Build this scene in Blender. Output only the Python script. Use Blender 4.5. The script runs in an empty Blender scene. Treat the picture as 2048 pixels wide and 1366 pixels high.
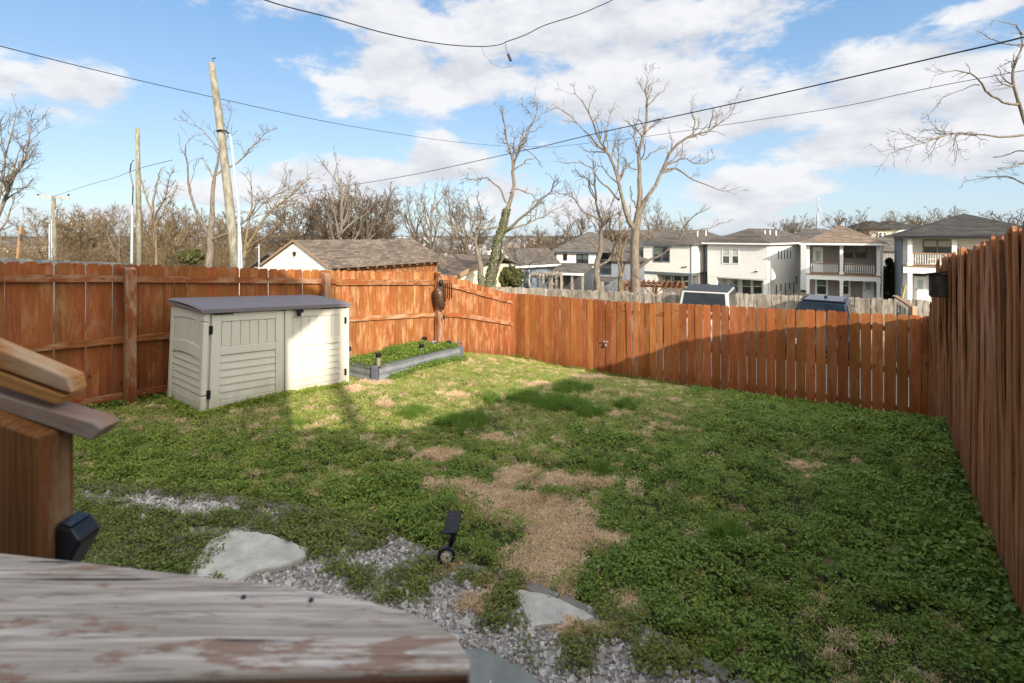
import bpy, math, random
import numpy as np
from mathutils import Vector, Matrix
rng = np.random.default_rng(7)
random.seed(7)
scene = bpy.context.scene
C = scene.collection
EYE, HOR, FQ = 3.0, 470.0, 1000.0

# ---------------------------------------------------------------- camera
cam_d = bpy.data.cameras.new('camera'); cam = bpy.data.objects.new('camera', cam_d); C.objects.link(cam)
cam.location = (0, 0, EYE); cam.rotation_euler = (math.radians(90), 0, 0)
cam_d.sensor_width = 36; cam_d.lens = FQ / 2048 * 36
cam_d.shift_y = -(683 - HOR) / 2048
cam_d.clip_start = 0.05; cam_d.clip_end = 9000
cam_d.dof.use_dof = True; cam_d.dof.focus_distance = 6.0; cam_d.dof.aperture_fstop = 3.6
scene.camera = cam

# ---------------------------------------------------------------- sky and sun
EL = math.radians(23.4); SH = (0.438, -0.904)
SUN = Vector((SH[0] * math.cos(EL), SH[1] * math.cos(EL), math.sin(EL))).normalized()
world = bpy.data.worlds.new('World'); scene.world = world; world.use_nodes = True
nt = world.node_tree; nt.nodes.clear()
def N(t, kind, **kw):
    n = t.nodes.new(kind)
    for k, v in kw.items():
        if k.startswith('i_'): n.inputs[k[2:].replace('_', ' ')].default_value = v
        else: setattr(n, k, v)
    return n
def L(t, a, b): t.links.new(a, b)
def MA(t, op, a, b=None, clamp=False):
    n = t.nodes.new('ShaderNodeMath'); n.operation = op; n.use_clamp = clamp
    for i, v in enumerate((a, b)):
        if v is None: continue
        if isinstance(v, (int, float)): n.inputs[i].default_value = v
        else: t.links.new(v, n.inputs[i])
    return n.outputs[0]
def VM(t, op, a, b=None):
    n = t.nodes.new('ShaderNodeVectorMath'); n.operation = op
    for i, v in enumerate((a, b)):
        if v is None: continue
        if isinstance(v, (tuple, list)): n.inputs[i].default_value = v
        else: t.links.new(v, n.inputs[i])
    return n
def MIX(t, f, a, b, blend='MIX'):
    n = t.nodes.new('ShaderNodeMix'); n.data_type = 'RGBA'; n.blend_type = blend
    for i, v in ((0, f), (6, a), (7, b)):
        if isinstance(v, (int, float)): n.inputs[i].default_value = v
        elif isinstance(v, (tuple, list)): n.inputs[i].default_value = tuple(v) + ((1,) if len(v) == 3 else ())
        else: t.links.new(v, n.inputs[i])
    return n.outputs[2]
def MR(t, v, a, b, c=0.0, d=1.0, smooth=False):
    n = t.nodes.new('ShaderNodeMapRange'); n.clamp = True
    if smooth: n.interpolation_type = 'SMOOTHSTEP'
    t.links.new(v, n.inputs[0])
    for i, x in enumerate((a, b, c, d)): n.inputs[i + 1].default_value = x
    return n.outputs[0]
SKY_STRENGTH = 0.15
sky = N(nt, 'ShaderNodeTexSky', sky_type='NISHITA', sun_disc=False, sun_elevation=EL,
        sun_rotation=math.atan2(SH[0], SH[1]), altitude=150, air_density=1.0, dust_density=0.9, ozone_density=1.6)
tc = N(nt, 'ShaderNodeTexCoord'); D = tc.outputs['Generated']
sep = N(nt, 'ShaderNodeSeparateXYZ'); L(nt, D, sep.inputs[0])
# clouds: soft clumps round chosen directions, broken up by fractal noise
BLOBS = [(1000, 55, 380, 105), (1280, 70, 300, 120), (900, 150, 320, 66), (1290, 170, 320, 95), (1530, 225, 300, 85),
         (1780, 170, 280, 95), (1990, 190, 220, 120), (1900, 300, 240, 50), (1660, 290, 190, 55), (150, 170, 105, 52),
         (590, 347, 130, 32), (740, 352, 130, 34), (915, 335, 110, 48), (1010, 385, 120, 62), (1480, 378, 150, 50),
         (1500, 448, 80, 22), (640, 395, 240, 30), (1180, 420, 130, 26), (250, 430, 160, 18), (2000, 10, 150, 20), (10, 160, 14, 12)]
warp = N(nt, 'ShaderNodeTexNoise', i_Scale=5.5, i_Detail=7.0, i_Roughness=0.6)
mp = N(nt, 'ShaderNodeMapping'); mp.inputs['Scale'].default_value = (1, 1, 2.2); L(nt, D, mp.inputs[0]); L(nt, mp.outputs[0], warp.inputs['Vector'])
acc = None
for (px, py, rx, ry) in BLOBS:
    d = Vector(((px - 1024) / FQ, 1, (HOR - py) / FQ)); ln = d.length; d.normalize()
    k = d.y
    a = VM(nt, 'SUBTRACT', D, tuple(d))
    b = VM(nt, 'MULTIPLY', a.outputs[0], (1 / (rx / FQ * k * k + 0.01), 1 / (rx / FQ * k), 1 / (ry / FQ * k)))
    le = VM(nt, 'LENGTH', b.outputs[0])
    v = MA(nt, 'SUBTRACT', 1.14, le.outputs['Value'])
    acc = v if acc is None else MA(nt, 'MAXIMUM', acc, v)
acc = MA(nt, 'MAXIMUM', acc, -0.9)
behind = MR(nt, sep.outputs['Y'], 0.25, 0.55, 0.45, -0.9)   # unseen cloud in the rest of the sky, thickened for less blue light
acc = MA(nt, 'MAXIMUM', acc, behind)
nz = MA(nt, 'MULTIPLY', MA(nt, 'SUBTRACT', warp.outputs['Fac'], 0.50), 4.2)
dens = MA(nt, 'ADD', acc, nz)
mask = MR(nt, dens, -0.05, 0.62, 0, 1, True)
mask = MA(nt, 'MULTIPLY', mask, MR(nt, sep.outputs['Z'], -0.01, 0.03))
up = VM(nt, 'ADD', mp.outputs[0], (0.012, -0.02, 0.085))
w2 = N(nt, 'ShaderNodeTexNoise', i_Scale=5.5, i_Detail=7.0, i_Roughness=0.6); L(nt, up.outputs[0], w2.inputs['Vector'])
shade = MR(nt, MA(nt, 'SUBTRACT', warp.outputs['Fac'], w2.outputs['Fac']), -0.14, 0.12)
core = MR(nt, dens, 0.3, 2.2)
shade = MA(nt, 'SUBTRACT', shade, MA(nt, 'MULTIPLY', core, 0.30), True)
ccol = MIX(nt, shade, (2.22, 2.30, 2.50), (2.98, 3.02, 3.12))
hz = MR(nt, sep.outputs['Z'], 0.0, 0.42)
grad = MIX(nt, hz, (1.62, 2.12, 2.60), (0.52, 1.20, 2.22))
clear = MIX(nt, 0.80, sky.outputs[0], grad)
skycol = MIX(nt, mask, clear, ccol)
# added glow: unseen sky brightens and warms towards the sun, lifting the shade
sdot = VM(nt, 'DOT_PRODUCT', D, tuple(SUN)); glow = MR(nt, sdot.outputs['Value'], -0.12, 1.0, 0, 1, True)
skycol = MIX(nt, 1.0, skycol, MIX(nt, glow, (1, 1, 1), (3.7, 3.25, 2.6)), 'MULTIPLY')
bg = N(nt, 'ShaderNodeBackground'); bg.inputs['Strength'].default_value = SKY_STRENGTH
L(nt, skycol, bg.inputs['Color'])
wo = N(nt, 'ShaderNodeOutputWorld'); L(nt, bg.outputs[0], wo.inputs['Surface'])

sd = bpy.data.lights.new('sun', 'SUN'); so = bpy.data.objects.new('sun', sd); C.objects.link(so)
sd.energy = 3.2; sd.angle = math.radians(0.53); sd.color = (1.0, 0.90, 0.76)
so.rotation_euler = (-SUN).to_track_quat('-Z', 'Y').to_euler(); so.location = (10, -20, 20)
vs = scene.view_settings; vs.view_transform = 'Standard'; vs.look = 'None'; vs.exposure = 1.08; vs.gamma = 1.0; vs.use_curve_mapping = False
scene.cycles.max_bounces = 6; scene.cycles.transparent_max_bounces = 8; scene.cycles.use_denoising = True

# ---------------------------------------------------------------- helpers
def P(px, py, d): return ((px - 1024) / FQ * d, d, EYE - (py - HOR) / FQ * d)
def PZ(px, py, z):                                         # point on height z seen at a pixel
    d = (EYE - z) / ((py - HOR) / FQ); return ((px - 1024) / FQ * d, d, z)
WO = {}                                                    # world origin of each thing
def props(o, label=None, cat=None, group=None, kind=None):
    if label: o['label'] = label
    if cat: o['category'] = cat
    if group: o['group'] = group
    if kind: o['kind'] = kind
def thing(name, label, cat, loc=(0, 0, 0), group=None):
    o = bpy.data.objects.new(name, None); C.objects.link(o); o.location = loc
    o.empty_display_size = 0.2
    WO[o] = Vector(loc); props(o, label, cat, group); return o
class MB:
    """collects shapes and links them as ONE mesh object"""
    def __init__(s, tf=None): s.v = []; s.f = []; s.m = []; s.tf = tf; s.mi = 0
    def add(s, vs, fs):
        n = len(s.v)
        if s.tf: vs = [s.tf(*p) for p in vs]
        s.v += [tuple(p) for p in vs]; s.f += [tuple(i + n for i in f) for f in fs]; s.m += [s.mi] * len(fs)
        return s
    def box(s, x0, x1, y0, y1, z0, z1):
        return s.add([(x0, y0, z0), (x1, y0, z0), (x1, y1, z0), (x0, y1, z0), (x0, y0, z1), (x1, y0, z1), (x1, y1, z1), (x0, y1, z1)],
                     [(0, 3, 2, 1), (4, 5, 6, 7), (0, 1, 5, 4), (1, 2, 6, 5), (2, 3, 7, 6), (3, 0, 4, 7)])
    def prism(s, poly, off):
        """polygon of 3-D points swept along off"""
        n = len(poly); o = Vector(off)
        vs = [Vector(p) for p in poly] + [Vector(p) + o for p in poly]
        return s.add(vs, [tuple(range(n))[::-1], tuple(range(n, 2 * n))] + [(i, (i + 1) % n, n + (i + 1) % n, n + i) for i in range(n)])
    def bar(s, a, b, w, h=None):
        """square bar from a to b"""
        h = h or w; a = Vector(a); b = Vector(b); t = (b - a).normalized()
        u = t.cross(Vector((0, 0, 1)));
        if u.length < 1e-3: u = Vector((1, 0, 0))
        u.normalize(); w_ = u.cross(t).normalized()
        q = []
        for c in (a, b):
            for (i, j) in ((-1, -1), (1, -1), (1, 1), (-1, 1)): q.append(c + u * (i * w / 2) + w_ * (j * h / 2))
        return s.add(q, [(0, 1, 2, 3), (7, 6, 5, 4), (0, 4, 5, 1), (1, 5, 6, 2), (2, 6, 7, 3), (3, 7, 4, 0)])
    def tube(s, pts, r, n=8, cap=True):
        pts = [Vector(p) for p in pts]; k = len(pts)
        rr = r if isinstance(r, (list, tuple)) else [r] * k
        vs = []
        for i, p in enumerate(pts):
            t = (pts[min(i + 1, k - 1)] - pts[max(i - 1, 0)]).normalized()
            ref = Vector((0, 0, 1)) if abs(t.z) < .9 else Vector((1, 0, 0))
            u = t.cross(ref).normalized(); w = t.cross(u)
            for j in range(n):
                a = 2 * math.pi * j / n; vs.append(p + u * math.cos(a) * rr[i] + w * math.sin(a) * rr[i])
        fs = [(i * n + j, i * n + (j + 1) % n, (i + 1) * n + (j + 1) % n, (i + 1) * n + j) for i in range(k - 1) for j in range(n)]
        if cap: fs += [tuple(range(n))[::-1], tuple(range((k - 1) * n, k * n))]
        return s.add(vs, fs)
    def build(s, name, mats, parent=None, bevel=0, smooth=False, segs=2):
        if not isinstance(mats, (list, tuple)): mats = [mats]
        o0 = WO[parent] if parent is not None else Vector((0, 0, 0))
        me = bpy.data.meshes.new(name)
        me.from_pydata([(p[0] - o0.x, p[1] - o0.y, p[2] - o0.z) for p in s.v], [], s.f)
        for m in mats: me.materials.append(m)
        if len(mats) > 1: me.polygons.foreach_set('material_index', s.m)
        if smooth: me.polygons.foreach_set('use_smooth', [True] * len(me.polygons))
        me.update()
        o = bpy.data.objects.new(name, me); C.objects.link(o); WO[o] = o0.copy()
        if parent is not None: o.parent = parent
        if bevel:
            b = o.modifiers.new('bevel', 'BEVEL'); b.width = bevel; b.segments = segs; b.limit_method = 'ANGLE'; b.angle_limit = .6
        return o
def link_mesh(name, me, parent, loc=(0, 0, 0), rot=(0, 0, 0), scale=(1, 1, 1)):
    """a part that shares mesh data; loc in world coordinates"""
    o = bpy.data.objects.new(name, me); C.objects.link(o)
    if parent is not None: o.parent = parent; o.location = Vector(loc) - WO[parent]
    else: o.location = loc
    o.rotation_euler = rot; o.scale = scale; WO[o] = Vector(loc); return o
def fast_mesh(name, v, q, mat, parent=None, smooth=False, tris=False):
    me = bpy.data.meshes.new(name); k = 3 if tris else 4
    o0 = np.array(WO[parent]) if parent is not None else np.zeros(3)
    v = np.asarray(v, dtype=np.float32) - o0.astype(np.float32); q = np.asarray(q, dtype=np.int32)
    me.vertices.add(len(v)); me.vertices.foreach_set('co', v.ravel())
    me.loops.add(q.size); me.loops.foreach_set('vertex_index', q.ravel())
    me.polygons.add(len(q)); me.polygons.foreach_set('loop_start', np.arange(len(q), dtype=np.int32) * k)
    me.polygons.foreach_set('loop_total', np.full(len(q), k, dtype=np.int32))
    if smooth: me.polygons.foreach_set('use_smooth', np.ones(len(q), dtype=bool))
    me.materials.append(mat); me.update(calc_edges=True)
    o = bpy.data.objects.new(name, me); C.objects.link(o); WO[o] = Vector(o0)
    if parent is not None: o.parent = parent
    return o

# ---------------------------------------------------------------- materials
def new_mat(name):
    m = bpy.data.materials.new(name); m.use_nodes = True; t = m.node_tree
    b = t.nodes['Principled BSDF']; return m, t, b
def noise(t, vec, scale, detail=4, rough=.55):
    n = N(t, 'ShaderNodeTexNoise', i_Scale=scale, i_Detail=float(detail), i_Roughness=rough)
    L(t, vec, n.inputs['Vector']); return n.outputs['Fac']
def mapped(t, vec, scale):
    m = N(t, 'ShaderNodeMapping'); m.inputs['Scale'].default_value = scale; L(t, vec, m.inputs[0]); return m.outputs[0]
def bump(t, b, h, strength=.4, dist=.01):
    n = N(t, 'ShaderNodeBump'); n.inputs['Strength'].default_value = strength; n.inputs['Distance'].default_value = dist
    L(t, h, n.inputs['Height']); L(t, n.outputs[0], b.inputs['Normal'])
def plain(name, col, rough=.7, metal=0, var=.12, scale=6, bmp=.15, bscale=40, spec=.4):
    m, t, b = new_mat(name); co = N(t, 'ShaderNodeTexCoord').outputs['Object']
    f = MR(t, noise(t, co, scale, 5), .3, .7)
    L(t, MIX(t, f, [c * (1 - var) for c in col], [min(1, c * (1 + var)) for c in col]), b.inputs['Base Color'])
    b.inputs['Roughness'].default_value = rough; b.inputs['Metallic'].default_value = metal
    b.inputs['Specular IOR Level'].default_value = spec
    if bmp: bump(t, b, noise(t, co, bscale, 4), bmp, .004)
    return m
def wood(name, dark, light, wear=None, wear_amt=.0, axis=2, rand=.35, grain=1.0, rough=.75, knots=True, lo=.34, stain=None):
    """stained or bare board; grain runs along the given axis of the object"""
    m, t, b = new_mat(name); co = N(t, 'ShaderNodeTexCoord').outputs['Object']
    oi = N(t, 'ShaderNodeObjectInfo'); r = oi.outputs['Random']
    off = N(t, 'ShaderNodeCombineXYZ'); L(t, MA(t, 'MULTIPLY', r, 37.0), off.inputs[0]); L(t, MA(t, 'MULTIPLY', r, 91.0), off.inputs[1]); L(t, MA(t, 'MULTIPLY', r, 53.0), off.inputs[2])
    v = VM(t, 'ADD', co, off.outputs[0]).outputs[0]
    sc = [28.0, 28.0, 28.0]; sc[axis] = 1.4
    g = noise(t, mapped(t, v, [x * grain for x in sc]), 1.0, 6, .65)
    sc2 = [7.0, 7.0, 7.0]; sc2[axis] = .55
    ring = N(t, 'ShaderNodeTexWave', wave_type='BANDS', bands_direction='X' if axis != 0 else 'Z', i_Scale=3.2, i_Distortion=9.0, i_Detail=3.0)
    ring.inputs['Detail Scale'].default_value = 1.3; L(t, mapped(t, v, sc2), ring.inputs['Vector'])
    big = noise(t, mapped(t, v, (2.2, 2.2, 1.1)), 1.0, 5, .6)
    f = MA(t, 'ADD', MA(t, 'MULTIPLY', g, .55), MA(t, 'ADD', MA(t, 'MULTIPLY', ring.outputs['Fac'], .16), MA(t, 'MULTIPLY', big, .34)))
    col = MIX(t, MR(t, f, lo, lo + .42), dark, light)
    if wear_amt:
        wn = noise(t, mapped(t, v, (9, 9, 2.4) if axis == 2 else (2.4, 9, 9)), 1.0, 7, .68)
        wm = MR(t, MA(t, 'ADD', wn, MA(t, 'MULTIPLY', big, .35)), .80 - wear_amt, .90 - wear_amt * .6)
        col = MIX(t, MA(t, 'MULTIPLY', wm, .75), col, wear)
    if knots:
        vo = N(t, 'ShaderNodeTexVoronoi', i_Scale=1.0); kv = [5.5, 5.5, 5.5]; kv[axis] = 2.6; L(t, mapped(t, v, kv), vo.inputs['Vector'])
        col = MIX(t, MR(t, vo.outputs['Distance'], .05, .12, .75, 0), col, [c * .35 for c in dark])
    if axis == 2:                                                     # splash-back dirt and drip stains, each board its own
        zz = N(t, 'ShaderNodeSeparateXYZ'); L(t, co, zz.inputs[0]); dn = noise(t, mapped(t, v, (14, 14, 1.6)), 1.0, 4, .6)
        dirt = MR(t, MA(t, 'SUBTRACT', MA(t, 'MULTIPLY', dn, .9), zz.outputs['Z']), .0, .42)
        col = MIX(t, MA(t, 'MULTIPLY', dirt, .55), col, [c * .5 for c in dark])
        col = MIX(t, MR(t, noise(t, mapped(t, v, (22, 22, 2.2)), 1.0, 5, .7), .60, .72, 0, .45), col, [c * .55 for c in dark])
    br = MR(t, r, 0, 1, 1 - rand, 1 + rand * .6)
    hs = N(t, 'ShaderNodeHueSaturation'); L(t, col, hs.inputs['Color']); L(t, br, hs.inputs['Value'])
    L(t, MR(t, MA(t, 'FRACT', MA(t, 'MULTIPLY', r, 7.3)), 0, 1, .492, .507), hs.inputs['Hue'])
    L(t, hs.outputs[0], b.inputs['Base Color'])
    b.inputs['Roughness'].default_value = rough; b.inputs['Specular IOR Level'].default_value = .10
    bump(t, b, g, .5, .004)
    return m
def siding(name, col, pitch, rough=.6, vertical=False, dark=.55):
    """lap siding far away: narrow shadow lines as relief"""
    m, t, b = new_mat(name); co = N(t, 'ShaderNodeTexCoord').outputs['Object']
    s = N(t, 'ShaderNodeSeparateXYZ'); L(t, co, s.inputs[0])
    f = MA(t, 'FRACT', MA(t, 'DIVIDE', s.outputs['X' if vertical else 'Z'], pitch))
    n = noise(t, co, 1.2, 4)
    L(t, MIX(t, n, [c * .9 for c in col], [min(.9, c * 1.08) for c in col]), b.inputs['Base Color'])
    b.inputs['Roughness'].default_value = rough
    bump(t, b, MR(t, f, 0, .12) if vertical else MA(t, 'SUBTRACT', 1.0, f), .9, .03)
    return m
def shingle(name, col, row=.14, wide=.32, var=.35):
    m, t, b = new_mat(name); uvn = N(t, 'ShaderNodeTexCoord').outputs['Object']
    br = N(t, 'ShaderNodeTexBrick', i_Scale=1.0); br.inputs['Brick Width'].default_value = wide; br.inputs['Row Height'].default_value = row
    br.inputs['Mortar Size'].default_value = .012; br.offset = .5
    br.inputs['Color1'].default_value = (*[c * (1 - var) for c in col], 1); br.inputs['Color2'].default_value = (*[c * (1 + var) for c in col], 1)
    br.inputs['Mortar'].default_value = (*[c * .55 for c in col], 1)
    s = N(t, 'ShaderNodeSeparateXYZ'); L(t, uvn, s.inputs[0]); cb = N(t, 'ShaderNodeCombineXYZ')
    L(t, MA(t, 'ADD', s.outputs['X'], MA(t, 'MULTIPLY', s.outputs['Y'], .8)), cb.inputs[0]); L(t, MA(t, 'MULTIPLY', s.outputs['Z'], 2.0), cb.inputs[1])
    L(t, cb.outputs[0], br.inputs['Vector'])
    n = noise(t, uvn, .9, 5)
    n2 = noise(t, uvn, 9, 4)
    c = MIX(t, MR(t, n, .3, .7), [.82] * 3, [1.15] * 3); c = MIX(t, 1.0, br.outputs['Color'], c, 'MULTIPLY')
    c = MIX(t, 1.0, c, MIX(t, MR(t, n2, .3, .7), [.8] * 3, [1.2] * 3), 'MULTIPLY')
    L(t, c, b.inputs['Base Color']); b.inputs['Roughness'].default_value = .9; b.inputs['Specular IOR Level'].default_value = .15
    bump(t, b, br.outputs['Fac'], .4, -.01)
    return m
def leafmat(name, c1, c2, c3=None, trans=.3, rough=.55, patch=2.0):
    m, t, b = new_mat(name); oi = N(t, 'ShaderNodeObjectInfo')
    geo = N(t, 'ShaderNodeNewGeometry')
    pn = noise(t, geo.outputs['Position'], patch, 4)
    f = MA(t, 'ADD', MA(t, 'MULTIPLY', oi.outputs['Random'], .5), MA(t, 'MULTIPLY', MR(t, pn, .3, .7), .5))
    col = MIX(t, f, c1, c2)
    if c3: col = MIX(t, MR(t, noise(t, geo.outputs['Position'], 45, 2), .60, .68), col, c3)
    fn = noise(t, geo.outputs['Position'], 85, 2, .5); col = MIX(t, 1.0, col, MIX(t, MR(t, fn, .32, .68), (.50, .52, .50), (1.42, 1.38, 1.3)), 'MULTIPLY')
    L(t, col, b.inputs['Base Color']); b.inputs['Roughness'].default_value = rough; b.inputs['Specular IOR Level'].default_value = .3
    tr = N(t, 'ShaderNodeBsdfTranslucent'); L(t, col, tr.inputs['Color'])
    mx = N(t, 'ShaderNodeMixShader'); mx.inputs[0].default_value = trans
    L(t, b.outputs[0], mx.inputs[1]); L(t, tr.outputs[0], mx.inputs[2])
    L(t, mx.outputs[0], t.nodes['Material Output'].inputs['Surface'])
    return m
def glass(name, tint, rough=.05, spec=.6):
    m, t, b = new_mat(name); co = N(t, 'ShaderNodeTexCoord').outputs['Object']
    L(t, MIX(t, MR(t, noise(t, co, 1.7, 3), .4, .6), [c * .6 for c in tint], tint), b.inputs['Base Color'])
    b.inputs['Roughness'].default_value = rough; b.inputs['Specular IOR Level'].default_value = spec
    return m

CEDAR = wood('cedar_stain', (.19, .060, .018), (.39, .142, .045), (.38, .20, .095), .09, rand=.25)
CEDAR_WORN = wood('cedar_stain_worn', (.21, .066, .021), (.40, .150, .050), (.50, .28, .14), .15, rand=.2)
CEDAR_RAIL = wood('cedar_rail', (.17, .052, .016), (.38, .13, .043), (.42, .28, .17), .17, axis=0, rand=.15)
CEDAR_BACK = wood('cedar_back', (.22, .070, .022), (.41, .150, .050), (.36, .17, .08), .12, rand=.32)
CEDAR_RIGHT = wood('cedar_rough', (.19, .073, .026), (.52, .225, .092), (.42, .23, .13), .12, rand=.25, grain=1.3, lo=.42)
GREYWOOD = wood('grey_weathered_wood', (.17, .14, .11), (.40, .34, .275), (.48, .44, .38), .2, rand=.3)
PALEWOOD = wood('pale_porch_wood', (.22, .14, .085), (.38, .27, .18), rand=.2, knots=False)
DARKWOOD = wood('black_weathered_wood', (.012, .011, .010), (.055, .048, .042), (.11, .10, .09), .2, knots=False)
WHITE = plain('white_trim', (.78, .77, .74), .5, var=.05)
BLACKP = plain('black_plastic', (.012, .013, .016), .35, var=.3, bmp=.05)
# ---------------------------------------------------------------- terrain
CP = np.array([(-6.03, 5.89, .75), (-7.5, 4.5, .8), (-5.25, 6.83, .69), (-1.71, 11.1, .34), (-.9, 12.1, .12), (-.03, 13.5, -.30), (2.2, 11.86, -.32),
    (4.36, 10.28, -.27), (6.14, 8.97, -.19), (6.93, 8.39, -.2), (6.15, 7.31, .18), (5.3, 6.13, .56), (4.49, 4.99, .60), (3.05, 3.0, .66), (1.5, .85, .72),
    (-3.85, 6.27, .76), (-2.59, 7.91, .62), (-4.7, 6.9, .72), (-2.36, 8.6, .45), (-1.08, 10.6, .34), (-.47, 3.56, .66), (0, 5, .62), (0, 7, .585), (0, 9, .40), (.3, 11, .08),
    (4, 6, .52), (5, 7.2, .26), (2.97, 7, .54), (3.6, 8.5, .22), (2, 9, .30), (2, 5, .60), (2, 3, .68), (-2, 3, .69), (-4, 3, .74), (-6, 3, .8), (0, 1, .72), (-3, 5, .71), (-1.3, 9, .48)])
def _tp(r2): return np.where(r2 > 1e-12, .5 * r2 * np.log(np.maximum(r2, 1e-12)), 0)
_n = len(CP); _K = _tp(((CP[:, None, :2] - CP[None, :, :2]) ** 2).sum(-1)) + np.eye(_n) * .02
_A = np.zeros((_n + 3, _n + 3)); _A[:_n, :_n] = _K; _A[:_n, _n] = 1; _A[:_n, _n + 1:] = CP[:, :2]; _A[_n:, :_n] = _A[:_n, _n:].T
_W = np.linalg.solve(_A, np.r_[CP[:, 2], 0, 0, 0])
def yard_z(x, y):
    x = np.asarray(x, float); y = np.asarray(y, float); sh = x.shape; p = np.stack([x.ravel(), y.ravel()], -1)
    k = _tp(((p[:, None, :] - CP[None, :, :2]) ** 2).sum(-1))
    z = k @ _W[:_n] + _W[_n] + p @ _W[_n + 1:]
    z += .015 * np.sin(p[:, 0] * 3.1 + 1) * np.sin(p[:, 1] * 2.7) + .008 * np.sin(p[:, 0] * 7.3) * np.sin(p[:, 1] * 8.1 + 2)
    return z.reshape(sh)
LF0, LB, LC, LE = (-9.0, 2.32), (-1.71, 11.1), (-.03, 13.5), (6.93, 8.39)
LR = (.70, -.26)
YARD = [LF0, LB, LC, LE, LR, (-9, -.3)]
def out_z(r):
    return np.interp(r, [0, 12, 15, 20, 26, 36, 47, 60, 100, 200, 600, 1500, 6000], [-.6, -.6, -.75, -1.1, -1.6, -2.4, -3.3, -4.2, -6, -8, -9.5, -11, -11])
def grass_ground(name, c1, c2, c3):
    m, t, b = new_mat(name); co = N(t, 'ShaderNodeNewGeometry').outputs['Position']
    f = MR(t, noise(t, co, 1.3, 6), .35, .65); g = MR(t, noise(t, co, 40, 5, .7), .3, .7)
    c = MIX(t, f, c1, c2); c = MIX(t, MA(t, 'MULTIPLY', g, .8), c, c3)
    L(t, c, b.inputs['Base Color']); b.inputs['Roughness'].default_value = .95; b.inputs['Specular IOR Level'].default_value = .1
    bump(t, b, g, .8, .02); return m
SOIL = grass_ground('lawn_soil', (.045, .065, .020), (.095, .10, .042), (.065, .06, .03))
FARG = grass_ground('far_ground', (.10, .085, .05), (.14, .12, .075), (.075, .08, .04))
# yard sheet
xs = np.arange(-9.2, 8.01, .12); ys = np.arange(-.4, 14.6, .12)
gx, gy = np.meshgrid(xs, ys)
def inside(px_, py_, poly, grow=0):
    r = np.zeros(px_.shape, bool); n = len(poly)
    for i in range(n):
        x0, y0 = poly[i]; x1, y1 = poly[(i + 1) % n]
        c = ((y0 > py_) != (y1 > py_)) & (px_ < (x1 - x0) * (py_ - y0) / (y1 - y0 + 1e-12) + x0)
        r ^= c
    return r
def seg_dist(px_, py_, poly, closed=True):
    d = np.full(px_.shape, 1e9); n = len(poly)
    for i in range(n if closed else n - 1):
        a = np.array(poly[i]); b = np.array(poly[(i + 1) % n]); ab = b - a
        t = np.clip(((px_ - a[0]) * ab[0] + (py_ - a[1]) * ab[1]) / (ab @ ab), 0, 1)
        d = np.minimum(d, np.hypot(px_ - a[0] - t * ab[0], py_ - a[1] - t * ab[1]))
    return d
ins = inside(gx, gy, YARD); dd = seg_dist(gx, gy, YARD)
keep = ins | (dd < .55)
gz = yard_z(gx, gy); gz = np.where(ins, gz, gz - .5 * np.clip(dd, 0, 1) ** 1)
idx = -np.ones(gx.shape, int); idx[keep] = np.arange(keep.sum())
q = [(idx[j, i], idx[j, i + 1], idx[j + 1, i + 1], idx[j + 1, i]) for j in range(gx.shape[0] - 1) for i in range(gx.shape[1] - 1)
     if idx[j, i] >= 0 and idx[j, i + 1] >= 0 and idx[j + 1, i + 1] >= 0 and idx[j + 1, i] >= 0]
lawn = fast_mesh('lawn_ground', np.stack([gx[keep], gy[keep], gz[keep]], -1), q, SOIL, smooth=True)
props(lawn, 'weedy back yard soil sloping down to the cedar fences', kind='structure')
# outer terrain, polar rings to the horizon
rr = np.concatenate([np.array([0.01, 4, 8, 10, 12, 14, 16, 18, 20, 23, 26, 30, 36, 42, 50, 60, 75, 100, 140, 200, 300, 450, 600, 900, 1500, 3000, 6000])])
th = np.linspace(0, 2 * math.pi, 145)[:-1]
V = []; 
for r in rr:
    for a in th:
        x, y = r * math.sin(a), r * math.cos(a)
        z = float(out_z(r)) - (0 if r > 11 else .0)
        z += (.25 * math.sin(x * .11) * math.cos(y * .13) if r > 24 else 0)
        V.append((x, y, z))
n = len(th)
q = [(i * n + j, i * n + (j + 1) % n, (i + 1) * n + (j + 1) % n, (i + 1) * n + j) for i in range(len(rr) - 1) for j in range(n)]
ter = fast_mesh('ground', V, [t_[::-1] for t_ in q], FARG, smooth=True); props(ter, 'dry winter ground falling away beyond the yard', kind='structure')
ASPH = plain('alley_asphalt', (.075, .073, .07), .9, var=.2, scale=2)
al = MB(); ad = Vector((.806, -.592, 0)); an = Vector((.592, .806, 0))
a0 = Vector((-4, 21.5, 0)); 
for i in range(14):
    p0 = a0 + ad * (i * 2.6); p1 = p0 + ad * 2.6
    c = [p0 - an * 3.2, p1 - an * 3.2, p1 + an * 3.0, p0 + an * 3.0]
    al.add([(p.x, p.y, max(float(out_z(math.hypot(p.x, p.y))), -1.25) + .12) for p in c], [(0, 1, 2, 3)])
o = al.build('alley', ASPH); props(o, 'grey asphalt parking alley behind the back fence', kind='structure')

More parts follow.
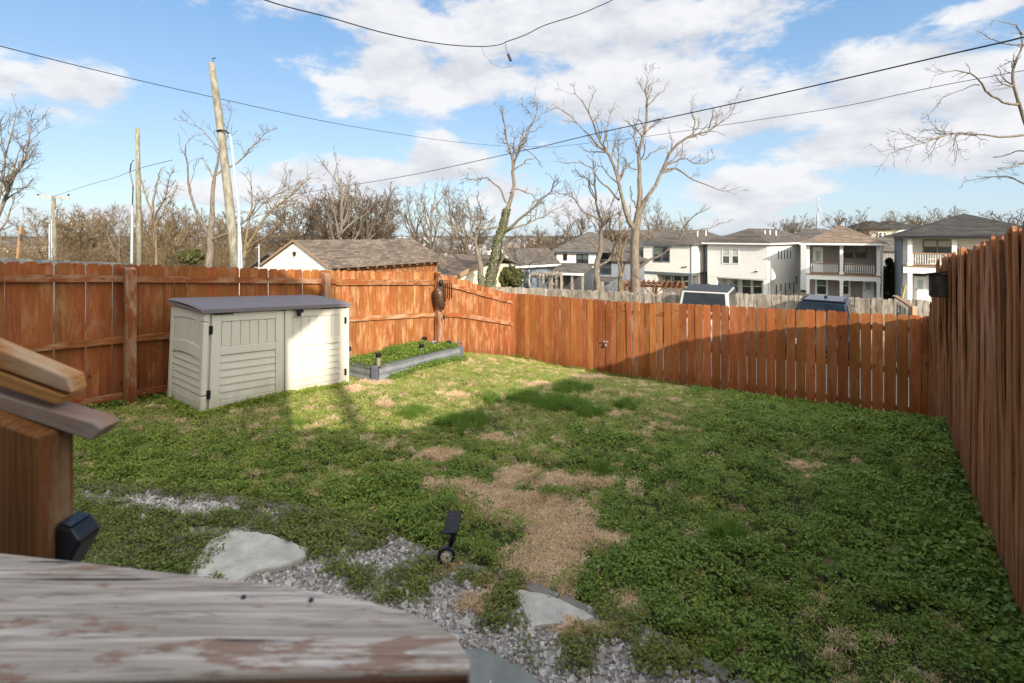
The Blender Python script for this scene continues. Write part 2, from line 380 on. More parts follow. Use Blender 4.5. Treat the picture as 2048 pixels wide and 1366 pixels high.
# ---------------------------------------------------------------- fences
def picket_mesh(name, w, h, mat, ear=.03, th=.018, seed=0, seg=5, curl=.004):
    r = random.Random(seed); b = MB(); prof = []
    zs = [h * i / seg for i in range(seg)] + [h - ear, h]
    ring = []
    for i, z in enumerate(zs):
        hw = w / 2 if i < len(zs) - 1 else w / 2 - ear * r.uniform(.6, 1.1)
        dy = r.uniform(-curl, curl); dx = r.uniform(-.0025, .0025)
        ring.append([(-hw + dx, dy, z), (hw + dx, dy + r.uniform(-curl, curl) * .6, z), (hw + dx, dy + th, z), (-hw + dx, dy + th, z)])
    vs = [p for q_ in ring for p in q_]; fs = [(0, 3, 2, 1)]
    for i in range(len(zs) - 1):
        a = i * 4
        fs += [(a, a + 1, a + 5, a + 4), (a + 1, a + 2, a + 6, a + 5), (a + 2, a + 3, a + 7, a + 6), (a + 3, a, a + 4, a + 7)]
    e = (len(zs) - 1) * 4; fs.append((e, e + 1, e + 2, e + 3))
    b.add(vs, fs); me = bpy.data.meshes.new(name); me.from_pydata(b.v, [], b.f); me.materials.append(mat); me.update(); return me
def fence_run(par, A, B, ztop, zbot, pitch, mat, gap=.004, rails=(), rail_mat=None, rail_side=-1, posts=(), wvar=.08, seed=1,
              curl=.004, tilt=.006, jit=.012, ear=.03, post_mat=None, pw=.12, post_over=.0, name='picket', yaw_j=.01, offj=.003, skip=()):
    r = random.Random(seed); A = Vector((*A, 0)); B = Vector((*B, 0)); Ln = (B - A).length; d = (B - A) / Ln
    nrm = Vector((-d.y, d.x, 0))                                   # points to the far side for left-to-right runs
    yaw = math.atan2(d.y, d.x); n = max(1, round(Ln / pitch))
    ws = [r.uniform(1 - wvar, 1 + wvar) for _ in range(n)]; tot = sum(ws); x = 0
    H = 1.85; metas = {}
    for i in range(n):
        w = ws[i] / tot * Ln; c = x + w / 2; x += w; t = c / Ln
        if i in skip: continue
        key = r.randrange(7)
        if key not in metas: metas[key] = picket_mesh(name, pitch - gap, H, mat, ear, seed=seed * 31 + key, curl=curl)
        zb = zbot(t) - .05; h = ztop(t) + r.uniform(-jit, jit) - zb
        p = A + d * c + nrm * r.uniform(-offj, offj)
        o = link_mesh(name, metas[key], par, (p.x, p.y, zb), (r.uniform(-tilt, tilt), r.uniform(-tilt, tilt), yaw + r.uniform(-yaw_j, yaw_j)), ((w - gap) / (pitch - gap), 1, h / H))
    for k, (off, hh) in enumerate(rails):
        ms = MB(); ts = np.linspace(0, 1, 9)
        side = nrm * (rail_side * .021) ; s2 = nrm * (rail_side * .059)
        vs = []; fs = []
        for t in ts:
            z = (zbot(t) + off) if off >= 0 else (ztop(t) + off)
            p = A + d * (t * Ln)
            for q_ in (side, s2):
                for dz in (0, hh): vs.append((p.x + q_.x, p.y + q_.y, z + dz))
        for i in range(len(ts) - 1):
            a = i * 4; fs += [(a, a + 4, a + 5, a + 1), (a + 2, a + 3, a + 7, a + 6), (a + 1, a + 5, a + 7, a + 3), (a, a + 2, a + 6, a + 4)]
        fs += [(0, 1, 3, 2), (len(vs) - 4, len(vs) - 2, len(vs) - 1, len(vs) - 3)]
        # local frame so that grain follows the rail
        me_o = MB(); inv = Matrix.Rotation(-yaw, 3, 'Z')
        me_o.add([tuple(inv @ (Vector(v_) - Vector((A.x, A.y, 0)))) for v_ in vs], fs)
        ob = me_o.build('rail', rail_mat or mat); ob.parent = par; ob.location = Vector((A.x, A.y, 0)) - WO[par]; ob.rotation_euler = (0, 0, yaw)
    for t in posts:
        p = A + d * (t * Ln) + nrm * (rail_side * (.062 + pw / 2)) if rail_side else A + d * (t * Ln)
        zb = zbot(t) - .1; zt = ztop(t) + post_over; inv = pw / 2
        pm = MB(); pm.add([(-inv, -inv, 0), (inv, -inv, 0), (inv, inv, 0), (-inv, inv, 0), (-inv, -inv, zt - zb - .03), (inv, -inv, zt - zb - .045), (inv, inv, zt - zb - .005), (-inv, inv, zt - zb)],
                          [(0, 3, 2, 1), (4, 5, 6, 7), (0, 1, 5, 4), (1, 2, 6, 5), (2, 3, 7, 6), (3, 0, 4, 7)])
        ob = pm.build('post', post_mat or rail_mat or mat, bevel=.004); ob.parent = par; ob.location = Vector((p.x, p.y, zb)) - WO[par]; ob.rotation_euler = (0, 0, yaw)
def lin(*pts):
    xs_ = [p[0] for p in pts]; ys_ = [p[1] for p in pts]
    return lambda t: float(np.interp(t, xs_, ys_))
def gz_at(A, B): return lambda t: float(yard_z(A[0] + (B[0] - A[0]) * t, A[1] + (B[1] - A[1]) * t))

CEDAR_POST = wood('cedar_post', (.15, .045, .014), (.34, .115, .038), (.42, .30, .20), .22, axis=2, rand=.12)
lf = thing('wooden_fence', 'long cedar fence behind the cream storage shed, rails and posts facing the yard', 'fence', (LF0[0], LF0[1], .7))
A0 = Vector((-5.25, 6.83)); Bv = Vector(LB); Ltot = (Bv - Vector(LF0)).length; tA = (A0 - Vector(LF0)).length / Ltot
lt = lin((0, 2.80), (tA - .12, 2.70), (tA, 2.60), ((tA + 1) / 2, 2.37), (1, 2.17))
lb = lin((0, .84), (tA - .12, .74), (tA, .68), ((tA + 1) / 2, .56), (1, .34))
tM = tA + (1 - tA) * .517
tX = tA + (1 - tA) * .56
def sub(A, B, t): return (A[0] + (B[0] - A[0]) * t, A[1] + (B[1] - A[1]) * t)
fence_run(lf, LF0, sub(LF0, LB, tX), lambda t: lt(t * tX), lambda t: lb(t * tX), .146, CEDAR, gap=.004, rails=[(.10, .089), (.86, .089), (-.24, .089)], rail_mat=CEDAR_RAIL,
          posts=[max(0, tA - (tM - tA)) / tX, tA / tX, tM / tX], post_mat=CEDAR_POST, seed=3, post_over=-.03, jit=.008)
fence_run(lf, sub(LF0, LB, tX), LB, lambda t: lt(tX + t * (1 - tX)), lambda t: lb(tX + t * (1 - tX)), .150, CEDAR_WORN, gap=.003, rails=[(.12, .089), (.86, .089), (-.27, .11)], rail_mat=CEDAR_RAIL,
          posts=[1.0], post_mat=CEDAR_POST, seed=4, post_over=.02, jit=.008)
df = thing('wooden_fence', 'cedar fence section stepping downhill right of the corner post with the hanging ornaments', 'fence', (LB[0], LB[1], .3))
fence_run(df, LB, LC, lin((0, 2.17), (.28, 1.98), (.6, 1.72), (1, 1.42)), lin((0, .34), (.3, .20), (1, -.30)), .145, CEDAR_WORN, gap=.003,
          rails=[(.86, .10), (-.27, .10)], rail_mat=CEDAR_RAIL, seed=5, jit=.015)
# back fence
GA = .321; GB = None
def back_t(px):
    u = (px - 1024) / FQ; return (u * LC[1] - LC[0]) / ((LE[0] - LC[0]) - u * (LE[1] - LC[1]))
GA = back_t(1210); GB = back_t(1326)
def back_top(t):
    x = LC[0] + (LE[0] - LC[0]) * t; y = LC[1] + (LE[1] - LC[1]) * t; px = 1024 + x / y * FQ
    return EYE - (float(np.interp(px, [1022, 1210, 1327, 1448, 1573, 1709, 1850], [586, 600, 605, 611, 617, 624, 632])) - HOR) / FQ * y
def back_bot(t): return float(np.interp(t, [0, GA, .63, .887, 1], [-.33, -.34, -.30, -.22, -.24]))
bf = thing('wooden_fence', 'low cedar picket fence along the back of the yard crossed by a diagonal shadow', 'fence', (LC[0], LC[1], -.3))
pa, pb = sub(LC, LE, GA - .001), sub(LC, LE, GB + .001)
fence_run(bf, LC, pa, lambda t: back_top(t * GA), lambda t: back_bot(t * GA), .150, CEDAR_BACK, gap=.003, seed=6, rails=[(.2, .09), (-.3, .09)], rail_side=1, rail_mat=CEDAR_RAIL, posts=[.02, .98], wvar=.05, pw=.09, post_over=-.1)
fence_run(bf, pb, (LE[0] + .10, LE[1] - .073), lambda t: back_top(GB + t * (1 - GB)), lambda t: back_bot(GB + t * (1 - GB)), .172, CEDAR_BACK, gap=.014, seed=8, rails=[(.2, .09), (.85, .09), (-.3, .09)], rail_side=1, rail_mat=CEDAR_RAIL, posts=[.02, .5, .97], wvar=.04, pw=.09, post_over=-.1, jit=.01, offj=.002)
gt = thing('fence_gate', 'cedar picket gate with a small metal latch in the back fence', 'gate', (pa[0], pa[1], -.3))
g0, g1 = sub(LC, LE, GA + .002), sub(LC, LE, GB - .001)
fence_run(gt, g0, g1, lambda t: back_top(GA + t * (GB - GA)) - .015, lambda t: back_bot(GA) + .03, .135, CEDAR_BACK, gap=.008, seed=9, rails=[(.2, .09), (-.3, .09)], rail_side=1, rail_mat=CEDAR_RAIL, wvar=.14, tilt=.014, jit=.02, curl=.007)
STEEL = plain('dull_steel', (.28, .27, .26), .4, .8, var=.3)
lx, ly = g0; m = MB()
zl = EYE - (683 - HOR) / FQ * ly
m.box(lx - .07, lx + .05, ly - .055, ly - .04, zl - .015, zl + .02); m.tube([(lx - .01, ly - .06, zl + .05), (lx - .01, ly - .06, zl - .09)], .012, 8); m.box(lx - .035, lx + .02, ly - .085, ly - .05, zl - .11, zl - .05)
m.build('latch', STEEL, gt, bevel=.003)
# right fence
rf = thing('wooden_fence', 'tall rough cedar fence running away along the right side of the yard', 'fence', (LE[0], LE[1], -.2))
RL = math.hypot(LE[0] - LR[0], LE[1] - LR[1])
def rs(s): return s * 6.64 / RL
rtop = lin((0, 1.62), (rs(.03), 1.66), (rs(.12), 2.02), (rs(.22), 2.38), (rs(.325), 2.69), (rs(.6), 2.84), (rs(.85), 2.97), (rs(1.0), 3.08), (1, 3.3))
rbot0 = gz_at(LE, LR)
fence_run(rf, (LE[0] + .05, LE[1] + .02), LR, rtop, lambda t: rbot0(t) - .05, .118, CEDAR_RIGHT, gap=.001, seed=12, wvar=.30, jit=.022, tilt=.015, curl=.007, yaw_j=.05, offj=.006, ear=.025,
          rails=[], rail_side=1, rail_mat=CEDAR_RAIL, posts=[.02, .26, .5, .75], pw=.09, post_over=-.2)

fence_run(rf, (LE[0] + .02 + .08, LE[1] + .05), (LR[0] + .025, LR[1] - .018), lambda t: rtop(t) - .03, lambda t: rbot0(t) - .05, .118, CEDAR_RIGHT, gap=.0, seed=77, wvar=.02, jit=.02, tilt=.0, curl=.002, yaw_j=0, offj=.0, ear=.02, name='backing_board')
# ---------------------------------------------------------------- dark box on the right fence
bt = thing('bird_box', 'small black weathered wooden box with a sloping lid fixed to the right cedar fence', 'bird box', P(1880, 600, 5.75))
fd = Vector((-.584, -.812, 0)); bn = Vector((-.812, .584, 0))
def btf(o):
    def f(x, y, z): return tuple(o + fd * x + bn * y + Vector((0, 0, z)))
    return f
bo = Vector(P(1906, 598, 5.72)) + Vector((.0, 0, .01)); 
m = MB(btf(bo)); m.box(-.03, .01, .02, .20, 0, .27); m.box(-.20, -.17, .02, .20, 0, .25); m.box(-.17, -.03, .02, .045, 0, .27); m.box(-.17, -.03, .17, .20, 0, .24); m.build('box_wall', DARKWOOD, bt, bevel=.003)
m = MB(btf(bo)); m.prism([(-.24, -.0, .285), (.03, -.0, .30), (.03, .25, .25), (-.24, .25, .235)], (0, 0, .018)); m.build('lid', DARKWOOD, bt)
m = MB(btf(bo)); m.box(-.02, .06, -.01, .012, -.06, .34); m.build('back_board', DARKWOOD, bt)
# ---------------------------------------------------------------- storage shed
SO = Vector((-3.85, 6.27, .77)); SFd = Vector((.61, .792, 0)); SBk = Vector((-.792, .61, 0)); SW, SD_, SHh = 2.07, 1.08, 1.27
def stf(x, y, z):
    x2 = x - .05 * (1 - z / 1.3) * max(0, 1 - x / .6)
    return tuple(SO + SFd * x2 + SBk * y + Vector((0, 0, z - .072 * x)))
CREAM = plain('cream_resin', (.68, .64, .55), .55, var=.04, scale=1.5, bmp=.12, bscale=160, spec=.3)
CREAM2 = plain('cream_resin_panel', (.65, .61, .52), .6, var=.05, scale=2, bmp=.12, bscale=160, spec=.3)
LIDM = plain('mauve_grey_resin', (.17, .15, .16), .6, var=.06, bmp=.2, bscale=120)
for mm_ in (CREAM, CREAM2):                                            # soil splash and drip marks low on the walls
    t_ = mm_.node_tree; b_ = t_.nodes['Principled BSDF']; src = b_.inputs['Base Color'].links[0].from_socket; co = N(t_, 'ShaderNodeTexCoord').outputs['Object']; zz = N(t_, 'ShaderNodeSeparateXYZ'); L(t_, co, zz.inputs[0])
    dn = noise(t_, mapped(t_, co, (9, 9, 3)), 1.0, 6, .65); dm_ = MR(t_, MA(t_, 'SUBTRACT', MA(t_, 'MULTIPLY', dn, .55), zz.outputs['Z']), .0, .40)
    c = MIX(t_, MA(t_, 'MULTIPLY', dm_, .6), src, (.30, .25, .17)); sn = noise(t_, mapped(t_, co, (30, 30, 1.5)), 1.0, 5, .6); c = MIX(t_, MR(t_, sn, .58, .75, 0, .28), c, (.40, .36, .28)); L(t_, c, b_.inputs['Base Color'])
sh = thing('storage_shed', 'cream plastic two-door storage shed with a mauve-grey ribbed lid', 'shed', tuple(SO))
m = MB(stf); m.box(.03, SW - .03, .03, SD_, 0, SHh); m.build('body', CREAM, sh)
for side in (0, 1):
    x0, x1 = (.085, 1.015) if side == 0 else (1.035, SW - .05)
    dm = MB(stf)
    st = .115; t0, t1 = -.005, .03
    dm.box(x0, x0 + st, t0, t1, .02, 1.24); dm.box(x1 - st, x1, t0, t1, .02, 1.24)
    dm.box(x0 + st, x1 - st, t0, t1, .02, .12); dm.box(x0 + st, x1 - st, t0, t1, 1.13, 1.24)
    dm.box(x0 + st, x1 - st, t0 + .001, t1, .70, .80)
    dm.box(x0 + st - .001, x1 - st + .001, .018, .034, .1, 1.15)
    do = dm.build('door', CREAM, sh, bevel=.007)
    a, b_ = x0 + st + .004, x1 - st - .004
    nb = 6
    for k in range(nb):
        w = (b_ - a) / nb; pm = MB(stf); pm.box(a + k * w + .004, a + (k + 1) * w - .004, .005, .02, .803, 1.127); pm.build('panel_board', CREAM2, do, bevel=.003)
    ns = 6
    for k in range(ns):
        h = (.697 - .123) / ns; z = .123 + k * h; pm = MB(stf)
        pm.prism([(a, .002, z + .004), (a, .016, z + h - .004), (a, .022, z + h - .004), (a, .022, z + .004)], (b_ - a, 0, 0)); pm.build('siding_slat', CREAM2, do)
    hx = x0 + .0 if side == 0 else x1 + .0
    for hz in (.17, .98):
        hm = MB(stf); hm.box(hx - .028, hx + .012, -.012, .02, hz, hz + .105); hm.build('hinge', BLACKP, do, bevel=.003)
# corner posts
m = MB(stf); m.box(-.012, .055, -.012, .075, 1.14, 1.245); m.box(-.012, .052, -.014, .075, .22, 1.13); m.box(-.008, .055, -.01, .075, 0, .21); m.build('corner_post', CREAM, sh, bevel=.014, segs=3)
m = MB(stf); m.box(SW - .05, SW + .01, -.01, .07, .0, 1.24); m.build('corner_post', CREAM, sh, bevel=.012, segs=3)
m = MB(stf); m.box(-.012, .05, SD_ - .08, SD_ + .012, 0, 1.24); m.build('corner_post', CREAM, sh, bevel=.012)
# left side face
m = MB(stf); m.box(.0, .03, .075, SD_ - .08, 0, .13); m.build('side_rail', CREAM, sh, bevel=.005)
n_ = 12; 
def arch(y, lo, hi): return lo + (hi - lo) * math.sin(math.pi * min(1, max(0, (y - .075) / (SD_ - .155) * .5 + .5)))
ya, yb = .085, SD_ - .09
def archband(z0f, z1f, x0, x1):
    mm = MB(stf)
    for k in range(n_):
        y0 = ya + (yb - ya) * k / n_; y1 = ya + (yb - ya) * (k + 1) / n_
        mm.add([(x0, y0, z0f(y0)), (x0, y1, z0f(y1)), (x0, y1, z1f(y1)), (x0, y0, z1f(y0)), (x1, y0, z0f(y0)), (x1, y1, z0f(y1)), (x1, y1, z1f(y1)), (x1, y0, z1f(y0))],
               [(3, 2, 1, 0), (0, 1, 5, 4), (2, 3, 7, 6), (0, 4, 7, 3), (1, 2, 6, 5), (4, 5, 6, 7)])
    return mm
top_c = lambda y: 1.10 + .045 * math.sin(math.pi * (y - ya) / (yb - ya) * .9 + .2)
archband(top_c, lambda y: 1.245, .0, .03).build('side_rail', CREAM, sh)
archband(lambda y: .655 + .035 * math.sin(math.pi * (y - ya) / (yb - ya)), lambda y: .80 + .035 * math.sin(math.pi * (y - ya) / (yb - ya)), -.004, .03).build('side_rail', CREAM, sh)
for k in range(7):
    w = (yb - ya) / 7; pm = MB(stf); pm.box(.010, .03, ya + k * w + .005, ya + (k + 1) * w - .005, .80, 1.13); pm.build('panel_board', CREAM2, sh, bevel=.003)
for k in range(6):
    h = (.66 - .13) / 6; z = .13 + k * h; pm = MB(stf)
    pm.prism([(.004, ya, z + .004), (.02, ya, z + h - .003), (.03, ya, z + h - .003), (.03, ya, z + .004)], (0, yb - ya, 0)); pm.build('siding_slat', CREAM2, sh)
# lid with ribs across its depth
m = MB(stf); nr = 11; prof = []
y0, y1 = -.06, SD_ + .05
for k in range(nr):
    a = y0 + (y1 - y0) * k / nr; b_ = y0 + (y1 - y0) * (k + 1) / nr; w = b_ - a
    prof += [(a, 0), (a + w * .12, .010), (a + w * .82, .012), (a + w * .95, .0)]
prof.append((y1, 0))
def lz(y): return 1.285 + .045 * (y - y0) / (y1 - y0) + .02 * math.sin(math.pi * (y - y0) / (y1 - y0))
xx = [-.05, -.02, SW * .25, SW * .5, SW * .75, SW - .01, SW + .03]
vs = [(x, y, lz(y) + (z + .014 if 0 < i < len(xx) - 1 else .0)) for i, x in enumerate(xx) for (y, z) in prof]; k = len(prof)
fs = [(i * k + j, (i + 1) * k + j, (i + 1) * k + j + 1, i * k + j + 1) for i in range(len(xx) - 1) for j in range(k - 1)]
m.add(vs, fs)
# rim
rim = [(-.05, y0), (SW + .03, y0), (SW + .03, y1), (-.05, y1)]
b0 = [(x, y, lz(y) - .034) for x, y in rim]; b1 = [(x, y, lz(y) + .001) for x, y in rim]
m.add(b0 + b1, [(0, 1, 5, 4), (1, 2, 6, 5), (2, 3, 7, 6), (3, 0, 4, 7), (3, 2, 1, 0)])
m.add([(xx[0], y0, lz(y0)), (xx[-1], y0, lz(y0)), (xx[-2], y0, lz(y0) + .014), (xx[1], y0, lz(y0) + .014)], [(0, 1, 2, 3)])
m.build('lid', LIDM, sh)
m = MB(stf); m.box(1.17, 1.27, -.085, -.055, 1.20, 1.255); m.box(1.185, 1.235, -.08, -.045, 1.15, 1.205); m.build('latch', BLACKP, sh, bevel=.006)
m = MB(stf); m.box(.10, .33, -.04, .02, 1.228, 1.243); m.box(1.6, SW - .05, -.04, .02, 1.235, 1.247); m.box(.98, 1.05, -.03, .02, 1.235, 1.246); m.build('lid_seal', BLACKP, sh)
m = MB(stf); m.box(-.01, SW, .04, SD_ - .02, -.25, .01); m.build('floor_base', plain('dark_resin', (.06, .06, .065), .7), sh)

# ---------------------------------------------------------------- raised garden bed
GALV = plain('galvanised_steel', (.24, .25, .265), .5, .3, var=.2, scale=5, bmp=.1)
GDARK = plain('slate_grey_paint', (.12, .135, .16), .45, .3, var=.15, bmp=.05)
b0_, b1_ = Vector((-2.36, 8.62, 0)), Vector((-1.10, 10.75, 0)); bd = (b1_ - b0_); BLn = bd.length; bd.normalize(); bk = Vector((-bd.y, bd.x, 0)); BW = .86
zc = lambda x, y: float(yard_z(x, y))
gb = thing('garden_bed', 'corrugated galvanised steel raised garden bed full of green weeds beside the shed', 'raised bed', (b0_.x, b0_.y, .45))
def bedp(x, y): return b0_ + bd * x + bk * y
def wall(p0, p1, nrm, h, name='side_panel', ht=.26, zoff=0):
    m = MB(); n = 8; rows = []
    pr = [(0, .012), (.055, .012), (.075, -.006), (.115, -.006), (.135, .012), (.175, .012), (.195, -.006), (.235, -.006), (.25, .012), (.275, .012), (.275, -.012)]
    for i in range(n + 1):
        p = p0.lerp(p1, i / n); z = .45 + (.33 - .45) * ((p - b0_).dot(bd) / BLn) + zoff
        rows.append([(p.x + nrm.x * o_, p.y + nrm.y * o_, z + zz) for zz, o_ in pr])
    k = len(pr); m.add([v for r_ in rows for v in r_], [(i * k + j, (i + 1) * k + j, (i + 1) * k + j + 1, i * k + j + 1) for i in range(n) for j in range(k - 1)])
    o = m.build(name, GALV, gb); s = o.modifiers.new('thick', 'SOLIDIFY'); s.thickness = .004; return o
def toprail(p0, p1, zoff=0):
    m = MB(); z = lambda p: .45 + (.33 - .45) * ((p - b0_).dot(bd) / BLn) + .28 + zoff
    m.bar((p0.x, p0.y, z(p0)), (p1.x, p1.y, z(p1)), .035, .022); return m.build('top_rail', GDARK, gb)
wall(bedp(0, 0), bedp(BLn, 0), -bk, .26); wall(bedp(0, 0), bedp(0, BW), -bd, .26); wall(bedp(0, BW), bedp(BLn * .82, BW), bk, .26); wall(bedp(BLn, 0), bedp(BLn, BW * .5), bd, .26)
toprail(bedp(0, 0), bedp(BLn, 0)); toprail(bedp(0, 0), bedp(0, BW)); toprail(bedp(0, BW), bedp(BLn * .80, BW))
for (x, y, hh) in ((0, 0, .33), (BLn, 0, .26), (0, BW, .3)):
    p = bedp(x, y); z = .45 + (.33 - .45) * (x / BLn); m = MB(); c = p + (bd if x > 1 else -bd) * .012 - (bk if y < .1 else -bk) * .012
    if hh > .27: m.box(c.x - .055, c.x + .055, c.y - .055, c.y + .055, z - .05, z + hh - .03)
    else: m.box(c.x - .03, c.x + .03, c.y - .03, c.y + .03, z - .05, z + .29)
    m.build('corner_bracket', GDARK, gb, bevel=.01)
m = MB(); nb_ = 10
vs = []; fs = []
for i in range(nb_ + 1):
    for j in range(5):
        p = bedp(BLn * i / nb_ * .985 + .01, BW * j / 4 * .96 + .015); z = .45 - .12 * i / nb_ + .20 + .05 * math.sin(i * 1.3 + j) * (0 < j < 4) + .04 * (0 < j < 4)
        vs.append((p.x, p.y, z))
fs = [(i * 5 + j, (i + 1) * 5 + j, (i + 1) * 5 + j + 1, i * 5 + j + 1) for i in range(nb_) for j in range(4)]
m.add(vs, fs); BEDSOIL = plain('bed_soil', (.10, .065, .045), .95, var=.4, scale=12, bmp=.6); m.build('soil', BEDSOIL, gb, smooth=True)
# bent loose metal strips at the far corner
def strip(name, label, pts, w=.07):
    m = MB(); k = len(pts); vs = []
    for p in pts:
        p = Vector(p); vs += [p + Vector((0, 0, w / 2)), p + Vector((0, -.012, 0)), p - Vector((0, 0, w / 2))]
    m.add(vs, [f for i in range(k - 1) for f in ((i * 3, i * 3 + 1, i * 3 + 4, i * 3 + 3), (i * 3 + 1, i * 3 + 2, i * 3 + 5, i * 3 + 4))])
    o = m.build(name, GDARK); s = o.modifiers.new('thick', 'SOLIDIFY'); s.thickness = .006; props(o, label, 'metal strip'); return o
strip('metal_strip', 'bent dark metal strip sticking up at the far right end of the raised bed', [P(905, 692, 10.85), P(913, 687, 10.9), P(923, 683, 11.0)], .045)
strip('metal_strip', 'loose grey metal sheet leaning behind the far right end of the raised bed', [P(905, 704, 10.95), P(914, 699, 10.95), P(923, 694, 11.0)], .10)
strip('metal_strip', 'dark metal strip lying at the back of the bed in front of the corner post', [P(857, 686, 10.9), P(864, 685, 10.9), P(873, 683, 10.95)], .055)

# solar stake lights
CLEAR, t_, b_ = new_mat('clear_plastic'); b_.inputs['Base Color'].default_value = (.30, .28, .23, 1); b_.inputs['Roughness'].default_value = .12; b_.inputs['Alpha'].default_value = .45
def stake(px, py, d, label, lean=0.0, h=.26):
    x, y, z = P(px, py, d); t = thing('solar_light', label, 'solar light', (x, y, z), 'solar stake lights round the raised bed')
    f = lambda a, b, c: (x + a + lean * c, y + b, z + c)
    m = MB(f); m.tube([(0, 0, -.12), (0, 0, 0)], .012, 8); m.tube([(0, 0, 0), (0, 0, .03)], [.022, .042], 12); m.build('stake', BLACKP, t)
    m = MB(f); m.tube([(0, 0, .03), (0, 0, h - .07)], .038, 14); m.build('shade', CLEAR, t, smooth=False)
    m = MB(f); m.tube([(0, 0, .04), (0, 0, h - .08)], .012, 8); m.build('lamp', plain('lamp_tube', (.55, .5, .35), .3), t)
    m = MB(f); m.tube([(0, 0, h - .07), (0, 0, h - .065), (0, 0, h - .005), (0, 0, h)], [.047, .05, .05, .044], 14); m.build('cap', BLACKP, t)
stake(757, 736, 8.65, 'solar stake light on the near corner of the raised bed'); stake(842, 714, 9.9, 'clear solar stake light standing in the middle of the bed weeds', .06)
stake(851, 698, 10.7, 'solar stake light at the back of the bed by the corner post', -.08); stake(902, 706, 10.6, 'leaning solar stake light at the far right end of the bed', -.2)
stake(697, 722, 9.2, 'solar stake light half hidden behind the right edge of the shed')

# ---------------------------------------------------------------- hanging things on the corner post
RUST = plain('brown_bronze', (.10, .055, .035), .45, .35, var=.4, scale=14, bmp=.6, bscale=30)
D0 = 10.85
o_ = P(880, 590, D0); t = thing('hanging_ornament', 'dark brown wrinkled pod-shaped ornament with a black head hanging on the corner post', 'ornament', o_)
def pxtube(pts, rp, mat, name, parent, d=D0, n=12, flat=1.0):
    m = MB(); m.tube([P(px, py, d) for px, py in pts], [r * d / FQ for r in rp], n); ob = m.build(name, mat, parent, smooth=True)
    return ob
pxtube([(876, 574), (877, 580), (879, 590), (880, 600), (882, 608), (883, 614)], [4, 8.5, 10, 9.5, 8, 6.5], RUST, 'pod', t)
m = MB()
for k in range(6):
    py = 579 + k * 6; 
    for s_ in range(12):
        a = math.pi * (s_ / 12) ; a2 = math.pi * ((s_ + 1) / 12)
        r_ = [8.3, 9.8, 10.2, 9.8, 9.0, 8.0][k] * 1.02
        p1 = Vector(P(877.5 + k * 1.0 + r_ * math.cos(a), py + 2.5 * math.sin(a), D0)); p2 = Vector(P(877.5 + k * 1.0 + r_ * math.cos(a2), py + 2.5 * math.sin(a2), D0))
        p1.y -= r_ * math.sin(a) * D0 / FQ; p2.y -= r_ * math.sin(a2) * D0 / FQ
        m.tube([p1, p2], .008, 5, cap=False)
m.build('ridge', RUST, t)
pxtube([(883, 612), (885, 616), (888, 618)], [6, 4, 2.5], RUST, 'tail', t)
pxtube([(881, 560), (882, 563), (882, 568), (881, 572)], [3, 5, 5, 3.5], BLACKP, 'head', t, n=10)
m = MB(); m.tube([P(882, 560, D0), P(882, 553, D0), P(876, 552, D0 + .05)], .006, 6); m.tube([P(881, 572, D0), P(879, 576, D0)], .006, 6); m.build('wire', BLACKP, t)
wc = thing('wind_chime', 'wind chime of dark metal tubes with an orange-brown leaf-shaped sail by the corner post', 'wind chime', P(895, 563, 10.8))
m = MB(); m.tube([P(873, 549, 11.0), P(880, 548, 10.9), P(890, 546, 10.8), P(896, 547, 10.8), P(896, 551, 10.8)], .008, 6); m.tube([P(871, 559, 11.0), P(871, 549, 11.0)], .01, 6); m.build('bracket', BLACKP, wc)
m = MB(); m.tube([P(895, 562.5, 10.8), P(895, 561, 10.8)], .10, 14); m.tube([P(896, 551, 10.8), P(895, 561, 10.8)], .003, 5); m.build('top_disc', wood('chime_disc', (.28, .12, .06), (.45, .22, .12)), wc)
for (px, a, b2) in ((891, 566, 602), (895, 566, 597), (899, 566, 601), (903, 566, 596), (888, 568, 616)):
    m = MB(); m.tube([P(px, a, 10.8 + (px % 3) * .02), P(px, b2, 10.8 + (px % 3) * .02)], .013, 8); m.tube([P(px, a, 10.8), P(895, 562, 10.8)], .002, 4); m.build('chime_tube', plain('dark_bronze', (.05, .045, .04), .3, .7), wc)
m = MB(); sx = [(896, 615, .2), (892.6, 619, 1), (893, 623, 1), (896, 628, .2), (899, 623, 1), (899.4, 619, 1)]
m.prism([P(a, b, 10.85) for a, b, _ in sx], (0, .012, 0)); m.tube([P(896, 603, 10.85), P(896, 615, 10.85)], .002, 4); m.build('sail', plain('orange_sail', (.36, .10, .03), .5), wc)
m = MB(); m.prism([P(a, b, 10.85) for a, b in ((888, 630), (885.5, 634), (888, 642), (890.5, 634))], (0, .012, 0)); m.tube([P(888, 616, 10.85), P(888, 630, 10.85)], .002, 4); m.build('striker', BLACKP, wc)

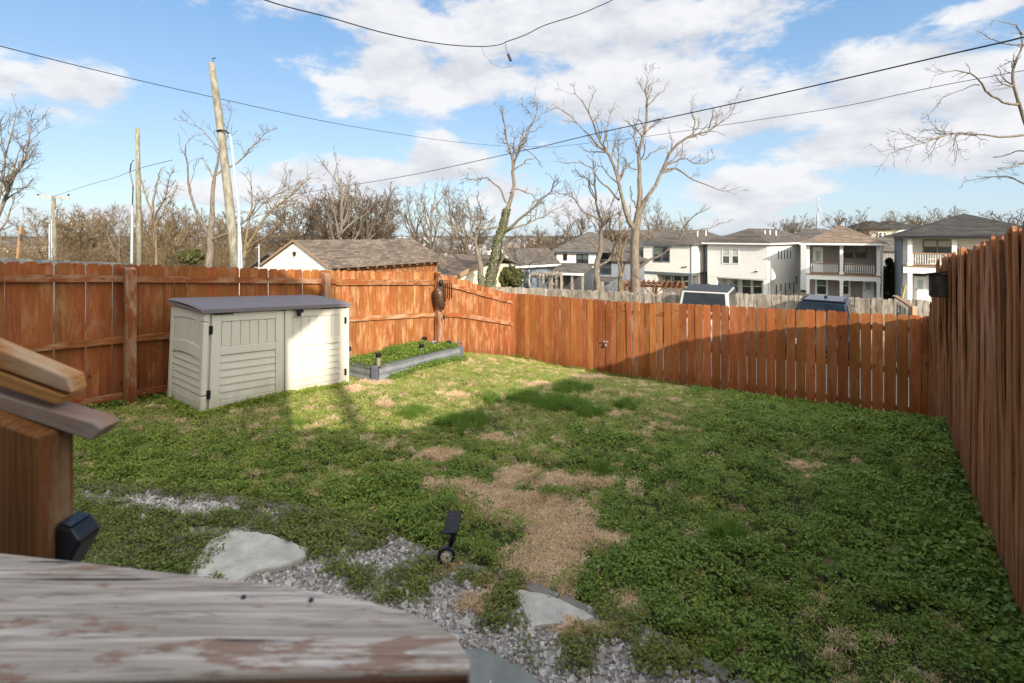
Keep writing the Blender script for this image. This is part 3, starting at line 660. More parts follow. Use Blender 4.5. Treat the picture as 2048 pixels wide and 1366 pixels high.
# ---------------------------------------------------------------- stones in the gravel
CONC = plain('limestone_flag', (.50, .465, .40), .9, var=.22, scale=9, bmp=.35, bscale=25, spec=.2)
CONC2 = plain('edging_concrete', (.20, .18, .15), .9, var=.22, scale=9, bmp=.6, bscale=40, spec=.15)
def GP(px, py, lift=0):
    d = 3.0
    for _ in range(30):
        x, y, z = P(px, py, d); zt = float(yard_z(x, y)) + lift; d = d + ((EYE - zt) / ((py - HOR) / FQ) - d) * .7
    x, y, z = P(px, py, d); return Vector((x, y, z))
def slab(name, label, cat, outline, th=.04, mat=CONC, lift=.05, jag=.008, seed=1):
    r = random.Random(seed); pts = [GP(px, py, lift) for px, py in outline]; out = []
    zc_ = sum(p.z for p in pts) / len(pts)
    for i, p in enumerate(pts):
        q_ = pts[(i + 1) % len(pts)]; n = max(1, int((q_ - p).length / .05))
        for k in range(n):
            v = p.lerp(q_, k / n); out.append((v.x + r.uniform(-jag, jag), v.y + r.uniform(-jag, jag), zc_ + (v.z - zc_) * .5))
    m = MB(); n = len(out); cx = sum(p[0] for p in out) / n; cy = sum(p[1] for p in out) / n
    inn = [(cx + (p[0] - cx) * .975, cy + (p[1] - cy) * .975, p[2]) for p in out]
    vs = [(p[0], p[1], p[2] - .012) for p in out] + inn + [(p[0], p[1], p[2] - th) for p in out]
    m.add(vs, [tuple(range(n, 2 * n))] + [(i, (i + 1) % n, n + (i + 1) % n, n + i) for i in range(n)] + [(2 * n + i, 2 * n + (i + 1) % n, (i + 1) % n, i) for i in range(n)])
    o = m.build(name, mat); props(o, label, cat); return o
slab('stepping_stone', 'large pale irregular flagstone half overgrown by weeds in the gravel', 'stepping stone',
     [(368, 1172), (372, 1140), (398, 1102), (425, 1075), (478, 1059), (540, 1071), (580, 1084), (613, 1097), (611, 1114), (560, 1134), (510, 1140), (480, 1155), (455, 1175)], seed=2)
slab('stepping_stone', 'small triangular grey flagstone by the kerb stones at bottom centre', 'stepping stone',
     [(1026, 1182), (1042, 1179), (1100, 1190), (1150, 1212), (1190, 1236), (1165, 1241), (1110, 1246), (1062, 1254), (1052, 1230), (1040, 1206)], seed=3, lift=.04)
slab('stepping_stone', 'concrete slab at the bottom edge just right of the weathered rail end', 'stepping stone',
     [(900, 1300), (960, 1294), (1000, 1310), (1045, 1336), (1085, 1366), (1120, 1420), (880, 1440)], seed=4, lift=.045, mat=plain('damp_concrete', (.22, .225, .205), .8, var=.18, scale=7, bmp=.3), jag=.004)
eg = thing('stone_edging', 'curved row of flat grey edging stones between lawn and gravel', 'edging', tuple(GP(1050, 1170)))
EC = [(150, 968), (250, 975), (345, 985), (430, 992), (505, 1000), (560, 1008), (622, 1024), (680, 1042), (735, 1052), (790, 1075), (850, 1103), (905, 1128), (975, 1142), (1050, 1168), (1120, 1196), (1180, 1222), (1255, 1245), (1320, 1282), (1390, 1315), (1460, 1352), (1530, 1392)]
r_ = random.Random(5)
for i in range(len(EC) - 1):
    (xa, ya_), (xb, yb_) = EC[i], EC[i + 1]
    a = GP(xa, ya_, .03); b = GP(xb, yb_, .03); d = (b - a); ln = d.length; d.normalize(); nn = Vector((-d.y, d.x, 0)) * r_.uniform(.045, .06)
    a2 = a + d * r_.uniform(.006, .02); b2 = b - d * r_.uniform(.006, .02); m = MB()
    dz = Vector((0, 0, r_.uniform(-.008, .012)))
    m.prism([a2 - nn + dz, b2 - nn + dz, b2 + nn * r_.uniform(.8, 1.1), a2 + nn * r_.uniform(.8, 1.1)], (0, 0, -.07)); m.build('edging_stone', CONC2, eg, bevel=.008)

# ---------------------------------------------------------------- solar spotlight
gp = GP(895, 1128); dS = gp.y
sl = thing('solar_spotlight', 'black solar spotlight with a round lens and tilted panel at the lawn edge', 'garden light', tuple(gp))
def sp(px, py, off=0): v = Vector(P(px, py, dS - .02)); v.y += off; return v
m = MB(); m.tube([sp(901, 1135, .03), sp(902, 1112, .03)], [.006, .012], 8); m.build('spike', BLACKP, sl)
def ring_tube(c, nrm, prof, n=28):
    nrm = Vector(nrm).normalized(); u = nrm.cross(Vector((0, 0, 1))).normalized(); w = u.cross(nrm)
    vs = []; k = len(prof)
    for (r, h) in prof:
        for j in range(n): a = 2 * math.pi * j / n; vs.append(Vector(c) + nrm * h + u * math.cos(a) * r + w * math.sin(a) * r)
    return vs, [(i * n + j, i * n + (j + 1) % n, (i + 1) * n + (j + 1) % n, (i + 1) * n + j) for i in range(k - 1) for j in range(n)]
cc = sp(893.5, 1107, -.02); R_ = 17.5 * dS / FQ; nrm = Vector((0.10, -1, .12))
m = MB(); v, f = ring_tube(cc, nrm, [(0.001, -.10), (R_ * .45, -.10), (R_ * .75, -.06), (R_ * .98, -.02), (R_, .0), (R_, .022), (R_ * .93, .028), (R_ * .70, .024), (R_ * .66, .010)]); m.add(v, f); m.build('lamp_head', BLACKP, sl, smooth=True)
LENS, t_, b_ = new_mat('lens'); co = N(t_, 'ShaderNodeTexCoord').outputs['Object']; vo = N(t_, 'ShaderNodeTexVoronoi', i_Scale=95.0); L(t_, co, vo.inputs['Vector'])
L(t_, MIX(t_, MR(t_, vo.outputs['Distance'], .2, .7), (.85, .83, .66), (.50, .48, .33)), b_.inputs['Base Color']); b_.inputs['Roughness'].default_value = .18; bump(t_, b_, vo.outputs['Distance'], .6, .004)
m = MB(); v, f = ring_tube(cc, nrm, [(R_ * .68, .012), (R_ * .4, .016), (.001, .018)]); m.add(v, f); m.build('lens', LENS, sl, smooth=True)
m = MB(); m.tube([cc + nrm.normalized() * .017 + Vector((.004, 0, -.010)), cc + nrm.normalized() * .0195 + Vector((.004, 0, -.010))], [.011, .009], 10); m.build('bulb', plain('led_bulb', (.20, .15, .05), .3), sl)
m = MB(); m.tube([sp(899, 1098, .03), sp(905, 1080, .02), sp(905, 1066, .0), sp(903, 1058, -.01)], [.016, .022, .012, .018], 10); m.tube([sp(898, 1079), sp(913, 1079)], .008, 8); m.box(sp(899, 0).x, sp(913, 0).x, dS - .05, dS, sp(0, 1066).z, sp(0, 1056).z); m.build('bracket', BLACKP, sl, smooth=False, bevel=.002)
PANEL, t_, b_ = new_mat('solar_panel'); co = N(t_, 'ShaderNodeTexCoord').outputs['Object']; st_ = noise(t_, mapped(t_, co, (30, 30, 260)), 1.0, 5)
L(t_, MIX(t_, MR(t_, st_, .55, .75), (.018, .02, .03), (.09, .095, .12)), b_.inputs['Base Color']); b_.inputs['Roughness'].default_value = .4
A_, B_, C_, D_ = sp(886, 1059, -.06), sp(918, 1056, -.06), sp(924, 1024, .03), sp(895, 1026, .03)
nv = (B_ - A_).cross(D_ - A_).normalized()
if nv.z < 0: nv = -nv
m = MB(); m.prism([A_, B_, C_, D_], -nv * .012); m.build('panel_frame', BLACKP, sl, bevel=.003)
ctr = (A_ + B_ + C_ + D_) / 4; m = MB(); m.prism([ctr + (q_ - ctr) * .9 + nv * .002 for q_ in (A_, B_, C_, D_)], -nv * .004); m.build('solar_panel', PANEL, sl)

# ---------------------------------------------------------------- foreground deck rail, stair rail and post
RAILW, t_, b_ = new_mat('weathered_peeling_wood'); co = N(t_, 'ShaderNodeTexCoord').outputs['Object']
g = noise(t_, mapped(t_, co, (2.5, 95, 95)), 1, 9, .68); g2 = noise(t_, mapped(t_, co, (1.3, 22, 22)), 1, 6, .6); pl = noise(t_, mapped(t_, co, (5.5, 26, 26)), 1, 9, .70); pb = noise(t_, mapped(t_, co, (1.2, 9, 9)), 1, 3)
c = MIX(t_, MR(t_, g, .38, .64), (.44, .35, .28), (.90, .79, .69)); c = MIX(t_, MR(t_, g2, .42, .58, .5, 0), c, (.26, .205, .16))
c = MIX(t_, MR(t_, MA(t_, 'ADD', pl, MA(t_, 'MULTIPLY', pb, .4)), .74, .80, 0, .75), c, (.30, .15, .09))
cw = noise(t_, mapped(t_, co, (1.6, 34, 34)), 1, 4, .55); c = MIX(t_, MR(t_, MA(t_, 'ABSOLUTE', MA(t_, 'SUBTRACT', cw, .5)), .003, .012, .45, 0), c, (.09, .06, .04))
ck = noise(t_, mapped(t_, co, (1.8, 60, 60)), 1, 3, .5); c = MIX(t_, MR(t_, ck, .62, .68), c, (.045, .035, .03))
L(t_, c, b_.inputs['Base Color']); b_.inputs['Roughness'].default_value = .85; b_.inputs['Specular IOR Level'].default_value = .2; bump(t_, b_, g, .8, .003)
BROWN = wood('brown_stained_fascia', (.07, .03, .018), (.16, .07, .04), axis=0, knots=False)
zr = EYE - .546
rl = thing('deck_rail', 'blurred weathered grey board with peeling red-brown stain, the rail cap nearest the camera', 'rail', (-.4, .68, zr))
out = [(-.70, .612), (-.053, .629), (-.054, .646), (-.075, .680), (-.108, .706), (-.155, .728), (-.22, .748), (-.34, .778), (-.50, .802), (-.70, .834), (-.98, .875)]
out = [(-.98, .60)] + out[1:]
m = MB(); m.prism([(x, y, zr) for x, y in out], (0, 0, -.036)); m.build('cap_board', RAILW, rl, bevel=.004)
m = MB(); m.prism([(-.98, .585, zr - .007), (-.056, .6225, zr - .007), (-.056, .6275, zr - .007), (-.98, .598, zr - .007)], (0, 0, -.15)); m.build('fascia', BROWN, rl); m = MB(); m.box(-.97, -.075, .640, .676, zr - .16, zr - .037); m.build('joist', BROWN, rl)
m = MB(); m.box(-.19, -.10, .677, .72, .8, zr - .038); m.build('post', BROWN, rl)
for (px, py) in ((487, 1196), (622, 1202)):
    x, y, z = PZ(px, py, zr); m = MB(); m.tube([(x, y, zr - .002), (x, y, zr + .003)], .0035, 10); m.build('screw', plain('dark_screw', (.05, .055, .07), .4, .7), rl)
# stair post with sloping rails
dP = 1.12
POSTW = wood('post_cedar_close', (.17, .062, .024), (.36, .150, .062), (.42, .28, .18), .08, rand=0, knots=False, grain=.9)
RAILC = wood('stair_rail_worn', (.36, .14, .045), (.62, .30, .12), (.60, .45, .32), .12, axis=0, rand=0, knots=False)
GREYR = wood('stair_rail_grey', (.24, .10, .045), (.44, .23, .12), (.38, .34, .29), .24, axis=0, rand=0, knots=False)
pt = thing('stair_post', 'thick orange-brown cedar post with its top cut at a slope at left edge', 'post', P(60, 1150, dP))
def XF(px): return (px - 1024) / FQ * dP
def ZF(py): return EYE - (py - HOR) / FQ * dP
m = MB(); m.prism([(XF(-60), dP, .7), (XF(151), dP, .7), (XF(148), dP, ZF(846)), (XF(-60), dP, ZF(768))], (0, -.085, 0)); m.build('post_timber', POSTW, pt, bevel=.004)
hr = thing('stair_handrail', 'worn sloping handrail of stacked orange and grey boards ending above the post', 'handrail', P(120, 780, dP))
def rail_prism(pts, dd, w, mat, name):
    # build in a frame whose x axis follows the slope, so that the grain runs along it
    o0 = Vector(P(pts[0][0], pts[0][1], dd)); e = Vector(P(pts[1][0], pts[1][1], dd)) - o0; ang = math.atan2(e.z, e.x)
    Rm = Matrix.Rotation(ang, 3, 'Y')
    loc = [Rm @ (Vector(P(a, b, dd)) - o0) for a, b in pts]
    mm = MB(); mm.prism(loc, Rm @ Vector((0, -w, 0))); ob = mm.build(name, mat, bevel=.004); ob.parent = hr; ob.location = o0 - WO[hr]; ob.rotation_euler = (0, -ang, 0)
rail_prism([(-80, 737), (222, 856), (230, 862), (236, 850), (243, 838), (232, 832), (214, 826), (151, 806), (-80, 727)][0:0] or [(-80, 762), (222, 862), (243, 840), (228, 829), (-80, 736)], dP + .01, .055, GREYR, 'lower_board')
rail_prism([(-80, 722), (155, 796), (170, 779), (-80, 683)], dP + .005, .05, RAILC, 'middle_board')
rail_prism([(-80, 686), (160, 770), (177, 775), (170, 744), (60, 698), (-80, 640)], dP + .0, .045, RAILC, 'upper_board')
# black wall light on the post
wl = thing('post_light', 'black wedge-shaped solar light fixed to the right side of the cedar stair post', 'solar light', P(170, 1070, dP + .05))
m = MB(); m.prism([(XF(150.5), dP + .01, ZF(1026)), (XF(180), dP + .01, ZF(1033)), (XF(196), dP + .01, ZF(1056)), (XF(193), dP + .01, ZF(1068)), (XF(165), dP + .01, ZF(1120)), (XF(150.5), dP + .01, ZF(1132))], (0, -.06, 0)); m.build('housing', BLACKP, wl, bevel=.006)
m = MB(); m.prism([(XF(154), dP - .045, ZF(1025.0)), (XF(178), dP - .045, ZF(1031.0)), (XF(178), dP + .004, ZF(1031.0)), (XF(154), dP + .004, ZF(1025.0))], (0, 0, .002)); m.build('solar_panel', PANEL, wl)

scr = thing('shade_screen', 'unseen board screen added behind the viewpoint to shade the near lawn', 'screen', (1, -.9, .6))  # unseen board wall added to keep the sun off the near lawn
for k in range(30):
    m = MB(); m.box(.665 + k * .15, .665 + k * .15 + .149, -.93, -.90, .5, 3.95 + .02 * (k % 3)); m.build('board', CEDAR, scr)
# ---------------------------------------------------------------- the house whose shade falls on the yard (behind the camera)
OWN = siding('own_house_siding', (.72, .70, .66), .18)
hs = thing('house', 'two-storey sided house standing just behind the viewpoint', 'house', (-4, -4, .6))
m = MB(); m.box(-12, .66, -9, -.8, .3, 6.35); m.build('wall', OWN, hs)
m = MB(); m.prism([(-12.8, -.25, 6.30), (-12.8, -4.9, 9.0), (-12.8, -9.6, 6.30), (-12.8, -9.6, 6.1), (-12.8, -.25, 6.1)], (14.3, 0, 0)); ROOFD = shingle('own_roof', (.12, .11, .10)); m.build('roof', ROOFD, hs)
m = MB(); m.box(-6.5, -5.3, -.82, -.77, 4.2, 5.6); m.box(-3.2, -2.0, -.82, -.77, 4.2, 5.6); m.build('window', glass('own_window', (.05, .06, .07)), hs)
up_ = thing('utility_pole', 'unseen round pole added behind the viewpoint for its upright shadow on the shed', 'utility pole', (6.6, -11.5, 0)); m = MB(); m.tube([(6.6, -11.5, -.5), (6.6, -11.5, 12)], [.15, .10], 10); m.build('pole', GREYWOOD, up_)  # unseen pole, added to cast an upright band of shadow on the shed
# ---------------------------------------------------------------- neighbouring grey fences
def gfence(label, pts, pitch=.15, h=1.75, mat=GREYWOOD, seed=1, zdrop=0, gap=.012, jit=.03):
    """pts: (px, py_top, distance)"""
    p0 = P(*pts[0]); par = thing('wooden_fence', label, 'fence', (p0[0], p0[1], p0[2] - h))
    for k in range(len(pts) - 1):
        a, b = P(*pts[k]), P(*pts[k + 1])
        fence_run(par, a[:2], b[:2], lambda t: a[2] + (b[2] - a[2]) * t, lambda t: a[2] + (b[2] - a[2]) * t - h, pitch, mat, gap=gap, seed=seed + k, jit=jit, wvar=.12, tilt=.012, curl=.01,
                  rails=[(.3, .09), (-.35, .09)], rail_side=1, rail_mat=mat)
    return par
gfence('pale grey weathered fence beyond the back fence running left of the jeep', [(985, 573, 24.5), (1095, 577, 23.2), (1440, 592, 18.0)], seed=21, pitch=.17)
gfence('short weathered grey fence run with an end post just left of the jeep', [(1232, 588, 20.0), (1322, 589, 18.6)], seed=31, pitch=.16)
gfence('weathered grey picket fence behind the jeep and the navy car', [(1323, 584, 22.5), (1480, 587, 20.5), (1700, 594, 18.3), (1860, 601, 16.8)], seed=41, pitch=.165)
gfence('short grey fence return ending in a pale post right of the navy car', [(1792, 604, 15.2), (1822, 622, 13.4)], seed=51, pitch=.14)
m = MB(); a = Vector(P(1826, 612, 13.3)); m.box(a.x - .07, a.x + .07, a.y - .07, a.y + .07, a.z - 1.9, a.z + .0); o = m.build('fence_post', PALEWOOD, bevel=.01); props(o, 'pale square post capping the short grey fence return', 'post')
m = MB(); a = P(1790, 592, 15.3); b = P(1826, 614, 13.35); m.bar(a, b, .12, .05); o = m.build('fence_cap', PALEWOOD); o.name = 'top_rail'; props(o, 'pale sloping board topping the short grey fence return', 'board')
gfence('smooth grey board fence seen over the far left cedar pickets', [(-260, 512, 9.6), (0, 515, 10.4), (265, 527, 13.2)], seed=61, pitch=.15, h=1.6, gap=.002, jit=.003, mat=wood('shade_darkened_grey_fence', (.10, .10, .105), (.17, .17, .175), knots=False))  # grey boards darkened to carry the house shade that misses them

# ---------------------------------------------------------------- houses
WIN = glass('window_glass', (.09, .11, .11)); WIN_G = glass('window_glass_green', (.14, .19, .15)); WIN_D = glass('window_glass_dark', (.035, .04, .045))
BLIND = plain('window_blind', (.42, .46, .42), .6, var=.1)
SID_W = siding('white_lap_siding', (.64, .62, .57), .16); SID_W2 = siding('white_lap_siding_cool', (.66, .65, .62), .15)
SLATE = plain('slate_trim', (.10, .115, .13), .5, var=.1); TAUPE = siding('taupe_board', (.27, .24, .215), .3, vertical=True)
BLUE_S = siding('blue_lap_siding', (.12, .165, .22), .16); CREAMW = siding('cream_siding', (.72, .66, .50), .2); STONE = plain('stone_veneer', (.42, .36, .29), .8, var=.35, scale=7, bmp=.5)
R_GREY = shingle('grey_shingle', (.105, .09, .078)); R_TAN = shingle('tan_shingle', (.19, .145, .11)); R_BRN = shingle('brown_shingle', (.155, .122, .098), row=.13); R_CHAR = shingle('charcoal_shingle', (.058, .054, .050))
BROWNP = wood('pergola_brown', (.10, .042, .022), (.25, .12, .065), axis=0)
R_MID = shingle('mid_shingle', (.12, .105, .092)); BLUEGREY = siding('blue_grey_siding', (.19, .21, .245), .2)
class House:
    def __init__(s, label, px0, D, F, width_px=None, zb=None, cat='house', name='house'):
        F = Vector((*F, 0)).normalized(); s.F = F; s.S = Vector((-F.y, F.x, 0)); s.O = Vector(P(px0, HOR, D)); s.O.z = 0
        s.zb = zb if zb is not None else float(out_z(D)) - .3
        s.t = thing(name, label, cat, (s.O.x, s.O.y, s.zb))
    def tf(s, x, y, z): return tuple(s.O + s.F * x + s.S * y + Vector((0, 0, z)))
    def mb(s): return MB(s.tf)
    def fx(s, px, y=0):
        u = (px - 1024) / FQ; o = s.O + s.S * y; return (u * o.y - o.x) / (s.F.x - u * s.F.y)
    def fz(s, px, py, y=0):
        x = s.fx(px, y); d = (s.O + s.F * x + s.S * y).y; return EYE - (py - HOR) / FQ * d
    def sy(s, px, x):
        u = (px - 1024) / FQ; o = s.O + s.F * x; return (u * o.y - o.x) / (s.S.x - u * s.S.y)
    def box(s, name, mat, x0, x1, y0, y1, z0, z1, parent=None, bevel=0):
        m = s.mb(); m.box(x0, x1, y0, y1, z0, z1); return m.build(name, mat, parent or s.t, bevel=bevel)
    def window(s, px0, px1, py0, py1, y=0, mat=WIN, frame=WHITE, panes=1, rail=True, fw=.08, trim=None):
        x0, x1 = s.fx(px0, y), s.fx(px1, y); pm = (px0 + px1) / 2; z0, z1 = s.fz(pm, py1, y), s.fz(pm, py0, y)
        m = s.mb(); w = fw
        m.box(x0 - w, x1 + w, y - .06, y - .003, z1, z1 + w); m.box(x0 - w, x1 + w, y - .06, y - .003, z0 - w, z0); m.box(x0 - w, x0, y - .06, y - .003, z0, z1); m.box(x1, x1 + w, y - .06, y - .003, z0, z1)
        for k in range(1, panes): c = x0 + (x1 - x0) * k / panes; m.box(c - .05, c + .05, y - .055, y - .003, z0, z1)
        if rail: m.box(x0, x1, y - .05, y - .003, (z0 + z1) / 2 - .025, (z0 + z1) / 2 + .025)
        fr = m.build('window', frame, s.t)
        for k in range(panes):
            a = x0 + (x1 - x0) * k / panes; b = x0 + (x1 - x0) * (k + 1) / panes
            m = s.mb(); m.box(a + .01, b - .01, y - .03, y - .004, z0 + .01, (z0 + z1) / 2); m.build('pane', WIN_D if mat is not BLIND else WIN, fr)
            m = s.mb(); m.box(a + .01, b - .01, y - .028, y - .004, (z0 + z1) / 2, z1 - .01); m.build('pane', mat, fr)
        return fr
    def hip(s, name, mat, x0, x1, y0, y1, z, h, ov=.4, ridge=None):
        x0 -= ov; x1 += ov; y0 -= ov; y1 += ov; w = min(x1 - x0, y1 - y0) / 2
        if (y1 - y0) >= (x1 - x0): r0, r1 = ((x0 + x1) / 2, y0 + w, z + h), ((x0 + x1) / 2, y1 - w, z + h)
        else: r0, r1 = (x0 + w, (y0 + y1) / 2, z + h), (x1 - w, (y0 + y1) / 2, z + h)
        m = s.mb(); b = [(x0, y0, z), (x1, y0, z), (x1, y1, z), (x0, y1, z)]
        if (y1 - y0) >= (x1 - x0): fs = [(0, 1, 4), (1, 2, 5, 4), (2, 3, 5), (3, 0, 4, 5), (3, 2, 1, 0)]
        else: fs = [(0, 1, 5, 4), (1, 2, 5), (2, 3, 4, 5), (3, 0, 4), (3, 2, 1, 0)]
        m.add(b + [r0, r1], fs); rf_ = m.build(name, mat, s.t)
        return rf_
    def gable(s, name, mat, x0, x1, y0, y1, z, h, ov=.35, axis='y', th=.12):
        m = s.mb()
        if axis == 'y':
            c = (x0 + x1) / 2; k = h / ((x1 - x0) / 2); e0, e1 = x0 - ov, x1 + ov; ze = z - ov * k
            m.prism([(e0, y0 - ov, ze), (c, y0 - ov, z + h), (e1, y0 - ov, ze), (e1, y0 - ov, ze + th), (c, y0 - ov, z + h + th), (e0, y0 - ov, ze + th)], (0, y1 - y0 + 2 * ov, 0))
        else:
            c = (y0 + y1) / 2; k = h / ((y1 - y0) / 2); e0, e1 = y0 - ov, y1 + ov; ze = z - ov * k
            m.prism([(x0 - ov, e0, ze), (x0 - ov, c, z + h), (x0 - ov, e1, ze), (x0 - ov, e1, ze + th), (x0 - ov, c, z + h + th), (x0 - ov, e0, ze + th)], (x1 - x0 + 2 * ov, 0, 0))
        return m.build(name, mat, s.t)
    def fascia(s, mat, x0, x1, y0, y1, z, h=.16, ov=.42):
        m = s.mb(); x0 -= ov; x1 += ov; y0 -= ov; y1 += ov
        m.box(x0, x1, y0, y0 + .03, z - h, z); m.box(x0, x0 + .03, y0 + .031, y1, z - h, z); m.box(x1 - .03, x1, y0 + .031, y1, z - h, z); return m.build('gutter', mat, s.t)
    def pipes(s, parent, lst):
        for (px, py0, py1, y) in lst:
            x = s.fx(px, y); m = s.mb(); m.tube([(x, y, s.fz(px, py1, y) - .2), (x, y, s.fz(px, py0, y))], .07, 8); m.build('vent_pipe', WHITE, parent)

# house with the two-level porch
h = House('narrow two-storey house with white-pillared porches on both levels and a tan shingle hip roof', 1612, 47, (.85, -.52))
W = h.fx(1762); zt = h.fz(1612, 487); zf = h.fz(1612, 549); zg = h.fz(1612, 597) - .25; dpt = 2.4; dep = 11
h.box('wall', TAUPE, .12, W - .12, dpt, dep, zg, zt); 
h.box('floor', PALEWOOD, 0, W, -.05, dpt, zf + .0, zf + .12); h.box('floor_beam', WHITE, .02, W - .02, .0, .2, zf - .42, zf - .003); h.box('porch_ceiling', WHITE, .1, W - .1, .05, dpt - .01, zt - .12, zt - .02)
h.box('patio', plain('patio', (.4, .38, .35), .8), 0, W, 0, dpt, zg - .1, zg + .02)
h.box('side_wall', WHITE, -.0, .1, dpt - .1, dep, zg, zt)
for px in (1616, 1683, 1757):
    x = h.fx(px); 
    for (a, b) in ((zg, zf - .43), (zf + .12, zt - .13)):
        m = h.mb(); m.box(x - .13, x + .13, .0, .26, a, b); m.box(x - .17, x + .17, -.04, .30, a, a + .2); m.box(x - .17, x + .17, -.04, .30, b - .14, b); m.build('column', WHITE, h.t)
rp = [(1618, 1679), (1686, 1753)]
for (a, b) in rp:
    x0, x1 = h.fx(a) + .1, h.fx(b) - .1; m = h.mb(); m.box(x0, x1, .05, .15, zf + 1.0, zf + 1.09); m.box(x0, x1, .07, .13, zf + .2, zf + .27); ro = m.build('railing', PALEWOOD, h.t)
    n = 14
    for k in range(n): c = x0 + (x1 - x0) * (k + .5) / n; mm = h.mb(); mm.box(c - .022, c + .022, .08, .12, zf + .27, zf + 1.0); mm.build('baluster', WHITE, ro)
h.window(1688, 1706, 492, 516, dpt, WIN_G, PALEWOOD); h.window(1711, 1732, 492, 516, dpt, WIN_G, PALEWOOD)
h.window(1634, 1652, 555, 588, dpt, WIN_G, WHITE, fw=.16); h.window(1686, 1697, 555, 588, dpt, WIN_G, WHITE, fw=.16)
def door(h, a, b, c, d, y, mat=WHITE):
    x0, x1 = h.fx(a, y), h.fx(b, y); z0, z1 = h.fz((a + b) / 2, d, y), h.fz((a + b) / 2, c, y)
    m = h.mb(); m.box(x0, x1, y - .08, y - .004, z0, z1); o = m.build('door', mat, h.t)
    m = h.mb(); m.box(x0 + (x1 - x0) * .27, x1 - (x1 - x0) * .27, y - .09, y - .081, z0 + (z1 - z0) * .45, z1 - (z1 - z0) * .15); m.build('pane', BLIND, o)
    m = h.mb(); m.box(x0 + .1, x0 + .18, y - .13, y - .081, z0 + (z1 - z0) * .42, z0 + (z1 - z0) * .47); m.build('handle', BLACKP, o); return o
door(h, 1626, 1646, 494, 547, dpt); door(h, 1725, 1748, 558, 598, dpt)
h.box('door_transom', WIN_D, h.fx(1725, dpt), h.fx(1749, dpt), dpt - .05, dpt - .005, h.fz(1737, 557, dpt), h.fz(1737, 553, dpt))
rf3 = h.hip('roof', R_TAN, 0, W, 0, dep, zt + .02, 1.75, ov=.55); h.fascia(WHITE, 0, W, 0, dep, zt + .04, ov=.55)
m = h.mb(); m.tube([(W + .1, -.3, zt - .1), (W + .12, .1, zt - .5), (W + .1, .1, zg)], .06, 8); m.build('downspout', WHITE, h.t)
def patio_chair(label, h, px, py, y, mat):
    x = h.fx(px, y); z = h.fz(px, py, y); p = h.tf(x, y, z); t = thing('patio_chair', label, 'chair', p)
    f = h.tf
    def bx(a0, a1, b0, b1, c0, c1, nm):
        m = h.mb(); m.box(x + a0, x + a1, y + b0, y + b1, z + c0, z + c1); m.build(nm, mat, t)
    bx(-.32, .32, -.3, .3, .36, .46, 'seat'); bx(-.32, .32, .25, .33, .46, .95, 'backrest')
    for a in (-.3, .26):
        for b in (-.28, .26): bx(a, a + .04, b, b + .04, 0, .36, 'leg')
CUSH = plain('beige_cushion', (.45, .40, .32), .8)
h3 = h
patio_chair('beige cushioned chair on the upper porch behind the right half of the railing', h, 1700, 547, 1.2, CUSH); patio_chair('grey chair on the upper porch near the right column', h, 1722, 547, 1.2, plain('grey_wicker', (.22, .20, .19), .8))

# dark-roofed house at right
h = House('white two-storey house with a wide charcoal hip roof partly hidden by the right fence', 1806, 38, (.83, -.56))
W = 8.2; zt = h.fz(1806, 473.5); zf = h.fz(1806, 534); zg = h.fz(1806, 602) - .3; dpt = 1.6; dep = 9
h.box('wall', SID_W2, .1, W, dpt, dep, zg, zt); h.box('side_wall', BLUEGREY, -.0, .09, dpt, dep, zg, zt)  # left side coloured blue-grey to carry its shade; the house is white
h.box('floor', PALEWOOD, 0, W, 0, dpt, zf, zf + .12); h.box('floor_beam', WHITE, .02, W, .02, .2, zf - .45, zf - .003); h.box('porch_ceiling', WHITE, .1, W, .05, dpt - .01, zt - .1, zt - .01)
for px in (1820, 1909):
    x = h.fx(px)
    for (a, b) in ((zg, zf - .46), (zf + .12, zt - .11)):
        m = h.mb(); m.box(x - .14, x + .14, 0, .28, a, b); m.box(x - .18, x + .18, -.04, .32, a, a + .2); m.build('column', WHITE, h.t)
x0, x1 = h.fx(1824), h.fx(1905); m = h.mb(); m.box(x0, x1, .05, .15, zf + 1.0, zf + 1.1); m.box(x0, x1, .07, .13, zf + .18, zf + .25); ro = m.build('railing', PALEWOOD, h.t)
for k in range(16): c = x0 + (x1 - x0) * (k + .5) / 16; mm = h.mb(); mm.box(c - .02, c + .02, .08, .12, zf + .25, zf + 1.0); mm.build('baluster', WHITE, ro)
h.window(1848, 1902, 481, 506, dpt, BLIND, PALEWOOD, panes=2); door(h, 1828, 1853, 553, 600, dpt)
h.box('door_transom', WIN_D, h.fx(1827, dpt), h.fx(1852, dpt), dpt - .05, dpt - .005, h.fz(1840, 552, dpt), h.fz(1840, 547, dpt))
h.hip('roof', R_CHAR, 0, W, 0, dep, zt + .06, 1.75, ov=.6); h.fascia(BLACKP, 0, W, 0, dep, zt + .08, ov=.6, h=.2)
patio_chair('slatted chair on the balcony of the charcoal-roofed house', h, 1840, 533, .9, CUSH); patio_chair('cream bench chair under the balcony window of the charcoal-roofed house', h, 1868, 532, .9, CUSH)

yb_ = P(1806, 590, 37); m = MB(); m.bar(P(1803, 598, 37), P(1810, 571, 37), .16, .08); o = m.build('yellow_board', plain('yellow_paint', (.38, .29, .06), .6)); props(o, 'upright yellow board leaning in the yard between the two porch houses', 'board')
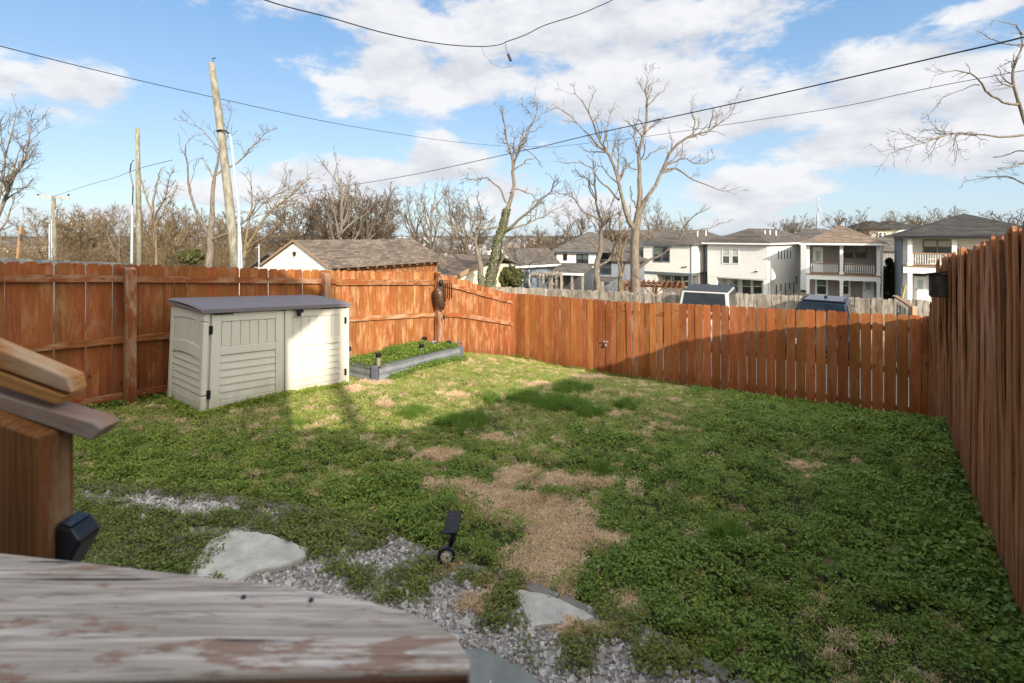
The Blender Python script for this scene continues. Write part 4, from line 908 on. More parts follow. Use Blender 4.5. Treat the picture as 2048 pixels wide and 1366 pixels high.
# white house
h = House('white lap-sided two-storey house with an overhanging upper floor and long sunlit side wall', 1415, 54.5, (.68, -.74))
W = h.fx(1535); dep = 9.6; zt = h.fz(1535, 487); zo = h.fz(1535, 560); zg = h.fz(1535, 597) - .5
h.box('upper_wall', SID_W2, 0, W, 0, dep, zo, zt); h.box('lower_wall', SID_W2, .05, W - .02, 2.2, dep - .02, zg, zo - .002); h.box('porch_ceiling', WHITE, .1, W - .1, .05, 2.1, zo - .1, zo - .004)
h.box('column', SID_W2, 0, 1.0, .02, 2.2, zg, zo - .003); h.box('column', WHITE, W - .4, W - .02, .02, .4, zg, zo - .003)
h.window(1446, 1459, 498, 526, 0, BLIND, WHITE); h.window(1465, 1477, 498, 526, 0, BLIND, WHITE)
h.window(1463, 1476, 558, 588, 2.2, WIN_G, WHITE); h.window(1485, 1502, 558, 588, 2.2, WIN_G, WHITE); h.window(1507, 1524, 558, 588, 2.2, WIN_G, WHITE)
def side_window(h, x, y0, y1, z0, z1, mat=WIN_D):
    m = h.mb(); m.box(x + .003, x + .03, y0, y1, z0, z1); o = m.build('window', WHITE, h.t); m = h.mb(); m.box(x + .031, x + .05, y0 + .07, y1 - .07, z0 + .07, z1 - .07); m.build('pane', mat, o)
for k in range(5): side_window(h, W, 2.6 + k * .85, 3.0 + k * .85, zt - 1.75, zt - .7)
for k in range(5): side_window(h, W, 2.0 + k * 1.25, 2.45 + k * 1.25, zo - 1.9 + (k % 2) * .5, zo - .55)
side_window(h, W, 7.8, 8.4, zo - 1.0, zo + .1)
rr_ = h.hip('roof', R_GREY, 0, W, 0, dep + 5, zt + .02, 1.55, ov=.45); h.fascia(WHITE, 0, W, 0, dep, zt + .03, ov=.45); h.pipes(rr_, [(1530, 461, 470, 4), (1540, 460, 468, 5), (1552, 461, 468, 6)])
m = h.mb(); m.tube([(W + .08, .3, zt - .1), (W + .08, .3, zg)], .05, 8); m.build('downspout', WHITE, h.t)
m = h.mb(); m.box(W - 1.2, W - .95, -.12, -.01, zo + .75, zo + .85); m.build('flood_light', BLACKP, h.t)
# trimmed house
h = House('white sided two-storey house with slate-grey corner trim and porch band', 1287, 57.5, (.74, -.67))
W = h.fx(1383); dep = 10; zt = h.fz(1383, 488); zo = h.fz(1383, 547); zg = h.fz(1383, 597) - .6
h.box('upper_wall', SID_W, 0, W, 0, dep, zo, zt); h.box('lower_wall', TAUPE, .06, W - .03, 2.0, dep - .02, zg, zo - .003); h.box('band', SLATE, -.03, W + .03, -.03, dep, zo - .3, zo - .004)
h.box('corner_trim', SLATE, W - .12, W + .012, -.03, .0 - .003, zo, zt); h.box('column', SID_W, 0, 1.6, .02, 2.0, zg, zo - .31); h.box('column', SLATE, W - .35, W, .0, .35, zg, zo - .31)
h.window(1309, 1322, 495, 522, 0, WIN_G, SLATE, fw=.12); h.window(1325, 1338, 495, 522, 0, WIN_D, SLATE, fw=.12)
h.window(1330, 1342, 552, 573, 2.0, WIN_G, WHITE); h.window(1348, 1363, 552, 573, 2.0, WIN, WHITE); h.window(1367, 1381, 552, 573, 2.0, WIN, WHITE)
m = h.mb(); m.tube([(W + .08, 3.4, zt - .1), (W + .08, 3.4, zg)], .08, 8); m.build('downspout', SLATE, h.t)
side_window(h, W, 4.3, 5.2, zo - 1.6, zo - .5)
rr_ = h.hip('roof', R_GREY, 0, W, 0, dep + 4, zt + .02, 1.5, ov=.35); h.fascia(SLATE, 0, W, 0, dep, zt + .03, ov=.35); h.pipes(rr_, [(1395, 462, 470, 5), (1412, 461, 468, 6)])
m = h.mb(); m.box(W - 1.0, W - .8, -.12, -.01, zo + .6, zo + .7); m.box(W - .7, W - .5, -.12, -.01, zo + .65, zo + .75); m.build('flood_light', BLACKP, h.t)
# white house with black windows behind the trees
h = House('white two-storey house with black-framed windows and a dark roof behind the bare trees', 1113, 60, (.93, -.36))
W = h.fx(1192); dep = 9; zt = h.fz(1113, 502); zg = -4.6
h.box('wall', SID_W2, 0, W, 0, dep, zg, zt); h.window(1154, 1176, 509, 530, 0, WIN, BLACKP, panes=2, fw=.06); h.window(1127.5, 1133.5, 508.5, 520, 0, WIN_D, BLACKP, fw=.05)
h.hip('roof', R_MID, 0, W + 1.5, 0, dep, zt + .02, 2.3, ov=.6); h.fascia(SLATE, 0, W + 1.5, 0, dep, zt + .05, ov=.6)
h.box('porch_roof', R_MID, .2, W + 2.5, -3.2, -.01, zt - 3.1, zt - 2.9); 
h.box('wing_wall', BLUEGREY, W + .02, h.fx(1287), 1.0, dep, zg, zt - 1.0); h.gable('wing_roof', R_MID, W + 1.8, h.fx(1287), .8, dep, zt - .98, 1.7, axis='x')
h.window(1200, 1222, 520, 548, 1.0, WIN_D, SLATE)
for px in (1120, 1135, 1150, 1172, 1205): x = h.fx(px, -3); m = h.mb(); m.box(x - .12, x + .12, -3.1, -2.86, zg, zt - 3.1); m.build('column', GREYWOOD, h.t)
# brown roofed house behind
h = House('dark brown roofed house filling the gap behind the big bare tree', 1196, 70, (.93, -.36)); h.box('wall', BLUEGREY, 0, 14, 0, 8, -5, 1.6); h.gable('roof', R_MID, 0, 14, 0, 8, 1.6, 2.0, axis='x')
h.window(1262, 1272, 505, 520, 0, WIN_D, WHITE)
# addition with flat shed roof and pergola
h = House('low addition with a dark shingled lean-to roof in front of the white house', 1098, 50, (.9, -.43), name='lean_to', cat='lean-to')
W = h.fx(1168); z1 = h.fz(1098, 545); z0 = h.fz(1098, 531); m = h.mb(); m.prism([(0, 0, z1), (0, 3.5, z0 + .1), (0, 3.5, z0 - .05), (0, 0, z1 - .15)], (W, 0, 0)); m.build('roof', R_MID, h.t)
h.box('fascia', WHITE, 0, W, -.05, -.001, z1 - .2, z1 + .02); h.box('wall', SLATE, 0, W, 3.0, 3.2, -4.5, z0 - .3)
for k in range(4): x = .2 + (W - .4) * k / 3; h.box('column', GREYWOOD, x - .1, x + .1, .1, .3, -4.5, z1 - .2)
def pergola(label, px0, px1, py, D, F, mat, depth=3.0, hgt=2.3, n=7, posts=3):
    h = House(label, px0, D, F, cat='pergola', name='pergola'); W = h.fx(px1); z = h.fz(px0, py); h.box('beam', mat, -.1, W + .1, 0, .12, z - .2, z); h.box('beam', mat, -.1, W + .1, depth, depth + .12, z - .2, z)
    for k in range(n): x = W * k / (n - 1); h.box('rafter', mat, x - .05, x + .05, -.3, depth + .4, z + .002, z + .15)
    for k in range(posts):
        x = W * k / (posts - 1)
        for y in (0, depth): h.box('post', mat, x - .09, x + .09, y, y + .12, z - hgt, z - .2)
        if k < posts - 1: m = h.mb(); m.bar((x + .1, .06, z - .8), (x + .7, .06, z - .2), .08); m.build('brace', mat, h.t)
        if k > 0: m = h.mb(); m.bar((x - .1, .06, z - .8), (x - .7, .06, z - .2), .08); m.build('brace', mat, h.t)
pergola('grey weathered pergola with braced posts left of the white house', 1062, 1112, 551, 44, (.97, -.25), GREYWOOD)
pergola('low red-brown pergola in front of the slate-trimmed house', 1250, 1365, 568, 40, (.93, -.36), BROWNP, depth=2.5, n=12)
pergola('thin black patio canopy frame behind the jeep', 1397, 1474, 575, 40, (.97, -.25), BLACKP, depth=2.5, n=4, posts=2)
# blue house
h = House('blue lap-sided single-storey house with white eaves and a grey gable roof', 986, 52, (.62, -.78)); 
zt = h.fz(1029, 531)
h = House('blue lap-sided single-storey house with white eaves and a grey gable roof', 1024, 60, (.50, -.866)) if False else h
Wd = h.fx(1029); dep = h.sy(1114, Wd)
h.box('wall', BLUE_S, 0, Wd, 0, dep, -4.9, zt); m = h.mb(); m.add([(0, .01, zt), (Wd, .01, zt), (Wd / 2, .01, zt + 1.5)], [(0, 1, 2)]); m.build('gable_wall', BLUE_S, h.t)
h.gable('roof', R_GREY, 0, Wd, 0, dep, zt, 1.5, ov=.4)
m = h.mb(); m.bar((Wd / 2, -.43, zt + 1.62), (Wd + .42, -.43, zt - .16), .05, .2); m.bar((Wd / 2, -.43, zt + 1.62), (-.42, -.43, zt - .16), .05, .2); m.bar((Wd + .42, -.43, zt - .14), (Wd + .42, dep + .4, zt - .14), .05, .18); m.build('fascia', WHITE, h.t)
side_window(h, Wd, 7.5, 8.4, zt - 1.6, zt - .4); side_window(h, Wd, 11.5, 12.3, zt - 1.2, zt - .4); side_window(h, Wd, 1.0, 1.9, zt - 2.4, zt - .2, WIN)
# small gable in front of blue house
h = House('small grey-roofed house with a white gable peak left of the ivy tree', 930, 62, (.75, -.66)); h.box('wall', SLATE, 0, 5, 0, 7, -4.9, -.9); h.gable('roof', R_GREY, 0, 5, 0, 9, -.9, 1.2)
m = h.mb(); m.bar((2.5, -.4, .42), (5.4, -.4, -.97), .05, .2); m.bar((2.5, -.4, .42), (-.4, -.4, -.97), .05, .2); m.build('fascia', WHITE, h.t)
# cream gable garage
h = House('cream garage with a brown lean roof and tan barge board beside the ivy tree trunk', 898, 30, (.85, .50), cat='garage', name='garage')
W = 3.2; zt = h.fz(906, 553); h.box('wall', CREAMW, .25, h.fx(951), .02, 7, -3.2, zt - .3)
xa, xb = h.fx(898), h.fx(958); za, zb_ = h.fz(898, 556), h.fz(958, 522)
m = h.mb(); m.add([(xa, .01, zt - .35), (h.fx(951), .01, zt - .35), (h.fx(951), .01, zb_ - .25), (xa, .01, za - .1)], [(0, 1, 2, 3)]); m.build('gable_wall', CREAMW, h.t)
m = h.mb(); m.prism([(xa - .3, -.4, za - .1), (xb, -.4, zb_ + .0), (xb, -.4, zb_ - .14), (xa - .3, -.4, za - .24)], (0, 9, 0)); m.build('roof', R_BRN, h.t)
m = h.mb(); m.bar((xa - .3, -.43, za - .2), (xb, -.43, zb_ - .12), .04, .26); m.build('barge_board', PALEWOOD, h.t)
# long brown roof left of it (lower roof right of the garage roof)
h = House('low brown-shingled roof just right of the shingled garage', 874, 34, (.9, -.43), cat='building', name='outbuilding'); h.box('wall', CREAMW, 0, 3.0, 0, 5, -3.2, .9); h.gable('roof', R_BRN, 0, 3.0, 0, 5, .95, .55, axis='x', ov=.5)

# shingled garage behind the left fence
GR0 = Vector((-8.68, 20, 2.80)); gdir = Vector((.56, .83, 0)); gper = Vector((.83, -.56, 0))
gg = thing('garage', 'garage with a white lap-board gable and long brown shingled roof behind the cedar fence', 'garage', (GR0.x, GR0.y, -1.2))
hwL, hwR, dz_, Lr = 2.45, 2.25, 1.0, 6.2
def gp_(a, s_, z): return tuple(GR0 + gper * a + gdir * s_ + Vector((0, 0, z)))
m = MB(); m.prism([gp_(-hwL, -.08, -1.08), gp_(0, -.08, 0), gp_(hwR, -.08, -dz_), gp_(hwR, -.08, -dz_ - .07), gp_(0, -.08, -.08), gp_(-hwL, -.08, -1.16)], gdir * (Lr + .4)); m.build('roof', R_BRN, gg)
m = MB(); m.prism([gp_(-hwL + .12, 0, -1.11), gp_(0, 0, -.08), gp_(hwR - .10, 0, -dz_ - .02), gp_(hwR - .10, 0, -4.2), gp_(-hwL + .12, 0, -4.2)], gdir * .12); wl_ = m.build('wall', CREAMW if False else plain('white_gable_paint', (.80, .78, .72), .6, var=.03), gg)
for k in range(5):
    z = -.30 - k * .21; w0 = hwL * (-z - .12) / 1.08; w1 = hwR * (-z - .12) / 1.0
    if w0 < .1: continue
    m = MB(); m.prism([gp_(-w0, -.004, z), gp_(w1, -.004, z), gp_(w1, -.018, z - .19), gp_(-w0, -.018, z - .19)], gdir * .003); m.build('siding_board', plain('white_board', (.80, .78, .72), .6, var=.03) if k == 0 else bpy.data.materials['white_board'], gg)
m = MB(); m.bar(gp_(-hwL, -.09, -1.10), gp_(0, -.09, -.02), .03, .09); m.bar(gp_(0, -.09, -.02), gp_(hwR, -.09, -dz_ - .02), .03, .09); m.build('barge_board', PALEWOOD, gg)
m = MB(); m.prism([gp_(hwR - .42, .1, -dz_ - .06), gp_(hwR - .42, Lr, -dz_ - .06), gp_(hwR - .42, Lr, -4), gp_(hwR - .42, .1, -4)], gper * -.1); m.build('side_wall', CEDAR_RAIL, gg)
for k in range(13): m = MB(); a = .4 + k * (Lr - .6) / 12; m.bar(gp_(hwR - .45, a, -dz_ + .02), gp_(hwR - .02, a, -dz_ - .13), .04, .06); m.build('rafter_tail', PALEWOOD, gg)
m = MB(); m.bar(gp_(hwR - .45, Lr + .05, -dz_ + .0), gp_(hwR - .45, Lr + .05, -3), .14); m.build('corner_post', PALEWOOD, gg)
m = MB(); v, f = ring_tube(gp_(0, -.02, -.55), -gdir, [(.10, 0), (.10, .03), (.05, .03), (.001, .02)], 10); m.add(v, f); m.build('vent', DARKWOOD, gg)
h = House('white gabled building peeking out behind the left end of the shingled garage', 500, 26, (.86, -.51), cat='building', name='outbuilding'); h.box('wall', WHITE, .3, 3.0, 0, 4, -2, 1.35); h.gable('roof', R_MID, .3, 3.4, 0, 4, 1.3, .75, ov=.25)
# house on the rise behind
h = House('distant stone and white house with dark roofs between the two porch houses', 1738, 95, (.97, -.25)); W = h.fx(1800); zt = h.fz(1738, 458)
h.box('wall', STONE, 0, W * .75, 0, 8, -7, zt); h.box('wall', WHITE, W * .78, W * 1.4, 1, 9, -7, zt + .1); h.hip('roof', R_CHAR, -1, W, 0, 10, zt, 1.6, ov=.8); h.hip('roof', R_CHAR, W * .5, W * 1.7, 1, 10, zt + .1, 1.6, ov=.6)
for a in (1753, 1761, 1769): h.window(a - 2.4, a + 2.4, 465, 475, 0, WIN_D, WHITE, fw=.1)
for a in (1804, 1812): h.window(a - 2.2, a + 2.2, 464, 471, 1, WIN_D, WHITE, fw=.1)
h = House('grey roofed house low between the porch houses behind an evergreen', 1764, 60, (.9, -.4)); h.box('wall', TAUPE, 0, 6, 0, 6, -4.5, h.fz(1764, 500)); h.gable('roof', R_MID, 0, 6, 0, 6, h.fz(1764, 500), 1.4, axis='x'); h.box('wall', R_MID, -.5, 6, -3, -.1, -1.9, -1.6)
h = House('brown roofed house behind the white house with four roof vents', 1560, 75, (.68, -.74)); h.box('wall', WHITE, 0, 7, 0, 12, -5, 2.6); h.gable('roof', R_MID, 0, 7, 0, 12, 2.6, 1.9) if False else h.hip('roof', R_MID, 0, 7, 0, 12, 2.6, 1.4)

# far-off town: hundreds of small houses too distant to count
m = MB(); r_ = random.Random(11); FT = []
for k in range(430):
    d = r_.uniform(230, 900); px = r_.uniform(-100, 2100) if k % 3 else r_.uniform(820, 1130); x = (px - 1024) / FQ * d; z = float(out_z(d)) - .5; w, l_, hh = r_.uniform(7, 14), r_.uniform(8, 20), r_.uniform(3, 7.5)
    a = r_.uniform(-.6, .6); ca, sa = math.cos(a), math.sin(a)
    def tf(X, Y, Z): return (x + X * ca - Y * sa, d + X * sa + Y * ca, z + Z)
    m.tf = tf; m.mi = r_.choice([0, 0, 0, 1, 2, 3]); m.box(0, w, 0, l_, 0, hh); m.mi = r_.choice([4, 4, 5, 6])
    m.prism([(-.5, -.5, hh), (w / 2, -.5, hh + w * .28), (w + .5, -.5, hh)], (0, l_ + 1, 0))
o = m.build('far_town', [WHITE, plain('far_cream', (.6, .55, .45)), plain('far_brick', (.3, .14, .10)), plain('far_grey', (.35, .36, .38)), plain('far_roof1', (.14, .13, .13)), plain('far_roof2', (.22, .19, .17)), plain('far_roof3', (.35, .35, .36))])
props(o, 'mass of small distant houses spread over the valley', kind='stuff')

# ---------------------------------------------------------------- vehicles
def vehicle(label, px, d, yaw, length, width, height, body, boxy, roofmat, name='parked_car', cat='car', z=None):
    x, y, _ = P(px, HOR, d); z = z if z is not None else float(out_z(d)) + .12; t = thing(name, label, cat, (x, y, z)); ca, sa = math.cos(yaw), math.sin(yaw)
    def tf(a, b, c): return (x + a * ca - b * sa, y + a * sa + b * ca, z + c)        # a across, b along (front at -b)
    w, H = width / 2, height; Ln = length; hb = H * (.60 if boxy else .56)
    def loft(sections, mat, nm, bevel=.0, smooth=False):
        m = MB(tf); vs = []; 
        for (b, hw, z0, z1) in sections: vs += [(-hw, b, z0), (hw, b, z0), (hw, b, z1), (-hw, b, z1)]
        k = len(sections); fs = [(0, 1, 2, 3), ((k - 1) * 4 + 3, (k - 1) * 4 + 2, (k - 1) * 4 + 1, (k - 1) * 4)]
        for i in range(k - 1):
            for j in range(4): fs.append((i * 4 + j, (i + 1) * 4 + j, (i + 1) * 4 + (j + 1) % 4, i * 4 + (j + 1) % 4))
        m.add(vs, fs); return m.build(nm, mat, t, bevel=bevel, segs=3)
    h0 = .32
    if boxy: sec = [(-Ln / 2, w * .86, h0 + .15, hb - .12), (-Ln / 2 + .12, w * .94, h0, hb - .05), (-Ln * .16, w * .97, h0, hb), (Ln * .42, w * .97, h0, hb), (Ln / 2, w * .94, h0 + .05, hb - .02)]
    else: sec = [(-Ln / 2, w * .80, h0 + .1, hb - .30), (-Ln / 2 + .25, w * .94, h0, hb - .16), (-Ln * .2, w, h0, hb), (Ln * .4, w, h0, hb), (Ln / 2, w * .9, h0 + .1, hb - .05)]
    loft(sec, body, 'body', .05)
    if boxy: cb = [(-Ln * .20, w * .93, hb), (-Ln * .13, w * .84, H)], [(Ln * .47, w * .93, hb), (Ln * .45, w * .84, H)]
    else: cb = [(-Ln * .22, w * .92, hb), (-Ln * .04, w * .72, H - .03)], [(Ln * .47, w * .90, hb), (Ln * .34, w * .72, H - .05)]
    (f0, f1), (r0, r1) = cb
    m = MB(tf); q = [(-f0[1], f0[0], f0[2]), (f0[1], f0[0], f0[2]), (r0[1], r0[0], r0[2]), (-r0[1], r0[0], r0[2]), (-f1[1], f1[0], f1[2]), (f1[1], f1[0], f1[2]), (r1[1], r1[0], r1[2]), (-r1[1], r1[0], r1[2])]
    m.add(q, [(0, 3, 2, 1), (4, 5, 6, 7), (0, 1, 5, 4), (1, 2, 6, 5), (2, 3, 7, 6), (3, 0, 4, 7)]); m.build('cabin', body, t, bevel=.06, segs=3)
    GL = glass('car_glass', (.012, .018, .025), .10, .22) if 'car_glass' not in bpy.data.materials else bpy.data.materials['car_glass']
    q = [Vector(p) for p in q]
    def pane(i, j, k, l, s0, nm, out, s1=0):
        c = [q[i], q[j], q[k], q[l]]; ct = sum(c, Vector()) / 4; nn = (c[1] - c[0]).cross(c[3] - c[0]).normalized()
        if nn.dot(out) < 0: nn = -nn
        pts = [ct + (p - ct) * s0 + nn * .008 for p in c]; m = MB(tf); m.prism(pts, nn * .008); m.build(nm, GL, t)
    pane(0, 1, 5, 4, .86 if boxy else .90, 'windscreen', Vector((0, -1, .3))); pane(3, 2, 6, 7, .82, 'rear_window', Vector((0, 1, .3)))
    for sgn, (i, j, k, l) in ((1, (1, 2, 6, 5)), (-1, (0, 3, 7, 4))):
        A, B_, C_, D_ = q[i], q[j], q[k], q[l]; nw = 3
        for s_ in range(nw):
            a, b = s_ / nw, (s_ + 1) / nw
            c = [A.lerp(B_, a), A.lerp(B_, b), D_.lerp(C_, b), D_.lerp(C_, a)]; ct = sum(c, Vector()) / 4; nn = Vector((sgn, 0, .15)).normalized()
            m = MB(tf); m.prism([ct + (p - ct) * .84 + nn * .006 for p in c], nn * .01); m.build('side_window', GL, t)
    m = MB(tf); m.box(-f1[1] * .98, f1[1] * .98, f1[0] + .04, r1[0] - .03, H - .015, H + .035); m.build('roof', roofmat, t, bevel=.03, segs=3)
    if not boxy:
        for sgn in (-1, 1): m = MB(tf); m.bar((sgn * f1[1] * .9, f1[0] + .3, H + .06), (sgn * f1[1] * .9, r1[0] - .1, H + .05), .035); m.build('roof_rail', BLACKP, t)
        m = MB(tf); m.box(-.04, .04, f1[0] + .9, f1[0] + 1.1, H + .035, H + .10); m.build('antenna', BLACKP, t)
    for sgn in (-1, 1):
        m = MB(tf); m.box(sgn * (w + .02) - .0, sgn * (w + .2), f0[0] + .15, f0[0] + .25, hb + .02, hb + .2) if sgn > 0 else m.box(-(w + .2), -(w + .02), f0[0] + .15, f0[0] + .25, hb + .02, hb + .2); m.build('mirror', BLACKP, t, bevel=.02)
        m = MB(tf); m.box(sgn * w * .62 - .15, sgn * w * .62 + .15, -Ln / 2 - .02, -Ln / 2 + .05, hb - .38, hb - .22); m.build('headlight', glass('headlight_glass', (.5, .5, .5)) if 'headlight_glass' not in bpy.data.materials else bpy.data.materials['headlight_glass'], t)
        for b in (-Ln * .31, Ln * .31):
            c = Vector((sgn * (w - .12), b, .36)); m = MB(tf); m.tube([c + Vector((-.12, 0, 0)), c + Vector((.12, 0, 0))], .36, 20); wh = m.build('wheel', BLACKP, t)
            m = MB(tf); m.tube([c + Vector((-.125, 0, 0)), c + Vector((.125, 0, 0))], .2, 12); m.build('rim', STEEL, wh)
NAVY = plain('navy_paint', (.012, .018, .034), .25, .2, var=.05, bmp=0, spec=.7); SILV = plain('pale_grey_paint', (.42, .41, .37), .3, .1, var=.03, bmp=0, spec=.6); SOFT = plain('dark_soft_top', (.03, .032, .036), .6)
vehicle('boxy pale grey off-road car with a dark roof behind the back fence', 1413, 18.6, -.50, 4.3, 1.9, 1.85, SILV, True, SOFT, z=EYE - (587 - HOR) / FQ * 16.9 - 1.92)
vehicle('navy blue family car with roof rails behind the right part of the back fence', 1646, 17.2, -.66, 4.6, 1.9, 1.72, NAVY, False, NAVY, z=EYE - (597 - HOR) / FQ * 15.6 - 2.0)

# ---------------------------------------------------------------- poles and wires
POLE = wood('utility_pole_wood', (.10, .088, .06), (.27, .235, .165), (.32, .32, .27), .2, rand=.1, knots=False); PVC = plain('white_conduit', (.36, .41, .46), .4, var=.05)
t = thing('utility_pole', 'large leaning wooden utility pole with two pale conduits beside it', 'utility pole', P(471, 560, 17))
m = MB(); d = 17; m.tube([P(474, 590, d), P(468, 500, d), P(458, 400, d), P(444, 280, d), P(432, 190, d), P(423, 126, d)], [.155, .15, .14, .125, .11, .095], 14); m.build('pole', POLE, t, smooth=True)
m = MB(); m.tube([P(479, 590, d - .2), P(478, 420, d - .2), P(462, 280, d - .2), P(459, 268, d - .2)], [.05, .05, .035, .03], 8); m.build('conduit', PVC, t)
m = MB(); m.tube([P(485, 590, d - .25), P(482, 490, d - .25), P(476, 410, d - .22), P(466, 320, d - .2)], .03, 8); m.build('conduit', PVC, t)
m = MB(); m.tube([P(433, 262, d - .15), P(441, 260, d - .17), P(452, 262, d - .15), P(458, 268, d - .2)], .03, 6); m.tube([P(427, 124, d), P(425, 117, d), P(431, 116, d)], .02, 6); m.build('cable_clamp', BLACKP, t)
t = thing('utility_pole', 'medium straight utility pole with a thin white conduit on its left', 'utility pole', P(276, 560, 26))
d = 26; m = MB(); m.tube([P(279, 570, d), P(277, 400, d), P(275, 256, d)], [.14, .12, .085], 12); m.build('pole', POLE, t, smooth=True)
m = MB(); m.tube([P(263, 570, d), P(264, 480, d), P(265, 410, d)], .06, 8); m.build('conduit', PVC, t)
m = MB(); m.tube([P(265, 410, d), P(266, 372, d), P(263, 358, d), P(260, 345, d), P(262, 328, d), P(267, 320, d)], .03, 6); m.tube([P(262, 412, d), P(268, 412, d)], .03, 6); m.build('cable', BLACKP, t)
m = MB(); m.tube([P(263, 570, d + .1), P(264, 440, d + .1)], .03, 8) ; m.build('conduit', PVC, t)
t = thing('utility_pole', 'small far utility pole with a crossarm and white conduits', 'utility pole', P(107, 540, 40))
d = 40; m = MB(); m.tube([P(108, 560, d), P(108, 450, d), P(107, 392, d)], [.20, .17, .12], 10); m.build('pole', POLE, t)
m = MB(); m.bar(P(74, 392.5, d), P(139, 396, d), .12); m.build('crossarm', GREYWOOD, t)
for px in (76, 137): m = MB(); m.tube([P(px, 392, d), P(px, 388, d)], .07, 6); m.build('insulator', BLACKP, t)
for (px, py) in ((99, 448), (103, 440), (98.5, 455)): m = MB(); m.tube([P(px, 560, d - .2), P(px, py, d - .2)], .045, 6); m.build('conduit', PVC, t)
m = MB(); m.tube([P(112, 420, d), P(112, 434, d)], .13, 8); m.build('transformer', STEEL, t)
t = thing('wooden_post', 'leaning tan wooden post among the brush at far left', 'post', P(38, 530, 40)); m = MB(); m.bar(P(35, 535, 40), P(43, 454, 40), .22); m.build('post_timber', wood('tan_post', (.30, .18, .10), (.5, .33, .19)), t); m = MB(); m.box(*[v for v in (P(42, 0, 40)[0], P(45, 0, 40)[0])], 39.8, 40, P(0, 480, 40)[2], P(0, 468, 40)[2]); m.build('meter_box', STEEL, t)
t = thing('utility_pole', 'far utility pole with short crossarms behind the white houses', 'utility pole', P(1137, 500, 85)); d = 85; m = MB(); m.tube([P(1137, 520, d), P(1136, 448, d)], [.22, .15], 8); m.build('pole', POLE, t); m = MB(); m.bar(P(1128, 467, d), P(1142, 466, d), .2); m.bar(P(1131, 471, d), P(1141, 471, d), .2); m.build('crossarm', GREYWOOD, t)
t = thing('light_pole', 'tall thin white mast behind the tan-roofed porch house', 'mast', P(1636, 500, 80)); d = 80
m = MB(); m.tube([P(1635, 520, d), P(1635, 430, d)], .16, 8); m.tube([P(1639, 520, d), P(1639, 440, d)], .12, 8); m.tube([P(1635, 430, d), P(1635.5, 395, d)], .08, 8); m.build('mast', PVC, t); m = MB(); m.bar(P(1635, 397, d), P(1639, 398, d), .15); m.bar(P(1638, 414, d), P(1639, 422, d), .2); m.build('fitting', STEEL, t)
t = thing('light_pole', 'short white post beside the shingled garage gable', 'post', P(518, 530, 24)); m = MB(); m.tube([P(518, 560, 24), P(518, 489, 24)], .035, 8); m.tube([P(511, 496, 24), P(518, 494, 24)], .02, 6); m.build('post_tube', PVC, t)
def wire(label, pts, r, sub=6, name='power_line'):
    P3 = [Vector(P(*p)) for p in pts]; out = []
    for i in range(len(P3) - 1):
        p0, p1, p2, p3 = P3[max(i - 1, 0)], P3[i], P3[i + 1], P3[min(i + 2, len(P3) - 1)]
        for k in range(sub):
            t_ = k / sub; out.append(.5 * ((2 * p1) + (-p0 + p2) * t_ + (2 * p0 - 5 * p1 + 4 * p2 - p3) * t_ ** 2 + (-p0 + 3 * p1 - 3 * p2 + p3) * t_ ** 3))
    out.append(P3[-1]); m = MB(); m.tube(out, r, 6); o = m.build(name, BLACKP); props(o, label, 'cable'); return o
wire('thin power line descending from the upper left edge to mid-sky', [(-260, 25, 13), (0, 92, 15), (211, 145, 18), (420, 193, 22), (656, 244, 28), (812, 270, 34), (905, 283, 38), (1010, 292, 44), (1095, 293, 50)], .014)
wire('thick black power line sweeping from the upper right down to the left trees', [(2300, 5, 11), (2048, 74, 12.5), (1893, 110, 14), (1700, 155, 16), (1560, 187, 18), (1380, 226, 21), (1188, 268, 26), (1084, 293, 29), (980, 316, 33), (890, 336, 37), (800, 354, 41), (680, 374, 48), (560, 393, 56), (505, 402, 60)], .022)
wire('second thinner power line below the thick one at right', [(2300, 95, 16), (2048, 141, 18), (1873, 173, 20), (1700, 210, 23), (1560, 233, 26), (1298, 272, 33), (1187, 285, 37), (1095, 295, 40), (1010, 303, 44)], .014)
wire('slack cable hanging across the top centre of the sky, left part', [(400, -60, 8), (530, 0, 8.6), (663, 36, 9.4), (777, 68, 10.2), (884, 88, 11), (963, 93, 11.6), (1000, 89, 11.9), (1011, 84, 12)], .011)
wire('slack cable hanging across the top centre of the sky, right part', [(1011, 84, 12), (1050, 70, 12.2), (1091, 50, 12.4), (1160, 28, 12.8), (1225, 0, 13.2), (1330, -50, 14)], .012)
t = thing('cable_connector', 'small cable connector with thin looped wire dangling from the slack cable', 'cable connector', P(1018, 115, 12)); m = MB(); m.tube([P(1011, 84, 12), P(1012, 97, 12), P(1016, 110, 12)], .006, 6); m.tube([P(1016, 108, 12), P(1022, 122, 12)], [.03, .035], 8); m.build('connector', BLACKP, t)
m = MB(); m.tube([P(963, 94, 11.6), P(969, 110, 11.7), P(985, 128, 11.8), P(1005, 136, 11.9), P(1024, 132, 12), P(1028, 123, 12)], .0035, 5); m.build('loop_wire', BLACKP, t)
wire('faint distant wire between the far crossarm pole and the medium pole', [(107, 393, 40), (170, 372, 36), (230, 355, 31), (275, 338, 26), (345, 320, 22)], .012)
